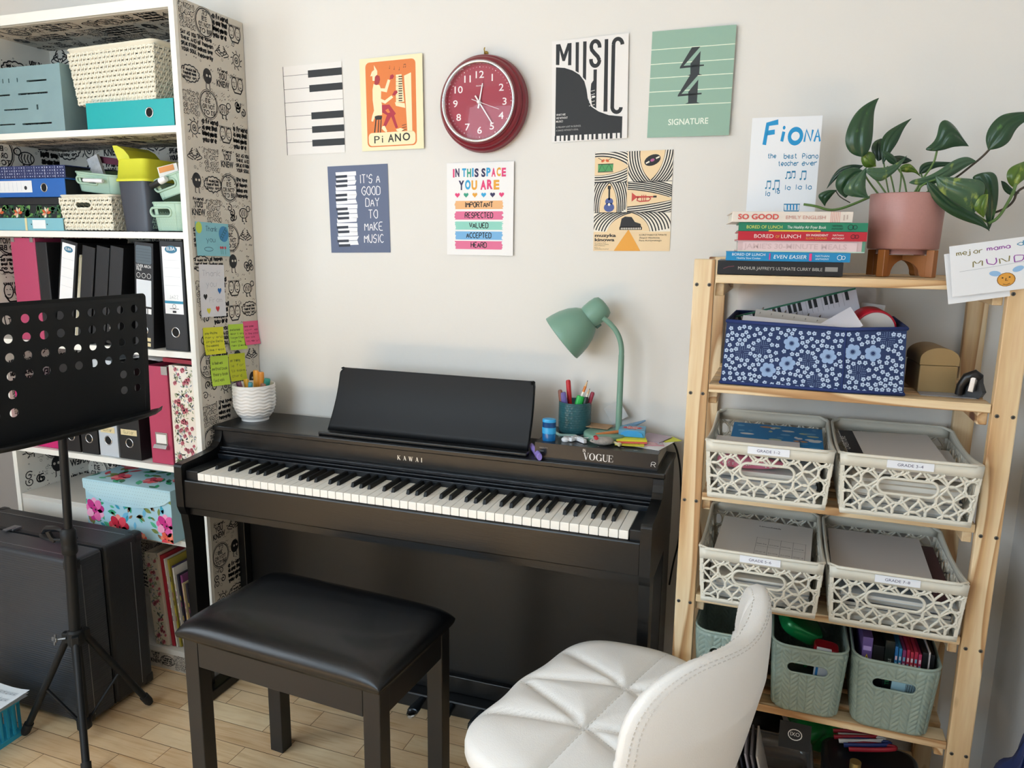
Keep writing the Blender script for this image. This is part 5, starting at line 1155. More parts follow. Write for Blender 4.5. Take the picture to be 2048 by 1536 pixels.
# ================================================================ WHITE SWIVEL CHAIR (local +x = forward)
FWD = math.atan2(.29, -.957)
chr_ = thing('swivel_chair', 'white quilted leather swivel chair with a wide curved back, in front of the shelf', 'chair', (-.275, -.670, 0), FWD)
wl = mat('#e6e4e1', .42, bump=.25, bscale=420); th = mat('#cfcac4', .6)
SW, SD = .272, .205          # half width (y), half depth (x)
nodes = [(0, -.082), (0, .082)]
segs_ = []
for (nx_, ny_) in nodes:
    for tx, ty in ((.26, -.09+ny_*.9), (.26, .09+ny_*.9), (-.26, -.09+ny_*.9), (-.26, .09+ny_*.9)): segs_.append(((nx_, ny_), (tx, ty)))
segs_ += [((0, -.30), (0, .30))]
def dseg(p, a, b):
    dx, dy = b[0]-a[0], b[1]-a[1]; t = max(0, min(1, ((p[0]-a[0])*dx+(p[1]-a[1])*dy)/(dx*dx+dy*dy))); return math.hypot(p[0]-a[0]-dx*t, p[1]-a[1]-dy*t)
def seat_r(a):
    c, s = abs(math.cos(a)), abs(math.sin(a)); n = 3.6
    r = 1/((c/SD)**n+(s/SW)**n)**(1/n); return r*(1+.022*math.cos(8*a))
mb = MB(); NA, NR = 144, 34; P_ = []
for j in range(NR+1):
    q = (j/NR); 
    for i in range(NA):
        a = 2*PI*i/NA; r = seat_r(a)*q; x, y = r*math.cos(a), r*math.sin(a)
        d = min(dseg((x, y), *s) for s in segs_); g = math.exp(-(d/.0075)**2)*.010+math.exp(-(d/.03)**2)*.008
        z = .478+.012*(1-q**2)-.014*max(0, (q-.80)/.2)**2-g*(1-q**8)+.018*(x/SD)**2*(-1 if x > 0 else .6)*.5
        P_.append(V(x, y, z))
F_ = [(j*NA+i, j*NA+(i+1) % NA, (j+1)*NA+(i+1) % NA, (j+1)*NA+i) for j in range(NR) for i in range(NA)]
mb.add(P_, F_, wl, True)
last = P_[-NA:]; rr = [last]
for k_, dz, in ((1.012, -.012), (1.012, -.030), (1.0, -.042), (.965, -.052), (.9, -.055)): rr.append([V(p.x*k_, p.y*k_, p.z+dz) for p in last])
mb.rings(rr[::-1], wl, cap=(True, False)); so = mb.build('seat', chr_, weld=True)
def stitch(mb, pts, m, r=.0011):
    for a, b in zip(pts[::2], pts[1::2]): mb.tube([a, b], r, m, n=4, smooth=False)
def seat_z(x, y):
    a = math.atan2(y, x); q = min(1, math.hypot(x, y)/seat_r(a)); d = min(dseg((x, y), *s) for s in segs_); g = math.exp(-(d/.0075)**2)*.010+math.exp(-(d/.03)**2)*.008
    return .478+.012*(1-q**2)-.014*max(0, (q-.80)/.2)**2-g*(1-q**8)+.018*(x/SD)**2*(-1 if x > 0 else .6)*.5, q
mb = MB()
for a, b in segs_:
    pts = []
    for k in range(90):
        t = k/89; x, y = a[0]+(b[0]-a[0])*t, a[1]+(b[1]-a[1])*t; nx_, ny_ = -(b[1]-a[1]), b[0]-a[0]; L_ = math.hypot(nx_, ny_); x += nx_/L_*.0035; y += ny_/L_*.0035; z, q = seat_z(x, y)
        if q < .97: pts.append(V(x, y, z+.0008))
    stitch(mb, pts, th)
mb.build('seat_stitching', so)
# back shell
BW, BH, BC = .268, .172, .564
def back_pt(u, v, side):
    """u,v in disc-like square -1..1 ; side +1 front padded face, -1 rear face"""
    n = 3.0; a = math.atan2(v, u); q = max(abs(u), abs(v)); r = q
    c, s = abs(math.cos(a)), abs(math.sin(a)); R_ = 1/((c)**n+(s)**n)**(1/n)
    y = R_*r*math.cos(a)*BW; z0 = R_*r*math.sin(a)
    z = BC+z0*BH*(1-.16*(y/BW)**2 if z0 < 0 else 1+.0*(y/BW)**2)+ (.012*math.cos(y/BW*PI*1.2)*-1 if z0 > 0 else 0)*max(0, z0)
    z += .016*(y/BW)**2; y *= 1-.34*max(0, -z0)**1.2; z = z if z0 > 0 else z+z0*BH*.25
    th_ = .040*(max(0, 1-r**4)**.5)+.006
    x = -.262-.05*(z-.45)+.16*max(0, .6-z)+.095*(abs(y)/BW)**2.1
    if side > 0:
        g = 0
        if r < .97:
            for yy in (-.09, 0, .09): d = abs(y-yy-.25*(z-BC)*(1 if yy > 0 else -1 if yy < 0 else 0)); g = max(g, math.exp(-(d/.007)**2)*.009)
            d = abs(z-(BC+.10-.3*abs(y))); g = max(g, math.exp(-(d/.007)**2)*.009)
        x += th_-g*(1-r**8)
    else: x -= th_*.45
    return V(x, y, z)
mb = MB(); nu = 64
for side in (1, -1):
    def fn(a, b, side=side): return back_pt(2*a-1, 2*b-1, side)
    P_ = [fn(i/nu, j/nu) for j in range(nu+1) for i in range(nu+1)]; F_ = [(j*(nu+1)+i, j*(nu+1)+i+1, (j+1)*(nu+1)+i+1, (j+1)*(nu+1)+i) for j in range(nu) for i in range(nu)]
    if side < 0: F_ = [f[::-1] for f in F_]
    mb.add(P_, F_, wl, True)
# join rims
rim = [(i/nu*2-1, -1) for i in range(nu)]+[(1, i/nu*2-1) for i in range(nu)]+[(1-i/nu*2, 1) for i in range(nu)]+[(-1, 1-i/nu*2) for i in range(nu)]
A1 = [back_pt(u, v, 1) for u, v in rim]; A2 = [back_pt(u, v, -1) for u, v in rim]; k = len(rim)
mb.add(A1+A2, [(i, k+i, k+(i+1) % k, (i+1) % k) for i in range(k)], wl, True); bo = mb.build('backrest', chr_, weld=True)
mb = MB()
for sc, sd in ((.985, -1), (.955, -1), (.955, 1)):
    pts = []
    n_ = 300
    for i in range(n_):
        t = i/n_*4; s_ = int(t); f_ = t-s_; u, v = ((f_*2-1, -1), (1, f_*2-1), (1-f_*2, 1), (-1, 1-f_*2))[s_]; p = back_pt(u*sc, v*sc, sd); pts.append(p+V(.0006*sd, 0, 0))
    stitch(mb, pts, th, .0010)
mb.build('back_stitching', bo)
cm_ = mat('#cfd0d2', .15, 1)
b = MB(); b.obox((-.16, 0, .425), (.16, .05, .012), rot('Y', 0), cm_); b.obox((0, 0, .425), (.2, .18, .018), I3, mat('#1a1a1b', .5)); b.build('seat_plate', chr_, bev=.003)
b = MB(); b.lathe([(.030, .08), (.030, .30), (.024, .302), (.024, .42)], cm_, n=24); b.build('gas_column', chr_)
b = MB()
for k in range(5):
    a = k*2*PI/5+.3; b.tube([(.02*math.cos(a), .02*math.sin(a), .10), (.15*math.cos(a), .15*math.sin(a), .085), (.27*math.cos(a), .27*math.sin(a), .062)], [.022, .017, .013], cm_, 10)
b.build('star_base', chr_)
for k in range(5):
    a = k*2*PI/5+.3; c = MB(); c.lathe([(.022, -.01), (.026, -.007), (.026, .007), (.022, .01)], mat('#1b1b1c', .6), (.27*math.cos(a), .27*math.sin(a), .026), rot('Z', a+.8) @ rot('X', PI/2), n=20); c.tube([(.27*math.cos(a), .27*math.sin(a), .03), (.27*math.cos(a), .27*math.sin(a), .062)], .006, cm_, 8); c.build('caster', chr_)
# ================================================================ PINE SHELF UNIT
FY = -.35; PX0, PX1, PX2, PX3 = -.188, -.144, .394, .438
us_ = thing('shelf_unit', 'slatted pine shelf unit with five loaded shelves, right of the piano', 'shelf unit', (0, 0, 0))
for i, (a, b_) in enumerate(((PX0, PX1), (PX2, PX3))):
    for j, (c, d) in enumerate(((FY, FY+.020), (-.026, -.006))):
        MB().box(a, b_, c, d, 0, 1.351, pine(2, 1+i*2.7+j*5.1)).build('post', us_, bev=.0025)
ST = [1.319, 1.083, .837, .592, .350, .105]
scr = mat('#6a6660', .4, .8)
for i, z in enumerate(ST):
    mb = MB(); m = pine(0, 3+i*1.3)
    for k in range(5): y0 = FY+.002+k*.068; mb.box(PX1+.0015 if 0 < k < 4 else PX1+.0015, PX2-.0015, y0, y0+.050, z-.018, z, m)
    m2 = pine(1, 7+i)
    for x in (PX1+.001, PX2-.019): mb.box(x, x+.018, FY+.022, -.028, z-.046, z-.0185, m2)
    mb.build('shelf', us_, bev=.002)
first = None
for z in ST:
    for x in (PX0+.008, PX1-.010, PX2+.009, PX3-.008):
        if first is None:
            q = MB(); q.lathe([(.0001, .0010), (.0018, .001), (.0036, .0014), (.0040, .0002)], scr, (0, 0, 0), rot('X', PI/2), 12, cap=False); q.lathe([(.0001, .0014), (.0019, .0014)], mat('#1c1a18', .8), (0, 0, 0), rot('X', PI/2), 8, cap=False)
            first = o = q.build('screw', us_)
        else: o = first.copy(); COL.objects.link(o)
        o.location = (x, FY, z-.022)

# ---- books on top
def book(label, cx, cy, z, L_, d, t, rz, cover, pages, draw, group='cookbooks on top of the shelf unit', soft=False):
    """lying book: spine toward -y, origin bottom centre of spine edge"""
    o = thing('book', label, 'book', (cx, cy, z), rz, group=group); m = mat(cover, .38)
    mb = MB(); mb.box(-L_/2, L_/2, 0, .003, 0, t, m); mb.box(-L_/2, L_/2, .003, d, 0, .0022, m); mb.box(-L_/2, L_/2, .003, d, t-.0022, t, m)
    draw(Art(mb, (-L_/2, -.0009, 0), (1, 0, 0), (0, 0, 1), (0, -1, 0), .0002), L_, t); mb.build('cover', o, bev=.0009)
    MB().box(-L_/2+.004, L_/2-.004, .003, d-.004, .0024, t-.0024, mat(pages, .8, bump=.3, bscale=500, stretch=(.05, .05, 6))).build('page_block', o); return o
def k1(A, L_, t): A.text("MADHUR JAFFREY'S ULTIMATE CURRY BIBLE", .042, t*.36, t*.24, mt('#b9b6b0'), 1, wid=.165); A.rect(L_-.034, t*.34, L_-.01, t*.66, mt('#8a8884')); A.line([(.012, t*.4), (.022, t*.55), (.034, t*.6)], .002, mt('#5a3038'))
def k2_(A, L_, t): w = mt('#e3edf2'); A.text('BORED OF LUNCH', .012, t*.56, t*.3, w, wid=.066); A.text('Healthy Slow Cooker', .022, t*.2, t*.2, w, wid=.048); A.rect(.086, t*.15, .0885, t*.85, mt('#c8408a')); A.text('EVEN EASIER', .095, t*.3, t*.42, w, wid=.064, shear=.15); A.rect(.164, t*.1, .169, t*.9, mt('#d93a7c')); A.text('NATHAN', .176, t*.55, t*.2, w, wid=.026); A.text('ANTHONY', .176, t*.22, t*.2, w, wid=.026); A.circle(.222, t*.5, .0045, .001, w); A.circle(.229, t*.5, .0035, .001, w)
def k3(A, L_, t): A.rect(.01, t*.1, L_-.015, t*.85, mt('#d9c0c2')); A.text("JAMIE'S 30-MINUTE MEALS", .012, t*.28, t*.45, mt('#c9aeb0'), 2, wid=.2, bold=.03); A.rect(L_-.006, 0, L_, t, mt('#5c8f78')); A.rect(.0, 0, L_, t*.1, mt('#b3c9bd'), 2)
def k4(A, L_, t): w = mt('#ecdcd8'); A.text('BORED', .032, t*.28, t*.42, w, wid=.038); A.text('OF', .074, t*.3, t*.3, mt('#d8a03a'), wid=.008); A.text('LUNCH', .085, t*.28, t*.42, w, wid=.038); A.text('SIX INGREDIENT', .133, t*.52, t*.22, w, wid=.042, bold=.02); A.text('SLOW COOKER', .133, t*.18, t*.22, mt('#d8a03a'), wid=.040); A.text('NATHAN', .184, t*.54, t*.2, w, wid=.02); A.text('ANTHONY', .182, t*.2, t*.2, w, wid=.024); A.circle(.222, t*.5, .004, .0009, INK); A.circle(.229, t*.5, .0035, .0009, INK)
def k5(A, L_, t): y = mt('#d6dc6a'); w = mt('#e6efe8'); A.text('BORED OF LUNCH', .016, t*.3, t*.38, y, wid=.07); A.text('The Healthy Air Fryer Book', .096, t*.32, t*.34, w, wid=.074, shear=.15); A.text('NATHAN', .182, t*.56, t*.2, INK, wid=.018); A.text('ANTHONY', .180, t*.22, t*.2, INK, wid=.022); A.circle(.216, t*.5, .005, .001, INK); A.circle(.224, t*.5, .004, .001, INK); A.rect(.06, -.0005, .16, t*.12, mt('#d8c23a'), 2)
def k6(A, L_, t): r = mt('#cf4640'); A.text('SO GOOD', .012, t*.27, t*.5, r, wid=.080, bold=.03); A.text('EMILY ENGLISH', .106, t*.3, t*.34, mt('#c48a7e'), wid=.076); [A.rect(.192+.0033*i, 0, .1926+.0033*i, t, r) for i in range(6)]; A.rect(.216, t*.2, .218, t*.7, mt('#b8a49c')); A.rect(.222, t*.3, .224, t*.7, mt('#b8a49c'))
rb_ = .10
book('black book lying at the bottom of the cookbook stack, silver letters on its spine', -.0170, -.338, 1.3205, .246, .20, .028, rb_*.5, '#17171a', '#d6cfc2', k1)
book('blue book lying second from the bottom of the cookbook stack', -.003, -.336, 1.3490, .242, .19, .0185, rb_*.8, '#1583b8', '#ddd8cc', k2_)
book('pale pink book with faded lettering lying between the blue and the red one', .021, -.332, 1.368, .246, .20, .0235, rb_, '#cbb0b2', '#ddd5c8', k3)
book('red book lying under the green one in the cookbook stack', .0215, -.336, 1.391, .248, .19, .0185, rb_, '#b51f30', '#ddd8cc', k4)
book('green book lying second from the top of the cookbook stack', .0215, -.334, 1.410, .248, .19, .0175, rb_*.9, '#1d7a5c', '#ddd8cc', k5)
book('cream book with red letters lying on top of the cookbook stack', .000, -.338, 1.428, .234, .20, .0215, rb_*1.3, '#ded3c8', '#e2dcd0', k6)
# notes
def flat_sheet(name, label, cat, loc, R, w, h, col, draw, th_=.0006, lines=None):
    mb = MB().box(-w/2, w/2, -th_, 0, 0, h, mat(col, .6)); A = Art(mb, (-w/2, -th_, 0), (w, 0, 0), (0, 0, h), (0, -1, 0), .0002); draw(A)
    o = mb.build(name, loc=loc); o.rotation_euler = R.to_euler(); return tag(o, label, cat)
def d_fiona(A):
    B = mt('#178fc8'); B2 = mt('#2b7fa6'); w = .055; asp = .148/.21
    A.line([(.2, .72), (.23, .93), (.38, .95)], w, B); A.line([(.22, .84), (.34, .85)], w*.9, B)
    A.line([(.45, .75), (.47, .85)], w*.8, B); A.disc(.47, .89, .02, B, n=10); A.circle(.64, .80, .085, w*.9, B, ry=.07, n=24)
    A.line([(.77, .74), (.79, .86), (.86, .75), (.88, .86)], .028, B); A.line([(.91, .74), (.95, .86), (.99, .74)], .026, B); A.line([(.92, .79), (.97, .79)], .014, B)
    for t, x, y, W_ in (('the', .26, .58, .12), ('best', .5, .575, .18), ('Piano', .76, .57, .22), ('teacher', .42, .50, .3), ('ever', .76, .50, .22), ('la', .27, .19, .06), ('la', .41, .215, .06), ('la', .54, .25, .08), ('la', .70, .255, .08), ('la', .84, .255, .08)): A.hand(t, x, y, .05, B2, w=.009, wid=W_, rnd=.05)
    for x, y, s_ in ((.27, .27, .09), (.38, .26, .11), (.55, .37, .08), (.62, .375, .08), (.76, .36, .1)): A.note(x, y, s_, B2, w=.009)
    A.line([(.56, .03), (.55, .10), (.78, .10), (.77, .03), (.56, .03)], .012, B2); [A.line([(.6+.045*i, .1), (.605+.045*i, .04)], .02, B) for i in range(4)]
flat_sheet('handwritten_note', 'white sheet with blue marker writing and notes, standing on the cookbooks', 'note', (-.026, -.150, 1.4520), rot('Z', .02) @ rot('X', -.03), .148, .212, '#e6e7ea', d_fiona)
def d_mund(A):
    cols = [mt(c) for c in ('#7d7440', '#8a3f9a', '#3f86a8')]
    A.hand('mejor', .08, .80, .09, cols[0], w=.012, wid=.3, rnd=.05); A.hand('mama', .43, .82, .08, cols[1], w=.012, wid=.25, rnd=.05); A.hand('del', .76, .84, .09, cols[2], w=.012, wid=.2)
    for i, (c, x) in enumerate(zip('MUNDO', (.26, .42, .56, .72, .86))): A.hand(c, x, .54, .13, cols[(0, 1, 0, 1, 0)[i]], w=.014, wid=.10, rnd=.05)
    A.line([(.1, .48), (.5, .5), (1, .54)], .006, mt('#9aa0a8'))
    A.disc(.62, .22, .10, mt('#d99a3c'), ry=.13); A.disc(.50, .36, .07, mt('#8fb6dc'), ry=.05, a0=-.5); A.disc(.76, .40, .07, mt('#8fb6dc'), ry=.05, a0=.6)
    A.circle(.62, .22, .10, .01, mt('#8a5a20'), 2, ry=.13); [A.disc(x, .26, .012, INK, 3, n=8) for x in (.58, .66)]; A.line([(.62, .25), (.61, .2), (.64, .2)], .008, INK, 3); A.line([(.58, .14), (.62, .12), (.66, .14)], .008, INK, 3)
t = thing('greeting_card', 'folded white card with coloured handwriting and an orange face, hung over the shelf corner', 'card', (.372, -.352, 1.300), R=rot('Y', -.16) @ rot('Z', .10))
cw2, ch2 = .148, .096
for k, (nm_, y, an) in enumerate((('front_leaf', -.006, .03), ('back_leaf', .0, -.02))):
    mb = MB().box(-cw2/2, cw2/2, y-.0005, y, 0, ch2, mat('#e2e3e6', .6))
    if k == 0: d_mund(Art(mb, (-cw2/2, y-.0005, 0), (cw2, 0, 0), (0, 0, ch2), (0, -1, 0), .0002))
    o = mb.build(nm_, t); o.rotation_euler.y = an if k else 0; 
    if k: o.location = (-.006, 0, -.012)

# ---- pot plant
pc = (.226, -.20)
pot = thing('flower_pot', 'dusty pink ceramic plant pot on a wooden stand', 'pot', (pc[0], pc[1], 1.366)); pk = mat('#b08079', .42, bump=.15, bscale=300, var=.05, vscale=180)
b = MB(); b.lathe([(.050, 0), (.050, .010), (.0665, .0105), (.0685, .013), (.0725, .122), (.0715, .1245), (.069, .122), (.066, .03), (.0, .03)], pk, n=56, cap=False); b.build('shell', pot)
b = MB(); b.lathe([(.0001, .108), (.04, .110), (.0685, .106)], mat('#3a2c22', .95, bump=1, bscale=120), n=32, cap=False); b.build('soil', pot)
ps_ = thing('plant_stand', 'small orange brown wooden stand with arched cross pieces under the pot', 'plant stand', (pc[0], pc[1], 1.3195), .12); wd = mat('#a5642c', .4, var=.18, vscale=6, stretch=(1, 1, .2))
for a in range(4):
    an = a*PI/2+PI/4; c = V(.0655*math.cos(an), .0655*math.sin(an), .0283); MB().obox(c, (.016, .016, .0555), rot('Z', an), wd).build('leg', ps_, bev=.0012)
for a in (PI/4, 3*PI/4):
    pts = [(-.058, 0), (-.050, .0)]+[(-.045*math.cos(PI*k/12), .004+.030*math.sin(PI*k/12)) for k in range(13)]+[(.050, 0), (.058, 0), (.058, .044), (-.058, .044)]
    d = V(math.cos(a), math.sin(a), 0); MB().prism(pts, -V(-d.y, d.x, 0)*.006+V(0, 0, .001), d, (0, 0, 1), V(-d.y, d.x, 0), .012, wd).build('arch', ps_, bev=.0008)
LEAVES = [(-0.23,0,[(0.129,1.569),(0.108,1.573),(0.094,1.595),(0.097,1.623),(0.11,1.654),(0.131,1.671),(0.15,1.679)],[(0.129,1.569),(0.139,1.574),(0.145,1.598),(0.144,1.626),(0.143,1.654),(0.147,1.673),(0.15,1.679)]),(-0.215,2,[(0.13,1.572),(0.129,1.557),(0.138,1.544),(0.158,1.548)],[(0.13,1.572),(0.145,1.578),(0.155,1.566),(0.158,1.548)]),(-0.2,0,[(0.174,1.555),(0.167,1.577),(0.165,1.601),(0.174,1.617),(0.196,1.631),(0.218,1.642)],[(0.174,1.555),(0.185,1.577),(0.196,1.595),(0.202,1.614),(0.209,1.63),(0.218,1.642)]),(-0.185,3,[(0.163,1.562),(0.151,1.577),(0.149,1.589),(0.153,1.601),(0.167,1.606)],[(0.163,1.562),(0.17,1.562),(0.173,1.578),(0.171,1.596),(0.167,1.606)]),(-0.225,0,[(0.167,1.574),(0.178,1.555),(0.192,1.549),(0.199,1.552)],[(0.167,1.574),(0.176,1.575),(0.19,1.567),(0.199,1.552)]),(-0.17,3,[(0.193,1.57),(0.205,1.572),(0.219,1.569),(0.23,1.562)],[(0.193,1.57),(0.202,1.555),(0.218,1.555),(0.23,1.562)]),(-0.27,1,[(0.139,1.53),(0.139,1.541),(0.163,1.538),(0.185,1.543),(0.208,1.562)],[(0.139,1.53),(0.162,1.51),(0.18,1.522),(0.196,1.538),(0.208,1.562)]),(-0.21,3,[(0.132,1.548),(0.111,1.552),(0.088,1.546),(0.076,1.527),(0.069,1.505)],[(0.132,1.548),(0.122,1.538),(0.094,1.534),(0.079,1.517),(0.069,1.505)]),(-0.235,0,[(0.136,1.533),(0.115,1.543),(0.09,1.534),(0.081,1.51),(0.091,1.493),(0.105,1.484)],[(0.136,1.533),(0.132,1.524),(0.125,1.507),(0.114,1.493),(0.105,1.484)]),(-0.265,1,[(0.136,1.538),(0.119,1.522),(0.102,1.505),(0.096,1.493),(0.109,1.485),(0.124,1.483),(0.148,1.481)],[(0.136,1.538),(0.137,1.521),(0.137,1.505),(0.141,1.49),(0.145,1.484),(0.148,1.481)]),(-0.17,0,[(0.088,1.501),(0.07,1.502),(0.05,1.492),(0.057,1.482),(0.068,1.469)],[(0.088,1.501),(0.081,1.492),(0.072,1.479),(0.069,1.474),(0.068,1.469)]),(-0.2,2,[(0.206,1.538),(0.206,1.547),(0.221,1.553),(0.233,1.544),(0.246,1.526)],[(0.206,1.538),(0.218,1.534),(0.229,1.535),(0.236,1.533),(0.246,1.526)]),(-0.23,0,[(0.267,1.574),(0.238,1.575),(0.266,1.59),(0.266,1.631),(0.278,1.633),(0.294,1.621),(0.311,1.597),(0.323,1.583)],[(0.267,1.574),(0.275,1.575),(0.283,1.577),(0.294,1.581),(0.304,1.582),(0.31,1.583),(0.317,1.583),(0.323,1.583)]),(-0.15,0,[(0.253,1.536),(0.251,1.551),(0.261,1.559),(0.283,1.559),(0.31,1.557)],[(0.253,1.536),(0.263,1.538),(0.278,1.548),(0.3,1.55),(0.31,1.557)]),(-0.25,1,[(0.226,1.512),(0.227,1.517),(0.254,1.522),(0.274,1.534),(0.295,1.552),(0.317,1.559),(0.332,1.549)],[(0.226,1.512),(0.234,1.508),(0.266,1.508),(0.286,1.518),(0.306,1.531),(0.317,1.54),(0.332,1.549)]),(-0.285,1,[(0.266,1.515),(0.271,1.492),(0.295,1.474),(0.32,1.458),(0.332,1.452)],[(0.266,1.515),(0.301,1.512),(0.343,1.507),(0.343,1.483),(0.332,1.452)]),(-0.265,0,[(0.257,1.506),(0.257,1.492),(0.274,1.468),(0.295,1.45),(0.326,1.436),(0.353,1.429),(0.368,1.42)],[(0.257,1.506),(0.276,1.496),(0.305,1.473),(0.336,1.454),(0.35,1.443),(0.359,1.434),(0.368,1.42)]),(-0.235,0,[(0.351,1.523),(0.333,1.518),(0.345,1.504),(0.356,1.481),(0.363,1.458),(0.374,1.423)],[(0.351,1.523),(0.369,1.526),(0.377,1.513),(0.381,1.481),(0.38,1.446),(0.374,1.423)]),(-0.295,2,[(0.352,1.481),(0.341,1.481),(0.333,1.464),(0.334,1.455),(0.352,1.442)],[(0.352,1.481),(0.353,1.471),(0.353,1.464),(0.354,1.451),(0.352,1.442)]),(-0.22,0,[(0.361,1.576),(0.353,1.597),(0.358,1.62),(0.374,1.639),(0.394,1.642),(0.414,1.642),(0.432,1.639)],[(0.361,1.576),(0.379,1.578),(0.394,1.589),(0.398,1.607),(0.407,1.62),(0.42,1.628),(0.432,1.639)]),(-0.22,2,[(0.412,1.501),(0.401,1.509),(0.395,1.528),(0.404,1.541),(0.427,1.55)],[(0.412,1.501),(0.421,1.511),(0.432,1.52),(0.435,1.536),(0.427,1.55)]),(-0.2,0,[(0.393,1.514),(0.399,1.494),(0.417,1.485),(0.427,1.492)],[(0.393,1.514),(0.401,1.512),(0.413,1.499),(0.427,1.492)])]
STEMS = [(0.0026,0,[(0.172,-0.21,1.486),(0.146,-0.21,1.518),(0.136,-0.21,1.536)]),(0.0024,0,[(0.186,-0.225,1.485),(0.166,-0.225,1.512),(0.148,-0.225,1.532)]),(0.0022,0,[(0.202,-0.2,1.487),(0.19,-0.2,1.528),(0.181,-0.2,1.548)]),(0.002,0,[(0.192,-0.19,1.487),(0.183,-0.19,1.519),(0.175,-0.19,1.556)]),(0.0022,0,[(0.208,-0.21,1.486),(0.209,-0.21,1.525),(0.205,-0.21,1.544)]),(0.0024,0,[(0.224,-0.205,1.486),(0.213,-0.205,1.527),(0.201,-0.205,1.542)]),(0.0028,0,[(0.232,-0.22,1.485),(0.248,-0.22,1.521),(0.265,-0.22,1.549),(0.268,-0.22,1.576)]),(0.0026,0,[(0.232,-0.25,1.483),(0.243,-0.25,1.507),(0.272,-0.25,1.517)]),(0.0022,0,[(0.246,-0.18,1.488),(0.254,-0.18,1.519),(0.249,-0.18,1.534)]),(0.003,0,[(0.246,-0.255,1.485),(0.256,-0.255,1.492),(0.266,-0.255,1.506)]),(0.003,1,[(0.301,-0.215,1.516),(0.313,-0.215,1.525),(0.332,-0.215,1.543),(0.351,-0.215,1.561),(0.363,-0.215,1.577)]),(0.004,0,[(0.372,-0.235,1.43),(0.387,-0.235,1.439),(0.399,-0.235,1.465),(0.408,-0.235,1.49),(0.41,-0.235,1.503)]),(0.0032,1,[(0.375,-0.22,1.448),(0.399,-0.22,1.458),(0.414,-0.22,1.472),(0.417,-0.22,1.493),(0.434,-0.22,1.504)]),(0.0038,0,[(0.164,-0.17,1.491),(0.13,-0.17,1.474),(0.098,-0.17,1.461),(0.074,-0.17,1.459),(0.05,-0.17,1.468),(0.023,-0.17,1.472)]),(0.0016,1,[(0.118,-0.17,1.475),(0.096,-0.17,1.487),(0.087,-0.17,1.5)]),(0.003,0,[(0.229,-0.225,1.485),(0.273,-0.225,1.482),(0.317,-0.225,1.468),(0.376,-0.225,1.43)]),(0.003,0,[(0.41,-0.235,1.5),(0.412,-0.235,1.508),(0.409,-0.235,1.501)])]
def leaf_mat(kind):
    k = ('leaf', kind)
    if k in _M: return _M[k]
    base, var, amt = (('#24452a', '#4f7838', .62), ('#3c5a40', '#87984e', .57), ('#4f6b22', '#8c9c3e', .55), ('#1c3624', '#2c4c2a', .6))[kind]
    m = bpy.data.materials.new('leaf'); m.use_nodes = True; nt = m.node_tree; N = nt.nodes; L = nt.links; b = N['Principled BSDF']; b.inputs['Roughness'].default_value = .32
    b.inputs['Subsurface Weight'].default_value = .08; b.inputs['Subsurface Radius'].default_value = (.01, .02, .005)
    tc = N.new('ShaderNodeTexCoord'); mp = N.new('ShaderNodeMapping'); mp.inputs['Scale'].default_value = (1, 1, .45); L.new(tc.outputs['Object'], mp.inputs[0])
    n = N.new('ShaderNodeTexNoise'); n.inputs['Scale'].default_value = 70; n.inputs['Detail'].default_value = 5; L.new(mp.outputs[0], n.inputs['Vector'])
    r = ramp(nt, [(amt-.12, base), (amt, base), (amt+.10, var)]); L.new(n.outputs['Fac'], r.inputs[0]); L.new(r.outputs[0], b.inputs['Base Color'])
    _M[k] = m; return m
pl = thing('pothos_plant', 'trailing green pothos with heart shaped leaves growing from the pink pot', 'plant', (pc[0], pc[1], 1.475))
O_ = V(pc[0], pc[1], 1.475)
def resamp(P, n):
    P = chaikin(P, 2); d = [0]
    for a, b in zip(P, P[1:]): d.append(d[-1]+math.hypot(b[0]-a[0], b[1]-a[1]))
    out = []
    for i in range(n+1):
        s = d[-1]*i/n; j = 0
        while j < len(d)-2 and d[j+1] < s: j += 1
        f = (s-d[j])/((d[j+1]-d[j]) or 1); out.append((P[j][0]+(P[j+1][0]-P[j][0])*f, P[j][1]+(P[j+1][1]-P[j][1])*f))
    return out
for i, (y, tone, A_, B_) in enumerate(LEAVES):
    sc_ = 1.14 if 13 <= i <= 18 else 1.08; gx_ = sum(q[0] for q in A_+B_)/len(A_+B_); gz_ = sum(q[1] for q in A_+B_)/len(A_+B_)
    A_, B_ = [[(gx_+(q[0]-gx_)*sc_, gz_+(q[1]-gz_)*sc_) for q in L__] for L__ in (A_, B_)]
    n, mcr = 14, 10; P, Q = resamp(A_, n), resamp(B_, n); mb = MB(); pts = []
    tilt = (-1) ** i*.12
    for j in range(n+1):
        for k in range(mcr+1):
            u = k/mcr; x = P[j][0]+(Q[j][0]-P[j][0])*u; z = P[j][1]+(Q[j][1]-P[j][1])*u; wd_ = math.hypot(Q[j][0]-P[j][0], Q[j][1]-P[j][1])
            dy = -.30*wd_*math.sin(PI*u)*(.6+.4*math.sin(PI*j/n))+.16*wd_*math.exp(-((u-.5)/.09)**2)+.0012*math.sin(u*30+j*.8)+tilt*(x-P[0][0])+.012*(j/n)**2
            pts.append(V(x, y+dy, z)-O_)
    mb.add(pts, [(j*(mcr+1)+k, j*(mcr+1)+k+1, (j+1)*(mcr+1)+k+1, (j+1)*(mcr+1)+k) for j in range(n) for k in range(mcr)], leaf_mat(tone), True)
    mb.build('leaf', pl, sol=.0007, sub=1)
sg, sd_ = mat('#5d7a3c', .45), mat('#3c3226', .5)
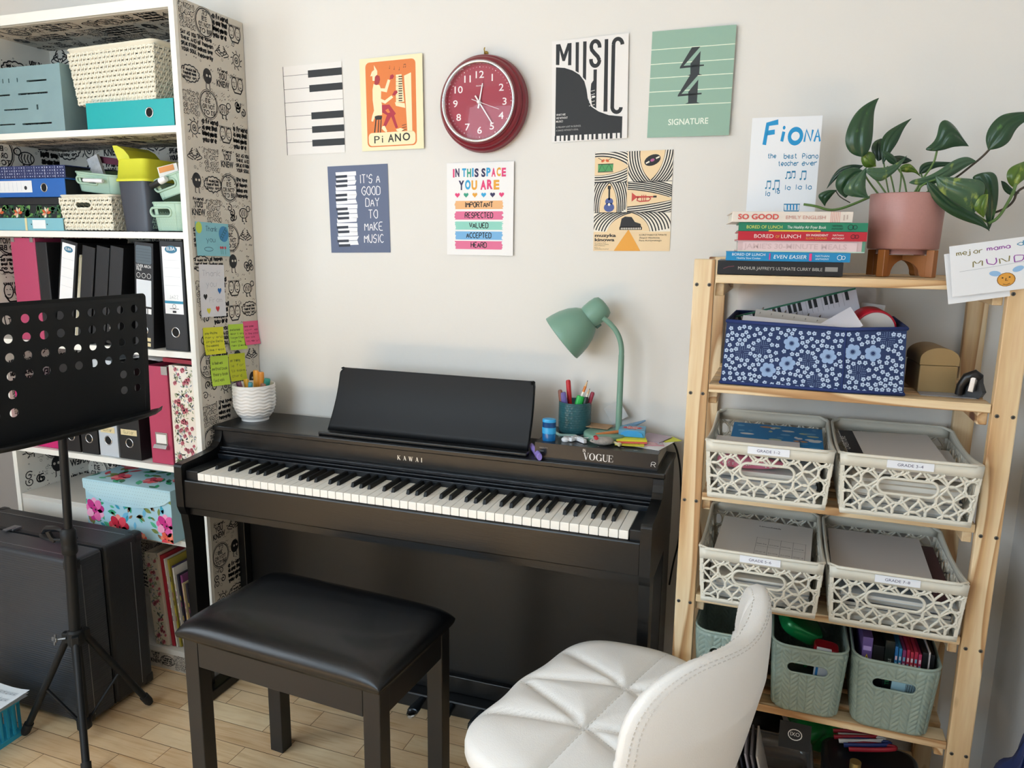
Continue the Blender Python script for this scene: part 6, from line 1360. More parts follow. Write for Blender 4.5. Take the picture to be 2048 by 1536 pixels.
for r, kind, P in STEMS:
    P3 = [V(*p) for p in P]
    for _ in range(2):
        q = [P3[0]]
        for a, b in zip(P3, P3[1:]): q += [a.lerp(b, .25), a.lerp(b, .75)]
        P3 = q+[P3[-1]]
    MB().tube([p-O_ for p in P3], r*.72, (sg, sd_)[kind], 8).build('stem', pl)
# ---- denim box and contents
dn = thing('fabric_box', 'navy fabric storage box printed with white flowers on the second shelf', 'storage box', (.058, -.335, 1.0835))
dm = mat('#24365f', .9, bump=.5, bscale=900, var=.1, vscale=300)
fl_, fl2 = mat('#b4c6de', .85), mat('#8ea8cd', .85)
fp = [V(-.176, 0, 0), V(.068, -.006, 0), V(.182, .004, 0)]
mb = MB(); hh = .137
outl = [V(-.178, 0, 0), V(.066, -.007, 0), V(.182, .004, 0), V(.185, .26, 0), V(-.172, .26, 0)]
topo = [V(-.172, .006, hh), V(.064, .0, hh-.006), V(.176, .008, hh), V(.180, .26, hh), V(-.168, .26, hh)]
k = 5
for off in (0,):
    ou = outl+topo; mb.add(ou, [(i, (i+1) % k, k+(i+1) % k, k+i) for i in range(2, k)], dm)
    for q_ in (0, 1): mb.grid(lambda u, v, q_=q_: outl[q_].lerp(outl[q_+1], u).lerp(topo[q_].lerp(topo[q_+1], u), v), 14, 10, dm, False)
    c_ = sum(outl, V(0, 0, 0))/5
    inn = [p+(c_-p).normalized()*.006 for p in outl]; inn = [V(p.x, p.y, .004) for p in inn]; int_ = [p+(c_-V(p.x, p.y, 0)).normalized()*.006 for p in topo]
    mb.add(inn+int_, [(k+i, k+(i+1) % k, (i+1) % k, i) for i in range(k)]+[tuple(range(k))], dm); mb.add(topo+int_, [(i, (i+1) % k, k+(i+1) % k, k+i) for i in range(k)], dm)
    mb.add(outl, [tuple(range(k))[::-1]], dm)
def flower_panel(a, b, a2, b2, seed):
    """scatter flowers on the quad a-b (bottom) a2-b2 (top)"""
    random.seed(seed); ux = (b-a); w = ux.length; ux.normalize(); uy = (a2-a); h = uy.length; uy.normalize(); n = ux.cross(uy).normalized()
    if n.y > 0: n = -n
    class Q(Art):
        def P(s, x, y, l): x = min(max(x, .002), w-.002)/w; y = min(max(y, .002), h-.006)/h; return a.lerp(b, x).lerp(a2.lerp(b2, x), y)+n*(.0004*l)
    A = Q(mb, a, ux, uy, n, .0005)
    placed = []
    def ok(x, y, r): return all(math.hypot(x-p, y-q) > r+s for p, q, s in placed)
    def fl(x, y, r, m, core=True, l=1):
        placed.append((x, y, r*.95)); a0 = random.random()*6
        for j in range(5 if r < .009 else 6): an = a0+j*2*PI/(5 if r < .009 else 6); A.disc(x+r*.62*math.cos(an), y+r*.62*math.sin(an), r*.40, m, l, n=9)
        A.disc(x, y, r*.45, m, l+1, n=9)
        if core: A.disc(x, y, r*.24, dm, l+2, n=8)
    for _ in range(400):
        x, y = random.uniform(.012, w-.012), random.uniform(.012, h-.014)
        if len([p for p in placed if p[2] > .011]) < w*14 and ok(x, y, .018): fl(x, y, .0165, fl2); A.circle(x, y, .005, .0006, dm, 4)
    for _ in range(500):
        x, y = random.uniform(.015, w-.015), random.uniform(.015, h-.02)
        if len([p for p in placed if .0095 < p[2] < .0105]) < w*14 and ok(x, y, .014):
            placed.append((x, y, .010))
            for ring, m_ in ((.004, 7), (.007, 11), (.010, 15), (.013, 19)):
                for j in range(m_): an = 2*PI*j/m_; A.line([(x+ring*math.cos(an), y+ring*math.sin(an)), (x+(ring+.002)*math.cos(an), y+(ring+.002)*math.sin(an))], .0007, fl2)
    for _ in range(4000):
        x, y = random.uniform(.004, w-.004), random.uniform(.004, h-.008)
        if ok(x, y, .0052): fl(x, y, .0047, fl_)
flower_panel(outl[0], outl[1], topo[0], topo[1], 41); flower_panel(outl[1], outl[2], topo[1], topo[2], 43)
mb.build('shell', dn, sol=0)
b = MB(); dk = mat('#1c2f66', .8); b.tube([p+V(0, -.001, .0) for p in topo], .0042, dk, 6, closed=True); b.tube([p+V(0, -.001, .004) for p in outl], .0036, dk, 6, closed=True); b.tube([outl[1]+V(0, -.0005, 0), topo[1]+V(0, -.0005, 0)], .0015, dk, 5); b.build('binding', dn)
z0 = 1.0835
def sheet(name, label, cat, c, w, h, R, col, draw=None, th_=.0008, rough=.6, bev=0):
    mb = MB().box(-w/2, w/2, -th_/2, th_/2, -h/2, h/2, mat(col, rough))
    if draw: draw(Art(mb, (-w/2, -th_/2, -h/2), (1, 0, 0), (0, 0, 1), (0, -1, 0), .0003), w, h)
    o = mb.build(name, loc=c, bev=bev); o.rotation_euler = R.to_euler(); return tag(o, label, cat)
b = MB(); A = Art(b, (0, 0, 0), (1, 0, 0), (0, 0, 1), (0, -1, 0)); A.rrect(-.155, -.10, .155, .10, .012, mat('#dcd6d2', .35)); 
o = b.build('plastic_tray', loc=(.045, -.055, 1.186), sol=.003); o.rotation_euler = (0, 0, 0); tag(o, 'pale rounded plastic board standing behind everything in the fabric box', 'board')
def d_kbd(A, w, h):
    A.rect(0, h-.004, w, h, mat('#1f6b4c', .5)); 
    for i in range(22):
        x = .012+i*(w-.03)/22; A.line([(x, h-.004), (x, h-.034)], .0005, mat('#6b6670', .6), 1)
        if i % 7 in (0, 1, 3, 4, 5): A.rect(x+.005, h-.023, x+.012, h-.004, INK, 2)
    A.line([(.14, h-.065), (w-.02, h-.065)], .0004, mat('#8a8690', .6)); A.line([(.14, h-.05), (w-.02, h-.05)], .0004, mat('#b0a0b0', .6)); A.hand('keyboard notes', .12, h-.048, .006, mat('#8a7a90', .6), 1, w=.0005, wid=.07)
    A.rect(w-.035, h-.09, w-.029, h-.07, INK, 2); A.rect(w-.024, h-.09, w-.018, h-.07, INK, 2)
sheet('keyboard_chart', 'card chart of a piano keyboard with a green edge, tilted in the fabric box', 'chart', (.030, -.165, 1.195), .275, .12, rot('Y', -.285), '#d6d0d6', d_kbd, .003)
def d_ring(A, w, h):
    A.rect(0, .0, w, h*.35, INK, 1)
    for i in range(9): A.rect(.01+i*w/9, .0, .01+i*w/9+.012, h*.28, WHITE, 2)
rbk = thing('ring_binder', 'spiral bound booklet of piano keys leaning in the fabric box', 'booklet', (.022, -.245, 1.205), R=rot('Y', .10) @ rot('X', -.5))
mb = MB().box(-.085, .085, -.002, .002, -.02, .03, mat('#cdc6bd', .6)); d_ring(Art(mb, (-.085, -.002, -.02), (1, 0, 0), (0, 0, 1), (0, -1, 0), .0003), .17, .05); mb.build('pages', rbk)
for i in range(7):
    x = -.072+.024*i; c = MB(); c.tube([(x+.003*math.sin(a), -.001-.008*math.cos(a), .028+.008*math.sin(a)) for a in [2*PI*q/14 for q in range(13)]], .0008, steel, 6); c.build('ring', rbk)
sheet('paper_stack', 'folded white papers lying across the front of the fabric box', 'papers', (.008, -.300, 1.212), .185, .034, rot('Y', .07) @ rot('X', -.9), '#dedbe0', None, .004)
sheet('paper_stack', 'creased white paper beside the red tin in the fabric box', 'papers', (.110, -.292, 1.216), .08, .06, rot('Y', -.6) @ rot('X', -.8), '#d5d0d4', None, .001)
rt = thing('round_tin', 'red round tin with a white lid standing on edge in the fabric box', 'tin', (.182, -.262, 1.206), R=rot('Z', .25) @ rot('X', PI/2+.12))
b = MB(); b.lathe([(.043, -.045), (.045, -.043), (.045, 0), (.0435, .002), (.041, .003), (.0405, .0015)], mat('#c01c34', .35), n=48, cap=False); b.build('body', rt)
b = MB(); b.lathe([(.0001, .0018), (.0405, .0018)], mat('#ded6d0', .5), n=48, cap=False); b.build('lid', rt)
sheet('card', 'bundle of small white cards standing behind the red tin', 'cards', (.185, -.13, 1.225), .05, .06, rot('Y', .1), '#d6cfca', None, .006)
# gold chest
gc = thing('keepsake_box', 'small matt gold chest with an arched lid', 'box', (.305, -.205, 1.0835), .10); gm_ = mat('#a58a5e', .48, .25, var=.08, vscale=30)
MB().box(-.036, .036, -.055, .055, 0, .057, gm_).build('body', gc, bev=.0025)
arch = [(-.037, 0), (.037, 0), (.037, .012)]+[(.037*math.cos(PI*k/16), .012+.024*math.sin(PI*k/16)) for k in range(1, 16)]+[(-.037, .012)]
MB().prism(arch, (0, .056, .0578), (1, 0, 0), (0, 0, 1), (0, -1, 0), .112, gm_, True).build('lid', gc, bev=.0015)
# stapler
sp = thing('stapler', 'black stapler standing upright on its end, right of the gold chest', 'stapler', (.370, -.285, 1.0835), -.5); bp_ = mat('#141416', .35)
MB().prism([(-.022, 0), (.016, 0), (.022, .012), (.015, .03), (.013, .046), (-.012, .05), (-.02, .03)], (0, .012, 0), (1, 0, 0), (0, 0, 1), (0, -1, 0), .022, bp_).build('base', sp, bev=.004)
b = MB(); b.tube([(-.018, -.018, .006), (-.016, -.020, .024), (-.006, -.02, .042), (.008, -.018, .050), (.016, -.012, .044)], [.008, .008, .010, .010, .007], bp_, 10); b.build('arm', sp)
MB().obox((.006, -.020, .030), (.010, .016, .030), rot('Y', .1), steel).build('magazine', sp, bev=.001)
sheet('paper_stack', 'scraps of printed paper lying under the gold chest and the stapler', 'papers', (.325, -.275, 1.0845), .10, .06, rot('X', PI/2), '#9a9a9e', None, .001)

# ================================================================ GRADE BASKETS
gp = mat('#d8d3c5', .4)
def grade_basket(label, text, x0, x1, z, h=.128):
    w = x1-x0; d = .335; cx = (x0+x1)/2; y0 = -.384; t = thing('grade_basket', label, 'basket', (cx, y0+d/2, z), group=None)
    tp = .07
    def P(side, u, v, off=0):
        """u 0..1 along, v height in metres"""
        k = 1-tp*(1-v/h); W_, D_ = w*k, d*(1-.05*(1-v/h))
        if side == 0: return V((u-.5)*W_, -D_/2-off, v)
        if side == 1: return V(W_/2+off, (u-.5)*D_, v)
        if side == 2: return V((.5-u)*W_, D_/2+off, v)
        return V(-W_/2-off, (.5-u)*D_, v)
    top = lambda side, u: h if side in (0, 2) else h-.016*math.sin(PI*u)**.8
    mb = MB(); b0, b1 = .011, h-.025
    for side, L_ in ((0, w), (1, d), (2, w), (3, d)):
        cell = .0335; nx = round(L_/cell); sp_ = L_/nx; am = sp_*.34; hc, hw_, hh_ = (.5, .058/L_, .0165)
        zc = h*.54
        def inside(u, v): 
            dx = max(0, abs(u-.5)*L_-.040); return side in (0, 2) and math.hypot(dx, v-zc) < hh_+.001
        def run(fn, n):
            cur = []
            for i in range(n+1):
                u, v = fn(i/n); out = v < b0-.001 or v > b1+.001 or inside(u, v) or u < .012 or u > .988
                if out:
                    if len(cur) > 1: mb.tube(cur, .0027, gp, n=5)
                    cur = []
                else: cur.append(P(side, u, v, .0004))
            if len(cur) > 1: mb.tube(cur, .0027, gp, n=5)
        nz = max(2, round((b1-b0)/sp_*2)); 
        for j in range(nz+1):
            zc_ = b0+(b1-b0)*j/nz
            run(lambda s, j=j, zc_=zc_: (s, zc_+am*.8*math.sin(2*PI*s*nx/2+PI*j)), nx*14)
        for i in range(0, nx*2+1):
            run(lambda s, i=i: ((i/2+.34*.8*math.sin(2*PI*(b0+(b1-b0)*s)/(2*sp_)+PI*i))/nx, b0+(b1-b0)*s), 40)
        if side in (0, 2):
            L2 = [P(side, .5+(math.copysign(.040, math.cos(a))+hh_*math.cos(a))/L_, zc+hh_*math.sin(a), .0008) for a in [2*PI*q/32+.01 for q in range(32)]]; mb.tube(L2, .0032, gp, n=6, closed=True, flat=None)
    mb.build('lattice', t)
    mb = MB()
    for side, L_ in ((0, w), (1, d), (2, w), (3, d)):
        n = 16
        for lo, hi in ((lambda u: 0, lambda u: b0), (lambda u: b1, lambda u: top(side, u))):
            mb.add([P(side, i/n, lo(i/n)) for i in range(n+1)]+[P(side, i/n, hi(i/n)) for i in range(n+1)], [(i, i+1, n+2+i, n+1+i) for i in range(n)], gp, True)
        for u0, u1 in ((0, .028), (.972, 1)): mb.add([P(side, u0, b0), P(side, u1, b0), P(side, u1, b1), P(side, u0, b1)], [(0, 1, 2, 3)], gp)
    k = 1-tp; mb.add([V(-w*k/2, -d*.95/2, 0), V(w*k/2, -d*.95/2, 0), V(w*k/2, d*.95/2, 0), V(-w*k/2, d*.95/2, 0)], [(3, 2, 1, 0)], gp)
    mb.build('walls', t, sol=.0022)
    r = MB(); n = 16; L_ = []
    for side in (0, 1, 2, 3):
        for i in range(1, n): p = P(side, i/n, top(side, i/n), .002); L_.append(V(p.x, p.y, top(side, i/n)))
    r.tube(L_, .0036, gp, n=8, closed=True); r.build('rim', t)
    lb_ = MB().box(-.042, .042, -d/2-.0022, -d/2-.0012, h-.020, h-.004, mat('#e6e8ee', .5)); A = Art(lb_, (0, -d/2-.0022, h-.0150), (1, 0, 0), (0, 0, 1), (0, -1, 0)); A.text(text, 0, 0, .0062, mat('#2b2f5a', .6), 1, 'C', wid=.046); lb_.build('name_label', t)
    return t
def stack(x0, x1, z, n, seed, group, y0=-.365, y1=-.09, cols=('#e2ddd2', '#cfd3d6', '#d8cfc0', '#3d4048', '#b9c2c9', '#e6e2da', '#5c6470'), lab='thin booklet in the pile inside '+'the basket'):
    random.seed(seed)
    for i in range(n):
        t_ = random.uniform(.005, .011); w = (x1-x0)*random.uniform(.78, .88); d = (y1-y0)*random.uniform(.85, .95); c = random.choice(cols)
        mb = MB().box(-w/2, w/2, -d/2, d/2, 0, .0008, mat(c, .5)); mb.box(-w/2+.001, w/2-.001, -d/2+.001, d/2-.001, .0008, t_-.0008, mat('#dfdbd2', .8)); mb.box(-w/2, w/2, -d/2, d/2, t_-.0008, t_, mat(c, .5))
        o = mb.build('booklet', loc=((x0+x1)/2+random.uniform(-.004, .004), (y0+y1)/2+random.uniform(-.005, .005), z), rz=random.uniform(-.03, .03)); z += t_+.0003
        tag(o, lab, 'booklet', group)
    return z
zz = ST[2]+.0016
grade_basket('cream lattice basket labelled grade 1-2, upper left of the four', 'GRADE 1–2', -.137, .119, zz); grade_basket('cream lattice basket labelled grade 3-4, upper right of the four', 'GRADE 3–4', .131, .386, zz)
z_ = stack(-.135, .115, zz+.003, 7, 1, 'booklets piled in the grade 1-2 basket', lab='thin booklet in the pile inside the grade 1-2 basket')
def d_blue(A, w, h): 
    random.seed(2)
    for _ in range(30): A.disc(random.uniform(.01, w-.01), random.uniform(.01, h-.01), random.uniform(.004, .016), mat(random.choice(('#2f8fc8', '#5aa8d8', '#b8c8b0', '#c88a5a', '#e0e4e8')), .4), 1+random.randint(0, 1), ry=.006)
sheet('music_book', 'blue illustrated music book lying in the grade 1-2 basket', 'book', (.005, -.205, zz+.104), .20, .16, rot('X', -PI/2+.10), '#1f7fc0', d_blue, .006)
sheet('paper_stack', 'white sheet of paper at the front of the grade 1-2 basket', 'papers', (-.035, -.30, zz+.102), .18, .12, rot('X', -PI/2+.06) , '#e0dfe2', None, .001)
t = thing('pencil_case', 'pink case with white dots behind the handle of the grade 1-2 basket', 'pencil case', (-.07, -.335, zz+.075), .05)
b = MB(); b.rings([[V(x, ry*math.cos(a), ry*1.2*math.sin(a)) for a in [2*PI*q/14 for q in range(14)]] for x, ry in ((-.045, .004), (-.04, .011), (0, .013), (.05, .011), (.09, .006), (.10, .002))], mat('#e0809c', .5)); random.seed(4)
for _ in range(40): x = random.uniform(-.04, .08); b.lathe([(.0001, .001), (.0014, .0006)], WHITE, (x, -.0125 if x < .03 else -.0105, random.uniform(-.006, .008)), rot('X', PI/2), 6, cap=False)
b.build('body', t)
z_ = stack(.137, .383, zz+.003, 8, 3, 'booklets piled in the grade 3-4 basket', lab='thin booklet in the pile inside the grade 3-4 basket')
def d_blk(A, w, h): A.rect(0, 0, .03, h, mat('#26252a', .5)); A.text('OVERTURE', .008, .08, .012, WHITE, 2, ang=PI/2)
sheet('sheet_music', 'curled music booklet with a black printed margin in the grade 3-4 basket', 'booklet', (.245, -.22, zz+.106), .19, .2, rot('X', -PI/2+.12) @ rot('Y', .0) @ rot('Y', -.1), '#dcd8d4', d_blk, .003)
sheet('paper_stack', 'loose white papers on top of the pile in the grade 3-4 basket', 'papers', (.285, -.24, zz+.088), .17, .2, rot('X', -PI/2+.05), '#d8d5d2', None, .004)
zz = ST[3]+.0016
grade_basket('cream lattice basket labelled grade 5-6, lower left of the four', 'GRADE 5–6', -.137, .119, zz); grade_basket('cream lattice basket labelled grade 7-8, lower right of the four', 'GRADE 7–8', .131, .387, zz)
stack(-.131, .117, zz+.003, 7, 5, 'booklets piled in the grade 5-6 basket', lab='thin booklet in the pile inside the grade 5-6 basket')
def d_tab(A, w, h):
    k = mat('#4a4a50', .6)
    for i in range(5): A.line([(w*.42+i*w*.13, h*.1), (w*.42+i*w*.13, h*.62)], .0006, k)
    for j in range(4): A.line([(w*.42, h*(.1+.17*j)), (w*.94, h*(.1+.17*j))], .0006, k)
    random.seed(9)
    for i in range(4):
        for j in range(3): A.hand(random.choice(('bass line', 'chord', 'melody', 'scale')), w*(.43+.13*i), h*(.14+.17*j), .005, k, 1, w=.0006, wid=w*.1)
    A.text('Lemonheads', w*.42, h*.86, .0065, INK, 1, wid=.05, bold=.02)
sheet('sheet_music', 'typed white sheets with a small table on top in the grade 5-6 basket', 'papers', (-.005, -.23, zz+.094), .21, .24, rot('X', -PI/2+.10) @ rot('Y', .05), '#d9d6d2', d_tab, .006)
stack(.139, .390, zz+.003, 7, 6, 'booklets piled in the grade 7-8 basket', lab='thin booklet in the pile inside the grade 7-8 basket')
sheet('paper_stack', 'blank white sheet lying on top in the grade 7-8 basket', 'papers', (.240, -.22, zz+.097), .20, .25, rot('X', -PI/2+.08), '#cfcac8', None, .003)
sheet('notebook', 'dark brown notebook at the right side of the grade 7-8 basket', 'notebook', (.352, -.22, zz+.074), .036, .24, rot('X', -PI/2+.05), '#4a2a2c', None, .03)

# ================================================================ SAGE BASKETS
sgm = mat('#8f9f95', .36)
def weave(t, w, d, h, r, tp, m):
    NU, NV = 464, 72; per = []
    def ring_pt(s, k):
        W_, D_, R_ = w*k/2, d*k/2, r*k; segs = [(2*(W_-R_)), PI/2*R_, 2*(D_-R_), PI/2*R_]*2; tot = sum(segs); L_ = s*tot
        L_ += (W_-R_)  # start at front centre
        L_ %= tot; i = 0
        while L_ > segs[i]: L_ -= segs[i]; i += 1
        cs4 = [(-W_+R_, -D_, 1, 0, 0, -1), None, (W_, -D_+R_, 0, 1, 1, 0), None, (W_-R_, D_, -1, 0, 0, 1), None, (-W_, D_-R_, 0, -1, -1, 0), None]
        if i % 2 == 0: c = cs4[i]; return V(c[0]+c[2]*L_, c[1]+c[3]*L_, 0), V(c[4], c[5], 0)
        cen = [(W_-R_, -D_+R_, -PI/2), (W_-R_, D_-R_, 0), (-W_+R_, D_-R_, PI/2), (-W_+R_, -D_+R_, PI)][i//2]; a = cen[2]+L_/R_; n = V(math.cos(a), math.sin(a), 0); return V(cen[0], cen[1], 0)+n*R_, n
    P = []; F = []; hz = h*.70; keep = lambda p: not (p.y < 0 and abs(p.x) < .06 and math.hypot(max(0, abs(p.x+.002)-.030), p.z-hz) < .0125)
    def disp(s, v):
        U = s*46; Z = v/.0125; col = math.floor(U); f = U-col; ph = (Z+(f*1.6 if col % 2 else (1-f)*1.6)) % 1.0
        return .0030*min(1, min(ph, 1-ph)*5)*min(1, min(f, 1-f)*6+.15)
    for j in range(NV+1):
        v = j/NV; k = 1-tp*(1-v); 
        if v < .06: k *= .94+.06*math.sqrt(max(0, 1-((.06-v)/.06)**2))
        for i in range(NU): p, n = ring_pt(i/NU, k); q = p+n*(disp(i/NU, v*h) if .04 < v < .955 else 0); P.append(V(q.x, q.y, v*h))
    for j in range(NV):
        for i in range(NU):
            a = (j*NU+i, j*NU+(i+1) % NU, (j+1)*NU+(i+1) % NU, (j+1)*NU+i); c = (P[a[0]]+P[a[2]])/2
            if keep(c): F.append(a)
    mb = MB(); mb.add(P, F, m, True); mb.add(P[:NU], [tuple(range(NU))[::-1]], m); mb.build('wall', t, sol=.0022)
    yf = lambda z: -d*(1-tp*(1-z/h))/2
    rmb = MB(); rmb.tube([p+V(0, 0, h)+n*.001 for p, n in [ring_pt(i/80, 1) for i in range(80)]], .0030, m, n=7, closed=True); rmb.build('rim', t)
    hb_ = MB(); L_ = []
    for q in range(30): a = 2*PI*q/30+.01; z = hz+.0135*math.sin(a); L_.append(V(-.002+math.copysign(.030, math.cos(a))+.0135*math.cos(a), yf(z)-.0018, z))
    hb_.tube(L_, .0026, m, n=7, closed=True); hb_.build('handle_ring', t)
zs = ST[4]+.0022
for i, (x, lb_) in enumerate(((-.059, 'sage green woven-look basket at the left, mostly hidden behind the white chair'), (.108, 'sage green woven-look basket holding green and red tins, in the middle'), (.282, 'sage green woven-look basket full of thin books, at the right'))):
    t = thing('storage_basket', lb_, 'basket', (x, -.225, zs), rz=(.0, .0, -.02)[i]); weave(t, .154 if i < 2 else .166, .30, .168, .034, .13, sgm)
def tin(label, c, sz, R, col, txt=None):
    t = thing('gift_tin', label, 'tin', c, R=R); m = mat(col, .25, .2); w, d, h = sz
    b = MB(); b.rings([rr_ring(w*k, d*k, min(w, d)*.3, z, 5) for k, z in ((.94, 0), (1, .004), (1, h*.6))], m); b.build('body', t)
    b = MB(); b.rings([rr_ring(w*k, d*k, min(w, d)*.3, z, 5) for k, z in ((1.03, h*.6), (1.03, h-.004), (.96, h), (.92, h-.001))], m)
    if txt: Art(b, (-w*.3, -d*.53, h*.66), (1, 0, 0), (0, 0, 1), (0, -1, 0), .0004).text(txt, 0, 0, h*.18, WHITE, 1, wid=w*.6, bold=.03)
    b.build('lid', t); return t
tin('glossy green tin with an open lid leaning in the middle sage basket', (.082, -.26, zs+.150), (.09, .09, .032), rot('Y', .45) @ rot('Z', .2), '#0f7a40')
tin('dark red lip balm tin with white letters in the middle sage basket', (.122, -.155, zs+.150), (.10, .06, .05), rot('Y', -.10) @ rot('X', .3), '#8c1420', 'LIP SMACKER')
tin('small red tin at the right of the middle sage basket', (.140, -.315, zs+.105), (.05, .04, .05), rot('Y', .1), '#9c1a28')
slab('carton', 'slim white and blue carton standing in the middle sage basket', 'box', (.136, -.345, zs+.115), (.03, .008, .09), rot('Y', .05), mat('#d5dde6', .5), art=lambda mb, s: Art(mb, (-.015, -.004, -.045), (1, 0, 0), (0, 0, 1), (0, -1, 0)).rect(.003, .01, .008, .08, mat('#2f7fc0', .5)))
b = MB(); random.seed(77)
for i in range(10): a = random.uniform(0, 6); b.tube([(.1+.02*math.cos(a+k), -.29+.02*math.sin(a+k*1.3), zs+.09+.006*k) for k in range(5)], .003, mat(('#0f7a40', '#c8a020', '#7a1c24')[i % 3], .3), 6)
tag(b.build('ribbon', None), 'tangle of green, gold and red ribbons between the tins', 'ribbon')
bk_c = ['#6b5590', '#141416', '#101a18', '#2d6fa8', '#2f7fb0', '#8a3a6a', '#b02848', '#c0384c', '#b8304a', '#c04068', '#1a1a1c', '#cfc8c8', '#141416']
bk_l = ['violet book with a yellow warning triangle at the left in the right sage basket', 'thick black book beside the violet one in the right sage basket', 'black book with green letters on its spine in the right sage basket', 'blue thin book, first of the coloured row in the right sage basket', 'lighter blue thin book in the row in the right sage basket', 'plum thin book following the blue ones', 'crimson thin book after the plum one', 'coral red thin book in the middle of the red ones', 'dark pink thin book next to the rose one', 'rose thin book, last of the red ones', 'thin black book right of the red row', 'thin pale grey book near the right wall of the basket', 'black book at the right wall of the right sage basket']
x = .214
for i, (c, l) in enumerate(zip(bk_c, bk_l)):
    w = (.020, .022, .018, .006, .006, .0065, .006, .006, .0065, .006, .010, .003, .007)[i]; hh_ = (.185, .17, .185, .175, .172, .17, .172, .168, .170, .166, .172, .175, .17)[i]
    mb = MB().box(0, w, 0, .16, 0, hh_, mat(c, .4)); A = Art(mb, (0, 0, 0), (1, 0, 0), (0, 0, 1), (0, -1, 0), .0003)
    if i == 0: A.poly([(.003, .125), (.017, .125), (.010, .148)], mat('#d8b82c', .5)); A.line([(.010, .130), (.010, .142)], .0015, INK, 2); A.rect(.002, .155, .018, .165, mat('#b8a0d8', .5))
    if i == 2: A.text('TENS', .013, .085, .008, mat('#2f9a5c', .5), 1, ang=PI/2); A.text('BATTLE', .013, .118, .006, mat('#c0c8c4', .5), 1, ang=PI/2)
    if 3 <= i <= 9:
        for q in range(6): A.rect(w*.2, .075+.014*q, w*.8, .084+.014*q, mat(('#d8d4dc', '#7ac0d8', '#f0c8d0')[(q+i) % 3], .5))
    o = mb.build('book', loc=(x, -.340, zs+.013), bev=.0006); o.rotation_euler.x = -.04; tag(o, l, 'book', 'small books in the right sage basket'); x += w+.0014
slab('carton', 'pale blue carton with a barcode behind the handle hole of the right sage basket', 'box', (.30, -.352, zs+.112), (.05, .004, .05), rot('Y', .05), mat('#9cc4d4', .5), art=lambda mb, s: [Art(mb, (-.025, -.002, -.025), (1, 0, 0), (0, 0, 1), (0, -1, 0)).rect(.027+.0022*i, .006, .028+.0022*i+.0004*(i % 2), .03, INK) for i in range(9)])

# ================================================================ BOTTOM SHELF
zb = ST[5]+.0028
t = thing('clear_basket', 'clear striped plastic basket with papers at the left of the bottom shelf', 'basket', (.04, -.30, zb)); cp = mat('#b8b4b0', .12, trans=.7)
b = MB(); b.rings([rr_ring(.20*k, .18*k, .02, z) for k, z in ((.88, 0), (1, .085))], cp, cap=(True, False)); b.build('wall', t, sol=.0025)
b = MB(); b.tube(rr_ring(.20, .18, .02, .086), .003, cp, n=6, closed=True)
for i in range(18): x = -.085+.01*i; b.tube([(x*.9, -.0815, .004), (x, -.0915, .084)], .0018, mat('#8f8a86', .2), 5)
b.build('rim', t)
random.seed(21)
for i in range(7):
    x = -.028+.013*i; mb = MB().box(-.002, .002, -.06, .06, 0, .115, mat(('#d8d0c8', '#5a4a58', '#c8c0b8', '#30303a', '#b0a8b0', '#7a7478', '#d0c8c0')[i], .6)); o = mb.build('leaflet', loc=(x-.005, -.30, zb+.006)); o.rotation_euler.y = -.25; tag(o, 'thin leaflet leaning in the clear striped basket', 'leaflet', 'leaflets in the clear striped basket')
sheet('card', 'pale pink card with rounded print in front of the clear basket', 'card', (.065, -.397, zb+.045), .07, .05, rot('Y', .05), '#d8b8b4', None, .002)
def lump(name, label, cat, c, r, col, seed, rough=.5, parts=None, sc=(1, 1, 1)):
    mb = MB(); rnd = random.Random(seed); ph = [rnd.uniform(0, 6) for _ in range(6)]
    def f(u, v):
        a, b_ = 2*PI*u, PI*v; k = 1+.16*math.sin(3*a+ph[0])*math.sin(b_)+.12*math.sin(5*b_+ph[1]+a)+.08*math.sin(7*a+ph[2]+3*b_)
        return V(r*sc[0]*k*math.sin(b_)*math.cos(a), r*sc[1]*k*math.sin(b_)*math.sin(a), r*sc[2]*k*math.cos(b_))
    mb.grid(f, 36, 24, mat(col, rough)); 
    if parts: parts(mb)
    return tag(mb.build(name, loc=c, weld=True), label, cat)
lump('bag', 'green shiny carrier bag crumpled in the dark of the bottom shelf', 'bag', (.150, -.130, zb+.080), .062, '#1f8a44', 3, .3, None, (1, 1, .85))
lump('bag', 'crumpled black bag at the back of the bottom shelf', 'bag', (.01, -.105, zb+.080), .062, '#0d0d0e', 5, .5, None, (1, .9, .9))
sheet('paper_bag', 'black packet with a round white logo standing on the bottom shelf', 'packet', (.098, -.285, zb+.14), .07, .06, rot('X', -.3), '#121314', lambda A, w, h: (A.circle(w*.5, h*.55, .015, .002, WHITE, ry=.012), A.text('IXO', w*.5, h*.5, .009, WHITE, 1, 'C')), .002)
bx = thing('music_box', 'black rounded case with silver clasps on the bottom shelf at the right', 'case', (.262, -.29, zb)); kk = mat('#15161a', .3)
b = MB(); b.rings([rr_ring(.20*k, .14*k, .03, z) for k, z in ((.96, 0), (1, .006), (1, .085))], kk); b.build('body', bx)
b = MB(); b.rings([rr_ring(.20*k, .14*k, .03, z) for k, z in ((1.02, .087), (1.02, .112), (.97, .119), (.9, .121))], kk); b.build('lid', bx)
for x in (.02, .07): MB().box(x-.008, x+.008, -.076, -.070, .07, .105, steel).build('clasp', bx, bev=.002)
b = MB()
for i in range(4):
    c = ('#a01c2c', '#d5d2d0', '#2a3a78', '#a01c2c')[i]; b.tube([(.215+.11*math.sin(PI*k/10)*.9+.01*i-.03, -.235-.012*math.cos(PI*k/10)-.012*i, zb+.135+.020*math.sin(PI*k/10)) for k in range(11)], .006, mat(c, .5), 6, flat=((0, 1, 0), .5))
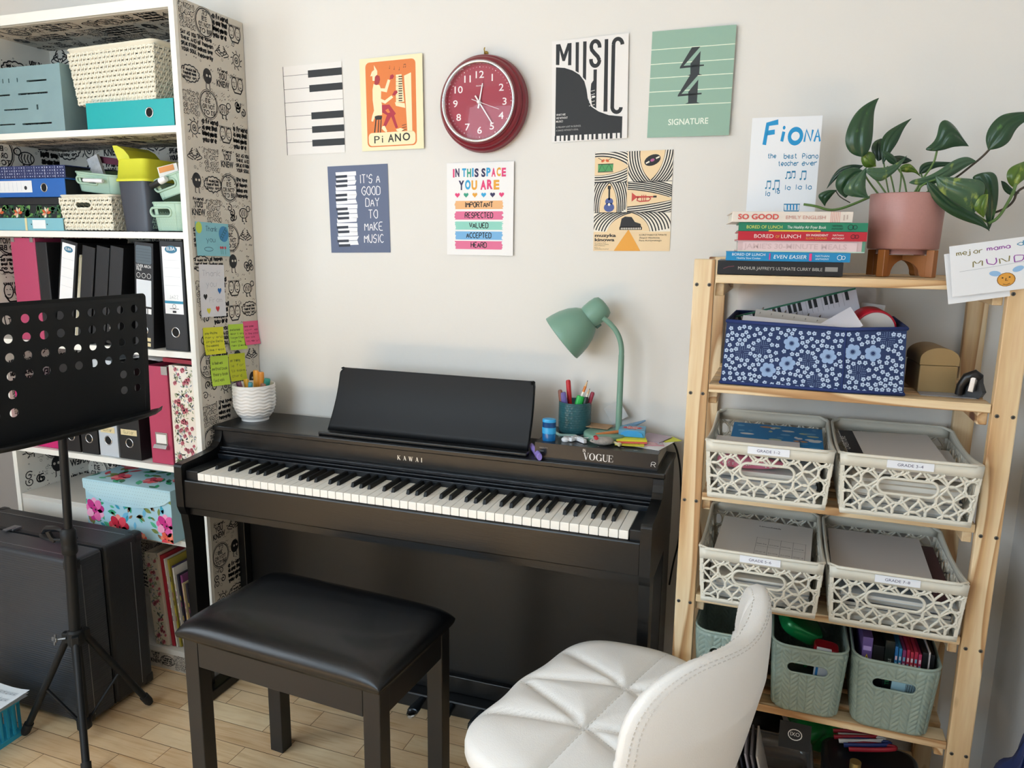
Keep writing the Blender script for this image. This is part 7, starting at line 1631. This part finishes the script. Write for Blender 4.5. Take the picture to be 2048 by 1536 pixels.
tag(b.build('medal_ribbon', None), 'red, white and blue medal ribbons heaped on the black case', 'ribbon')
b = MB(); b.rings([[V(.012*math.cos(a), .012*math.sin(a), z) for a in [2*PI*q/16 for q in range(16)]] for z in (0, .02)], mat('#a8905a', .3, .7)); o = b.build('medal', loc=(.225, -.335, zb+.1222)); tag(o, 'small gold medal lying on the black case', 'medal')
t = lump('backpack', 'navy blue bag on the floor at the lower right edge', 'bag', (.50, -.458, .222), .115, '#15295c', 8, .6, None, (.36, .62, 1.85)); t.location.x = .500

# ================================================================ THINGS ON THE PIANO
ZT = .8295
# white cup with highlighters
cu = thing('ceramic_cup', 'white wavy textured cup of highlighters at the left end of the piano', 'cup', (-1.524, -.128, ZT)); wc = mat('#e6e3e0', .35)
b = MB(); NU = 96; rings_ = []
for j in range(49):
    v = j/48; r = .041+.022*min(1, (max(0, v-.07)/.35))**.6 if v > .07 else .041; 
    w_ = .0016 if .16 < v < .96 else 0
    rings_.append([V((r+w_*math.sin(2*PI*(v*11)+1.2*math.sin(a*11)))*math.cos(a), (r+w_*math.sin(2*PI*(v*11)+1.2*math.sin(a*11)))*math.sin(a), v*.112) for a in [2*PI*q/NU for q in range(NU)]])
inner = [[V(p.x*.94, p.y*.94, p.z) for p in rings_[j]] for j in (48, 30, 10)]
b.rings(rings_+inner, wc, cap=(True, True)); b.build('bowl', cu)
def hl(label, x, y, z, c, tilt, az, L_=.12, r=.008, flat=True, group=None):
    t = thing('highlighter_pen', label, 'pen', (x, y, z), R=rot('Z', az) @ rot('Y', tilt), group=group)
    b = MB(); b.rings([[V(r*1.1*math.cos(a)*k, r*.7*math.sin(a)*k, zz_) for a in [2*PI*q/12+.26 for q in range(12)]] for k, zz_ in ((.8, 0), (1, .004), (1, L_*.60))], mat(c, .35), smooth=False); b.build('barrel', t)
    b = MB(); b.rings([[V(r*1.2*math.cos(a)*k, r*.8*math.sin(a)*k, zz_) for a in [2*PI*q/12+.26 for q in range(12)]] for k, zz_ in ((1, L_*.6), (1, L_-.003), (.85, L_))], mat(c, .35), smooth=False); b.build('cap', t); return t
for i, (lb_, dx, dy, c, ti, az, L_) in enumerate((('orange highlighter standing tallest in the white cup', 0, .012, '#e09a3a', .03, 0, .145), ('second orange highlighter close behind the tallest one', .016, .016, '#d98a2c', .06, .4, .14), ('plum coloured highlighter at the left of the white cup', -.024, -.008, '#6b3558', .5, PI, .112), ('teal highlighter at the front of the white cup', -.002, -.024, '#4f9aa8', .15, -.5, .113), ('brown highlighter at the right front of the white cup', .022, -.012, '#8a5a44', .4, 0, .112), ('green highlighter at the right of the white cup', .022, .012, '#2f8a78', .30, .5, .122), ('yellow orange highlighter at the left back of the white cup', -.026, .014, '#d8a02c', .25, PI, .115))):
    hl(lb_, -1.524+dx*.8, -.128+dy*.8, ZT+.008, c, ti*.6, az, L_, .0078, group='highlighters in the white cup')
# big book
t = thing('book', 'thick black fashion book lying on the piano under the desk lamp', 'book', (-.583, -.206, ZT), .008); blk_ = mat('#1d1d20', .3)
Lb, Db, Tb = .318, .185, .0425
mb = MB(); mb.box(0, Lb, 0, .004, 0, Tb, blk_); mb.box(0, Lb, .004, Db, 0, .003, blk_); mb.box(0, Lb, .004, Db, Tb-.003, Tb, blk_)
A = Art(mb, (0, 0, 0), (1, 0, 0), (0, 0, 1), (0, -1, 0), .0003); wt = mat('#dedcda', .5)
serif(A, 'IN', .128, .030, .0075, wt, 1, gap=.1, cond=.9); serif(A, 'VOGUE', .130, .010, .018, wt, 1, gap=.02, thick=.15, thin=.04, cond=1.10)
A.text('ANGELETTI', .012, .028, .0035, mat('#8c8a88', .5), 1, wid=.022); A.text('OLIVA', .012, .019, .0035, mat('#8c8a88', .5), 1, wid=.012); A.hand('R', .302, .010, .012, wt, 1, w=.0013, wid=.010)
A = Art(mb, (0, 0, Tb), (1, 0, 0), (0, 1, 0), (0, 0, 1), .0003); random.seed(14)
for _ in range(60): x, y = random.uniform(.03, .29), random.uniform(.006, .17); A.line([(x, y), (x+random.uniform(.002, .012), y+random.uniform(-.002, .004))], random.uniform(.001, .003), mat('#d0cfd2', .4))
mb.build('cover', t, bev=.0012); MB().box(.004, Lb-.004, .004, Db-.004, .0032, Tb-.0032, mat('#cfcbc4', .8, bump=.4, bscale=500, stretch=(.05, .05, 6))).build('page_block', t)
ZB = ZT+Tb+.0004
# desk lamp
lg = mat('#749a88', .38)
lp = thing('desk_lamp', 'sage green gooseneck desk lamp standing on the black book', 'lamp', (-.428, -.088, ZB))
b = MB(); b.lathe([(.054, 0), (.056, .002), (.056, .016), (.053, .019), (.0, .0195)], lg, (.006, -.018, 0), n=48, cap=False); b.build('base', lp)
b = MB(); b.lathe([(.0085, .018), (.0078, .2), (.0074, .222)], lg, (.036, .012, 0), n=20); b.build('stem', lp)
G_ = [V(.036, .012, .222), V(.036, .012, .235), V(.033, .010, .258), V(.022, .008, .284), V(.004, .005, .304), V(-.014, .002, .318)]
q = G_
for _ in range(2):
    n_ = [q[0]]
    for a, c in zip(q, q[1:]): n_ += [a.lerp(c, .25), a.lerp(c, .75)]
    q = n_+[q[-1]]
b = MB(); b.tube(q, .0070, lg, 12); b.build('gooseneck', lp)
axd = V(.100, .03, .086).normalized(); zc = axd; xc = zc.cross(V(0, 1, 0)).normalized(); yc = zc.cross(xc); RM = Matrix((xc, yc, zc)).transposed()
oc = V(-.123, -.006, .2585)
b = MB(); b.lathe([(.0640, .001), (.0660, 0), (.0672, .002), (.0655, .018), (.0610, .040), (.0525, .063), (.041, .081), (.0315, .090)], lg, oc, RM, 56, cap=False); b.lathe([(.0640, .001), (.062, .018), (.057, .040), (.048, .063), (.03, .084), (.0001, .088)], mat('#dfe0dc', .4), oc, RM, 56, cap=False); b.build('lamp_shade', lp)
b = MB(); b.lathe([(.0305, .089), (.0325, .1), (.0330, .118), (.0315, .134), (.0260, .1435), (.014, .1475), (.0001, .148)], lg, oc, RM, 48, cap=False); b.build('shade_cap', lp)
b = MB(); c = oc+axd*.052; b.lathe([(.0001, -.03), (.012, -.027), (.018, -.015), (.016, 0), (.011, .015), (.011, .03)], mat('#f2f0ea', .3), c, RM, 24); b.build('bulb', lp)
b = MB(); b.obox(oc+axd*.108+xc*-.0+V(.012, .0, -.030), (.014, .012, .016), RM, mat('#3d5c4e', .5)); b.build('joint', lp, bev=.002)
# teal cup and pens
tc_ = thing('ceramic_cup', 'dark teal dimpled pen cup standing on the black book', 'cup', (-.518, -.057, ZB)); tm_ = mat('#2f5d64', .22, var=.15, vscale=60)
b = MB(); NU = 120; rings_ = []
for j in range(61):
    v = j/60; r = .0445*(.93+.07*min(1, v*6)**.5)
    rings_.append([V((r-.0011*max(0, math.sin(v*2*PI*13))*max(0, math.sin(a*34+(math.floor(v*13) % 2)*PI)))*math.cos(a), (r-.0011*max(0, math.sin(v*2*PI*13))*max(0, math.sin(a*34+(math.floor(v*13) % 2)*PI)))*math.sin(a), v*.085) for a in [2*PI*q_/NU for q_ in range(NU)]])
inner = [[V(p.x*.93, p.y*.93, p.z) for p in rings_[j]] for j in (60, 30, 4)]
b.rings(rings_+inner, tm_, cap=(True, True)); b.build('bowl', tc_)
hl('lilac highlighter in the teal cup', -.530, -.072, ZB+.006, '#6d62a8', .22, PI*.95, .105, .009); hl('bright green highlighter in the teal cup', -.520, -.076, ZB+.006, '#25b04c', .22, .1, .100, .009)
marker('red marker pen standing tallest at the back of the teal cup', (-.528, -.050, ZB+.006), .135, .0062, '#c8242c', '#c8242c', rot('Y', -.10))
marker('white pen with a brown end at the left of the teal cup', (-.545, -.070, ZB+.006), .11, .0055, '#dcd9d4', '#8f5a4a', rot('Y', -.12))
marker('dark pen with a red clear end at the right of the teal cup', (-.500, -.058, ZB+.006), .112, .0052, '#2a2d48', '#a03048', rot('Y', .28))
marker('black pen lying low at the right of the teal cup', (-.502, -.072, ZB+.006), .098, .006, '#18181a', '#18181a', rot('Y', .2))
def pencil(label, p, L_, R, c1, tipc='#2c2c2e', r=.0036, cols=None):
    t = thing('pencil', label, 'pencil', p, R=R); b = MB(); n = 8
    if cols:
        for i in range(n): z0_, z1_ = L_*.88*i/n, L_*.88*(i+1)/n; b.lathe([(r, z0_), (r, z1_)], mat(cols[i % len(cols)], .4), n=6, smooth=False, cap=(i == 0))
    else: b.lathe([(r, 0), (r, L_*.88)], mat(c1, .4), n=6, smooth=False)
    b.build('shaft', t); b = MB(); b.lathe([(r, L_*.88), (r*.35, L_*.97)], mat('#d8b48a', .6), n=12, cap=False); b.lathe([(r*.35, L_*.97), (.0001, L_)], mat(tipc, .5), n=12, cap=False); b.build('tip', t); return t
pencil('patterned pencil, point up, leaning right in the teal cup', (-.530, -.070, ZB+.006), .150, rot('Y', .33), '', cols=('#c8342c', '#e6e0d6', '#d87a2c', '#c8342c', '#e6e0d6'))
pencil('short cream pencil leaning right in the teal cup', (-.520, -.070, ZB+.006), .128, rot('Y', .36), '#d8cfc0')
pencil('orange pencil lying across the lamp base edge', (-.438, -.140, ZB+.018), .085, rot('Z', .52) @ rot('Y', PI/2-.10), '#c87a44', '#c87a44', .0042)
# sharpener
sh = thing('pencil_sharpener', 'blue translucent double pencil sharpener standing on the book', 'sharpener', (-.554, -.178, ZB), .1)
cb, cb2 = mat('#1778c0', .15, trans=.35), mat('#2f9fd8', .3)
for nm_, prf, m in (('lower_barrel', [(.0165, 0), (.0172, .002), (.0178, .020)], cb), ('collar', [(.0182, .020), (.0184, .036)], cb2), ('upper_barrel', [(.0176, .036), (.0176, .050)], mat('#0f4f8f', .12, trans=.3)), ('cap', [(.0180, .050), (.0180, .055), (.0170, .058)], cb2)): b = MB(); b.lathe(prf, m, n=28, sx=1, sy=.75); b.build(nm_, sh)
# purple highlighter between rest and book
hl('lilac highlighter lying on the piano between the music rest and the book', -.616, -.135, ZT+.0105, '#8f7cc8', PI/2, -1.05, .11, .0085)
# earphones / white clips
t = thing('cable_clips', 'white plastic clips and curled cable lying on the book in front of the cup', 'clip', (-.492, -.160, ZB)); wp = mat('#e4e4e6', .3)
b = MB(); b.lathe([(.0001, .010), (.008, .009), (.011, .005), (.009, 0)], wp, (-.020, -.008, 0), n=20); b.build('ear_bud', t)
for i, (x, y, a) in enumerate(((.0, .004, 1.2), (.022, -.004, -.7))):
    b = MB(); b.obox((x, y, .006), (.034, .010, .010), rot('Z', a), wp); b.obox((x, y, .0125), (.020, .005, .003), rot('Z', a), mat('#c2c4c8', .3)); b.build('clip', t, bev=.002)
b = MB(); b.tube([(-.02+.03*math.cos(a*.9)+.006*a, .012+.014*math.sin(a), .003+.0012*a) for a in [k*.5 for k in range(18)]], .0014, wp, 6); b.build('cable', t)
t = tag(MB().tube([(-.565, -.095, ZB+.003), (-.54, -.125, ZB+.003), (-.50, -.12, ZB+.004), (-.492, -.128, ZB+.004), (-.488, -.145, ZB+.0045)], .0042, mat('#8fb0aa', .5), 8).build('strap'), 'pale green grey strap lying round the front of the teal cup', 'strap')
# toy mouse
tmz = thing('toy_mouse', 'grey fur toy mouse with red ears lying on the book', 'toy', (-.412, -.172, ZB), 3.5)
fur = mat('#a09a94', .95, var=.35, vscale=120, bump=1, bscale=400)
b = MB(); b.rings([[V(x, ry*math.cos(a), .012+ry*.9*math.sin(a)) for a in [2*PI*q_/18 for q_ in range(18)]] for x, ry in ((.033, .0012), (.030, .004), (.022, .008), (.010, .0115), (-.005, .0128), (-.018, .011), (-.026, .006), (-.028, .001))], fur); b.build('body', tmz)
for s_ in (-1, 1): b = MB(); b.lathe([(.0001, .0015), (.004, .001), (.0055, 0)], mat('#c0303c', .6), (.018, s_*.008, .021), rot('X', -s_*.9), 14); b.build('ear', tmz); e_ = MB(); e_.lathe([(.0013, 0), (.0012, .001), (.0001, .0015)], INK, (.0275, s_*.0048, .0145), rot('X', -s_*1.2), 10); e_.build('eye', tmz)
b = MB(); b.tube([(-.027, 0, .01), (-.036, .006, .006), (-.042, .014, .006), (-.038, .022, .006)], [.002, .004, .006, .003], mat('#cfc39a', .95), 8); b.build('tail', tmz)
# papers, notes, cards
def pile(name, label, cat, x, y, z, w, d, h, rz, c, draw=None, rough=.6):
    mb = MB().box(-w/2, w/2, -d/2, d/2, 0, h, mat(c, rough))
    if draw: draw(Art(mb, (-w/2, -d/2, h), (1, 0, 0), (0, 1, 0), (0, 0, 1), .0002), w, d)
    o = mb.build(name, loc=(x, y, z), rz=rz); return tag(o, label, cat)
pile('paper_stack', 'white sheet sticking out at the lower right of the note pile', 'papers', -.315, -.105, ZB, .12, .10, .001, -.25, '#e2e0e2')
pile('paper_stack', 'pink and grey printed card under the sticky notes', 'card', -.330, -.098, ZB+.0012, .11, .095, .002, .35, '#c8929c', lambda A, w, d: [A.rect(.006+.018*i, .006, .018+.018*i, d-.006, mat(('#d8b0b8', '#b8b4bc')[i % 2], .4)) for i in range(6)], .3)
pile('paper_stack', 'lilac card under the right side of the card pack', 'card', -.300, -.060, ZB+.0034, .07, .08, .0015, -.3, '#b8a8b8')
pile('sticky_note', 'yellow sticky note with green writing at the front of the pile', 'sticky note', -.348, -.142, ZB+.0036, .074, .05, .0008, .15, '#dbd63a', lambda A, w, d: A.hand('practice', .012, .018, .010, mat('#5a8a2c', .6), 1, w=.001, wid=.05))
pile('sticky_note', 'pad of coral red sticky notes under the yellow pad', 'sticky note', -.352, -.108, ZB+.005, .076, .076, .004, .30, '#e0645c')
pile('sticky_note', 'pad of yellow sticky notes right under the blue card pack', 'sticky note', -.354, -.104, ZB+.0092, .078, .076, .004, .28, '#e3e03a')
pile('sticky_note', 'lone yellow sticky note sticking out at the right', 'sticky note', -.262, -.050, ZB+.001, .05, .05, .0008, .7, '#dce04a')
cp_ = thing('card_pack', 'small light blue carton with a red burst label on top of the notes', 'box', (-.352, -.090, ZB+.0134), .12)
mb = MB().box(-.034, .034, -.024, .03, 0, .019, mat('#5f9dbd', .4)); A = Art(mb, (-.034, -.024, .019), (1, 0, 0), (0, 1, 0), (0, 0, 1), .0002)
A.poly([(.034+(.026+.004*(-1)**k)*math.cos(2*PI*k/20), .027+(.015+.003*(-1)**k)*math.sin(2*PI*k/20)) for k in range(20)], mat('#c83a48', .5)); A.text('MUSIC', .034, .028, .008, WHITE, 2, 'C', wid=.03, bold=.02); A.text('GAME', .034, .018, .007, WHITE, 2, 'C', wid=.026, bold=.02); mb.build('carton', cp_, bev=.001)
mb = MB(); mb.prism([(-.03, 0), (.03, 0), (.026, .010), (.012, .015), (-.012, .015), (-.026, .010)], (0, -.024, .002), (1, 0, 0), (0, 0, 1), (0, -1, 0), .002, mat('#3fa0e0', .4)); mb.build('flap', cp_)
pile('cardboard_piece', 'brown piece of folded cardboard resting on the lamp base', 'cardboard', -.458, -.058, ZB+.021, .085, .05, .002, -.12, '#a88664')
sheet('paper_stack', 'translucent plastic sleeve standing behind the lamp', 'sleeve', (-.412, -.020, ZB+.055), .05, .05, rot('Y', -.55), '#c9c8c6', None, .001, .25)
t = tag(MB().tube([(-.415, -.045, ZB+.012), (-.37, -.030, ZB+.022), (-.33, -.022, ZB+.040)], [.004, .008, .002], mat('#7d9cb8', .8, var=.3, vscale=60), 8).build('fabric_strip'), 'twisted pale blue patterned fabric behind the card pack', 'fabric')
# cable behind the piano end
cbm = mat('#0e0e10', .45)
q = [V(-.268, -.045, ZB), V(-.247, -.040, ZT+.035), V(-.232, -.030, ZT-.02), V(-.226, -.024, .74), V(-.222, -.022, .66), V(-.224, -.022, .58), V(-.236, -.020, .52), V(-.244, -.016, .45)]
for _ in range(2):
    n_ = [q[0]]
    for a, c in zip(q, q[1:]): n_ += [a.lerp(c, .25), a.lerp(c, .75)]
    q = n_+[q[-1]]
tag(MB().tube(q, .0026, cbm, 8).build('power_cable'), 'black lamp cable hanging down between the piano and the shelf', 'cable')
# framed print between the bookcase and the piano
pfm = thing('framed_print', 'slim white mounted print with a yellow green picture, standing between bookcase and piano', 'print', (-1.5980, -.145, .0))
fw, fh = .215, .262
MB().box(0, .0032, -fw, 0, 0, fh, mat('#dcdcd6', .6)).build('mount', pfm)
mb = MB(); A = Art(mb, (.0032, -fw+.035, .062), (0, 1, 0), (0, 0, 1), (1, 0, 0), .0003); A.rect(0, 0, fw-.07, fh-.10, mat('#c9c64a', .6)); A.rect(.008, .008, fw-.078, fh-.108, mat('#b3c46e', .6), 2)
for i in range(8): A.disc(.04+.024*i, .05+.03*(i % 3), .016, mat(('#7a9a4a', '#d8c85a', '#9ab070')[i % 3], .6), 3)
mb.build('picture', pfm)
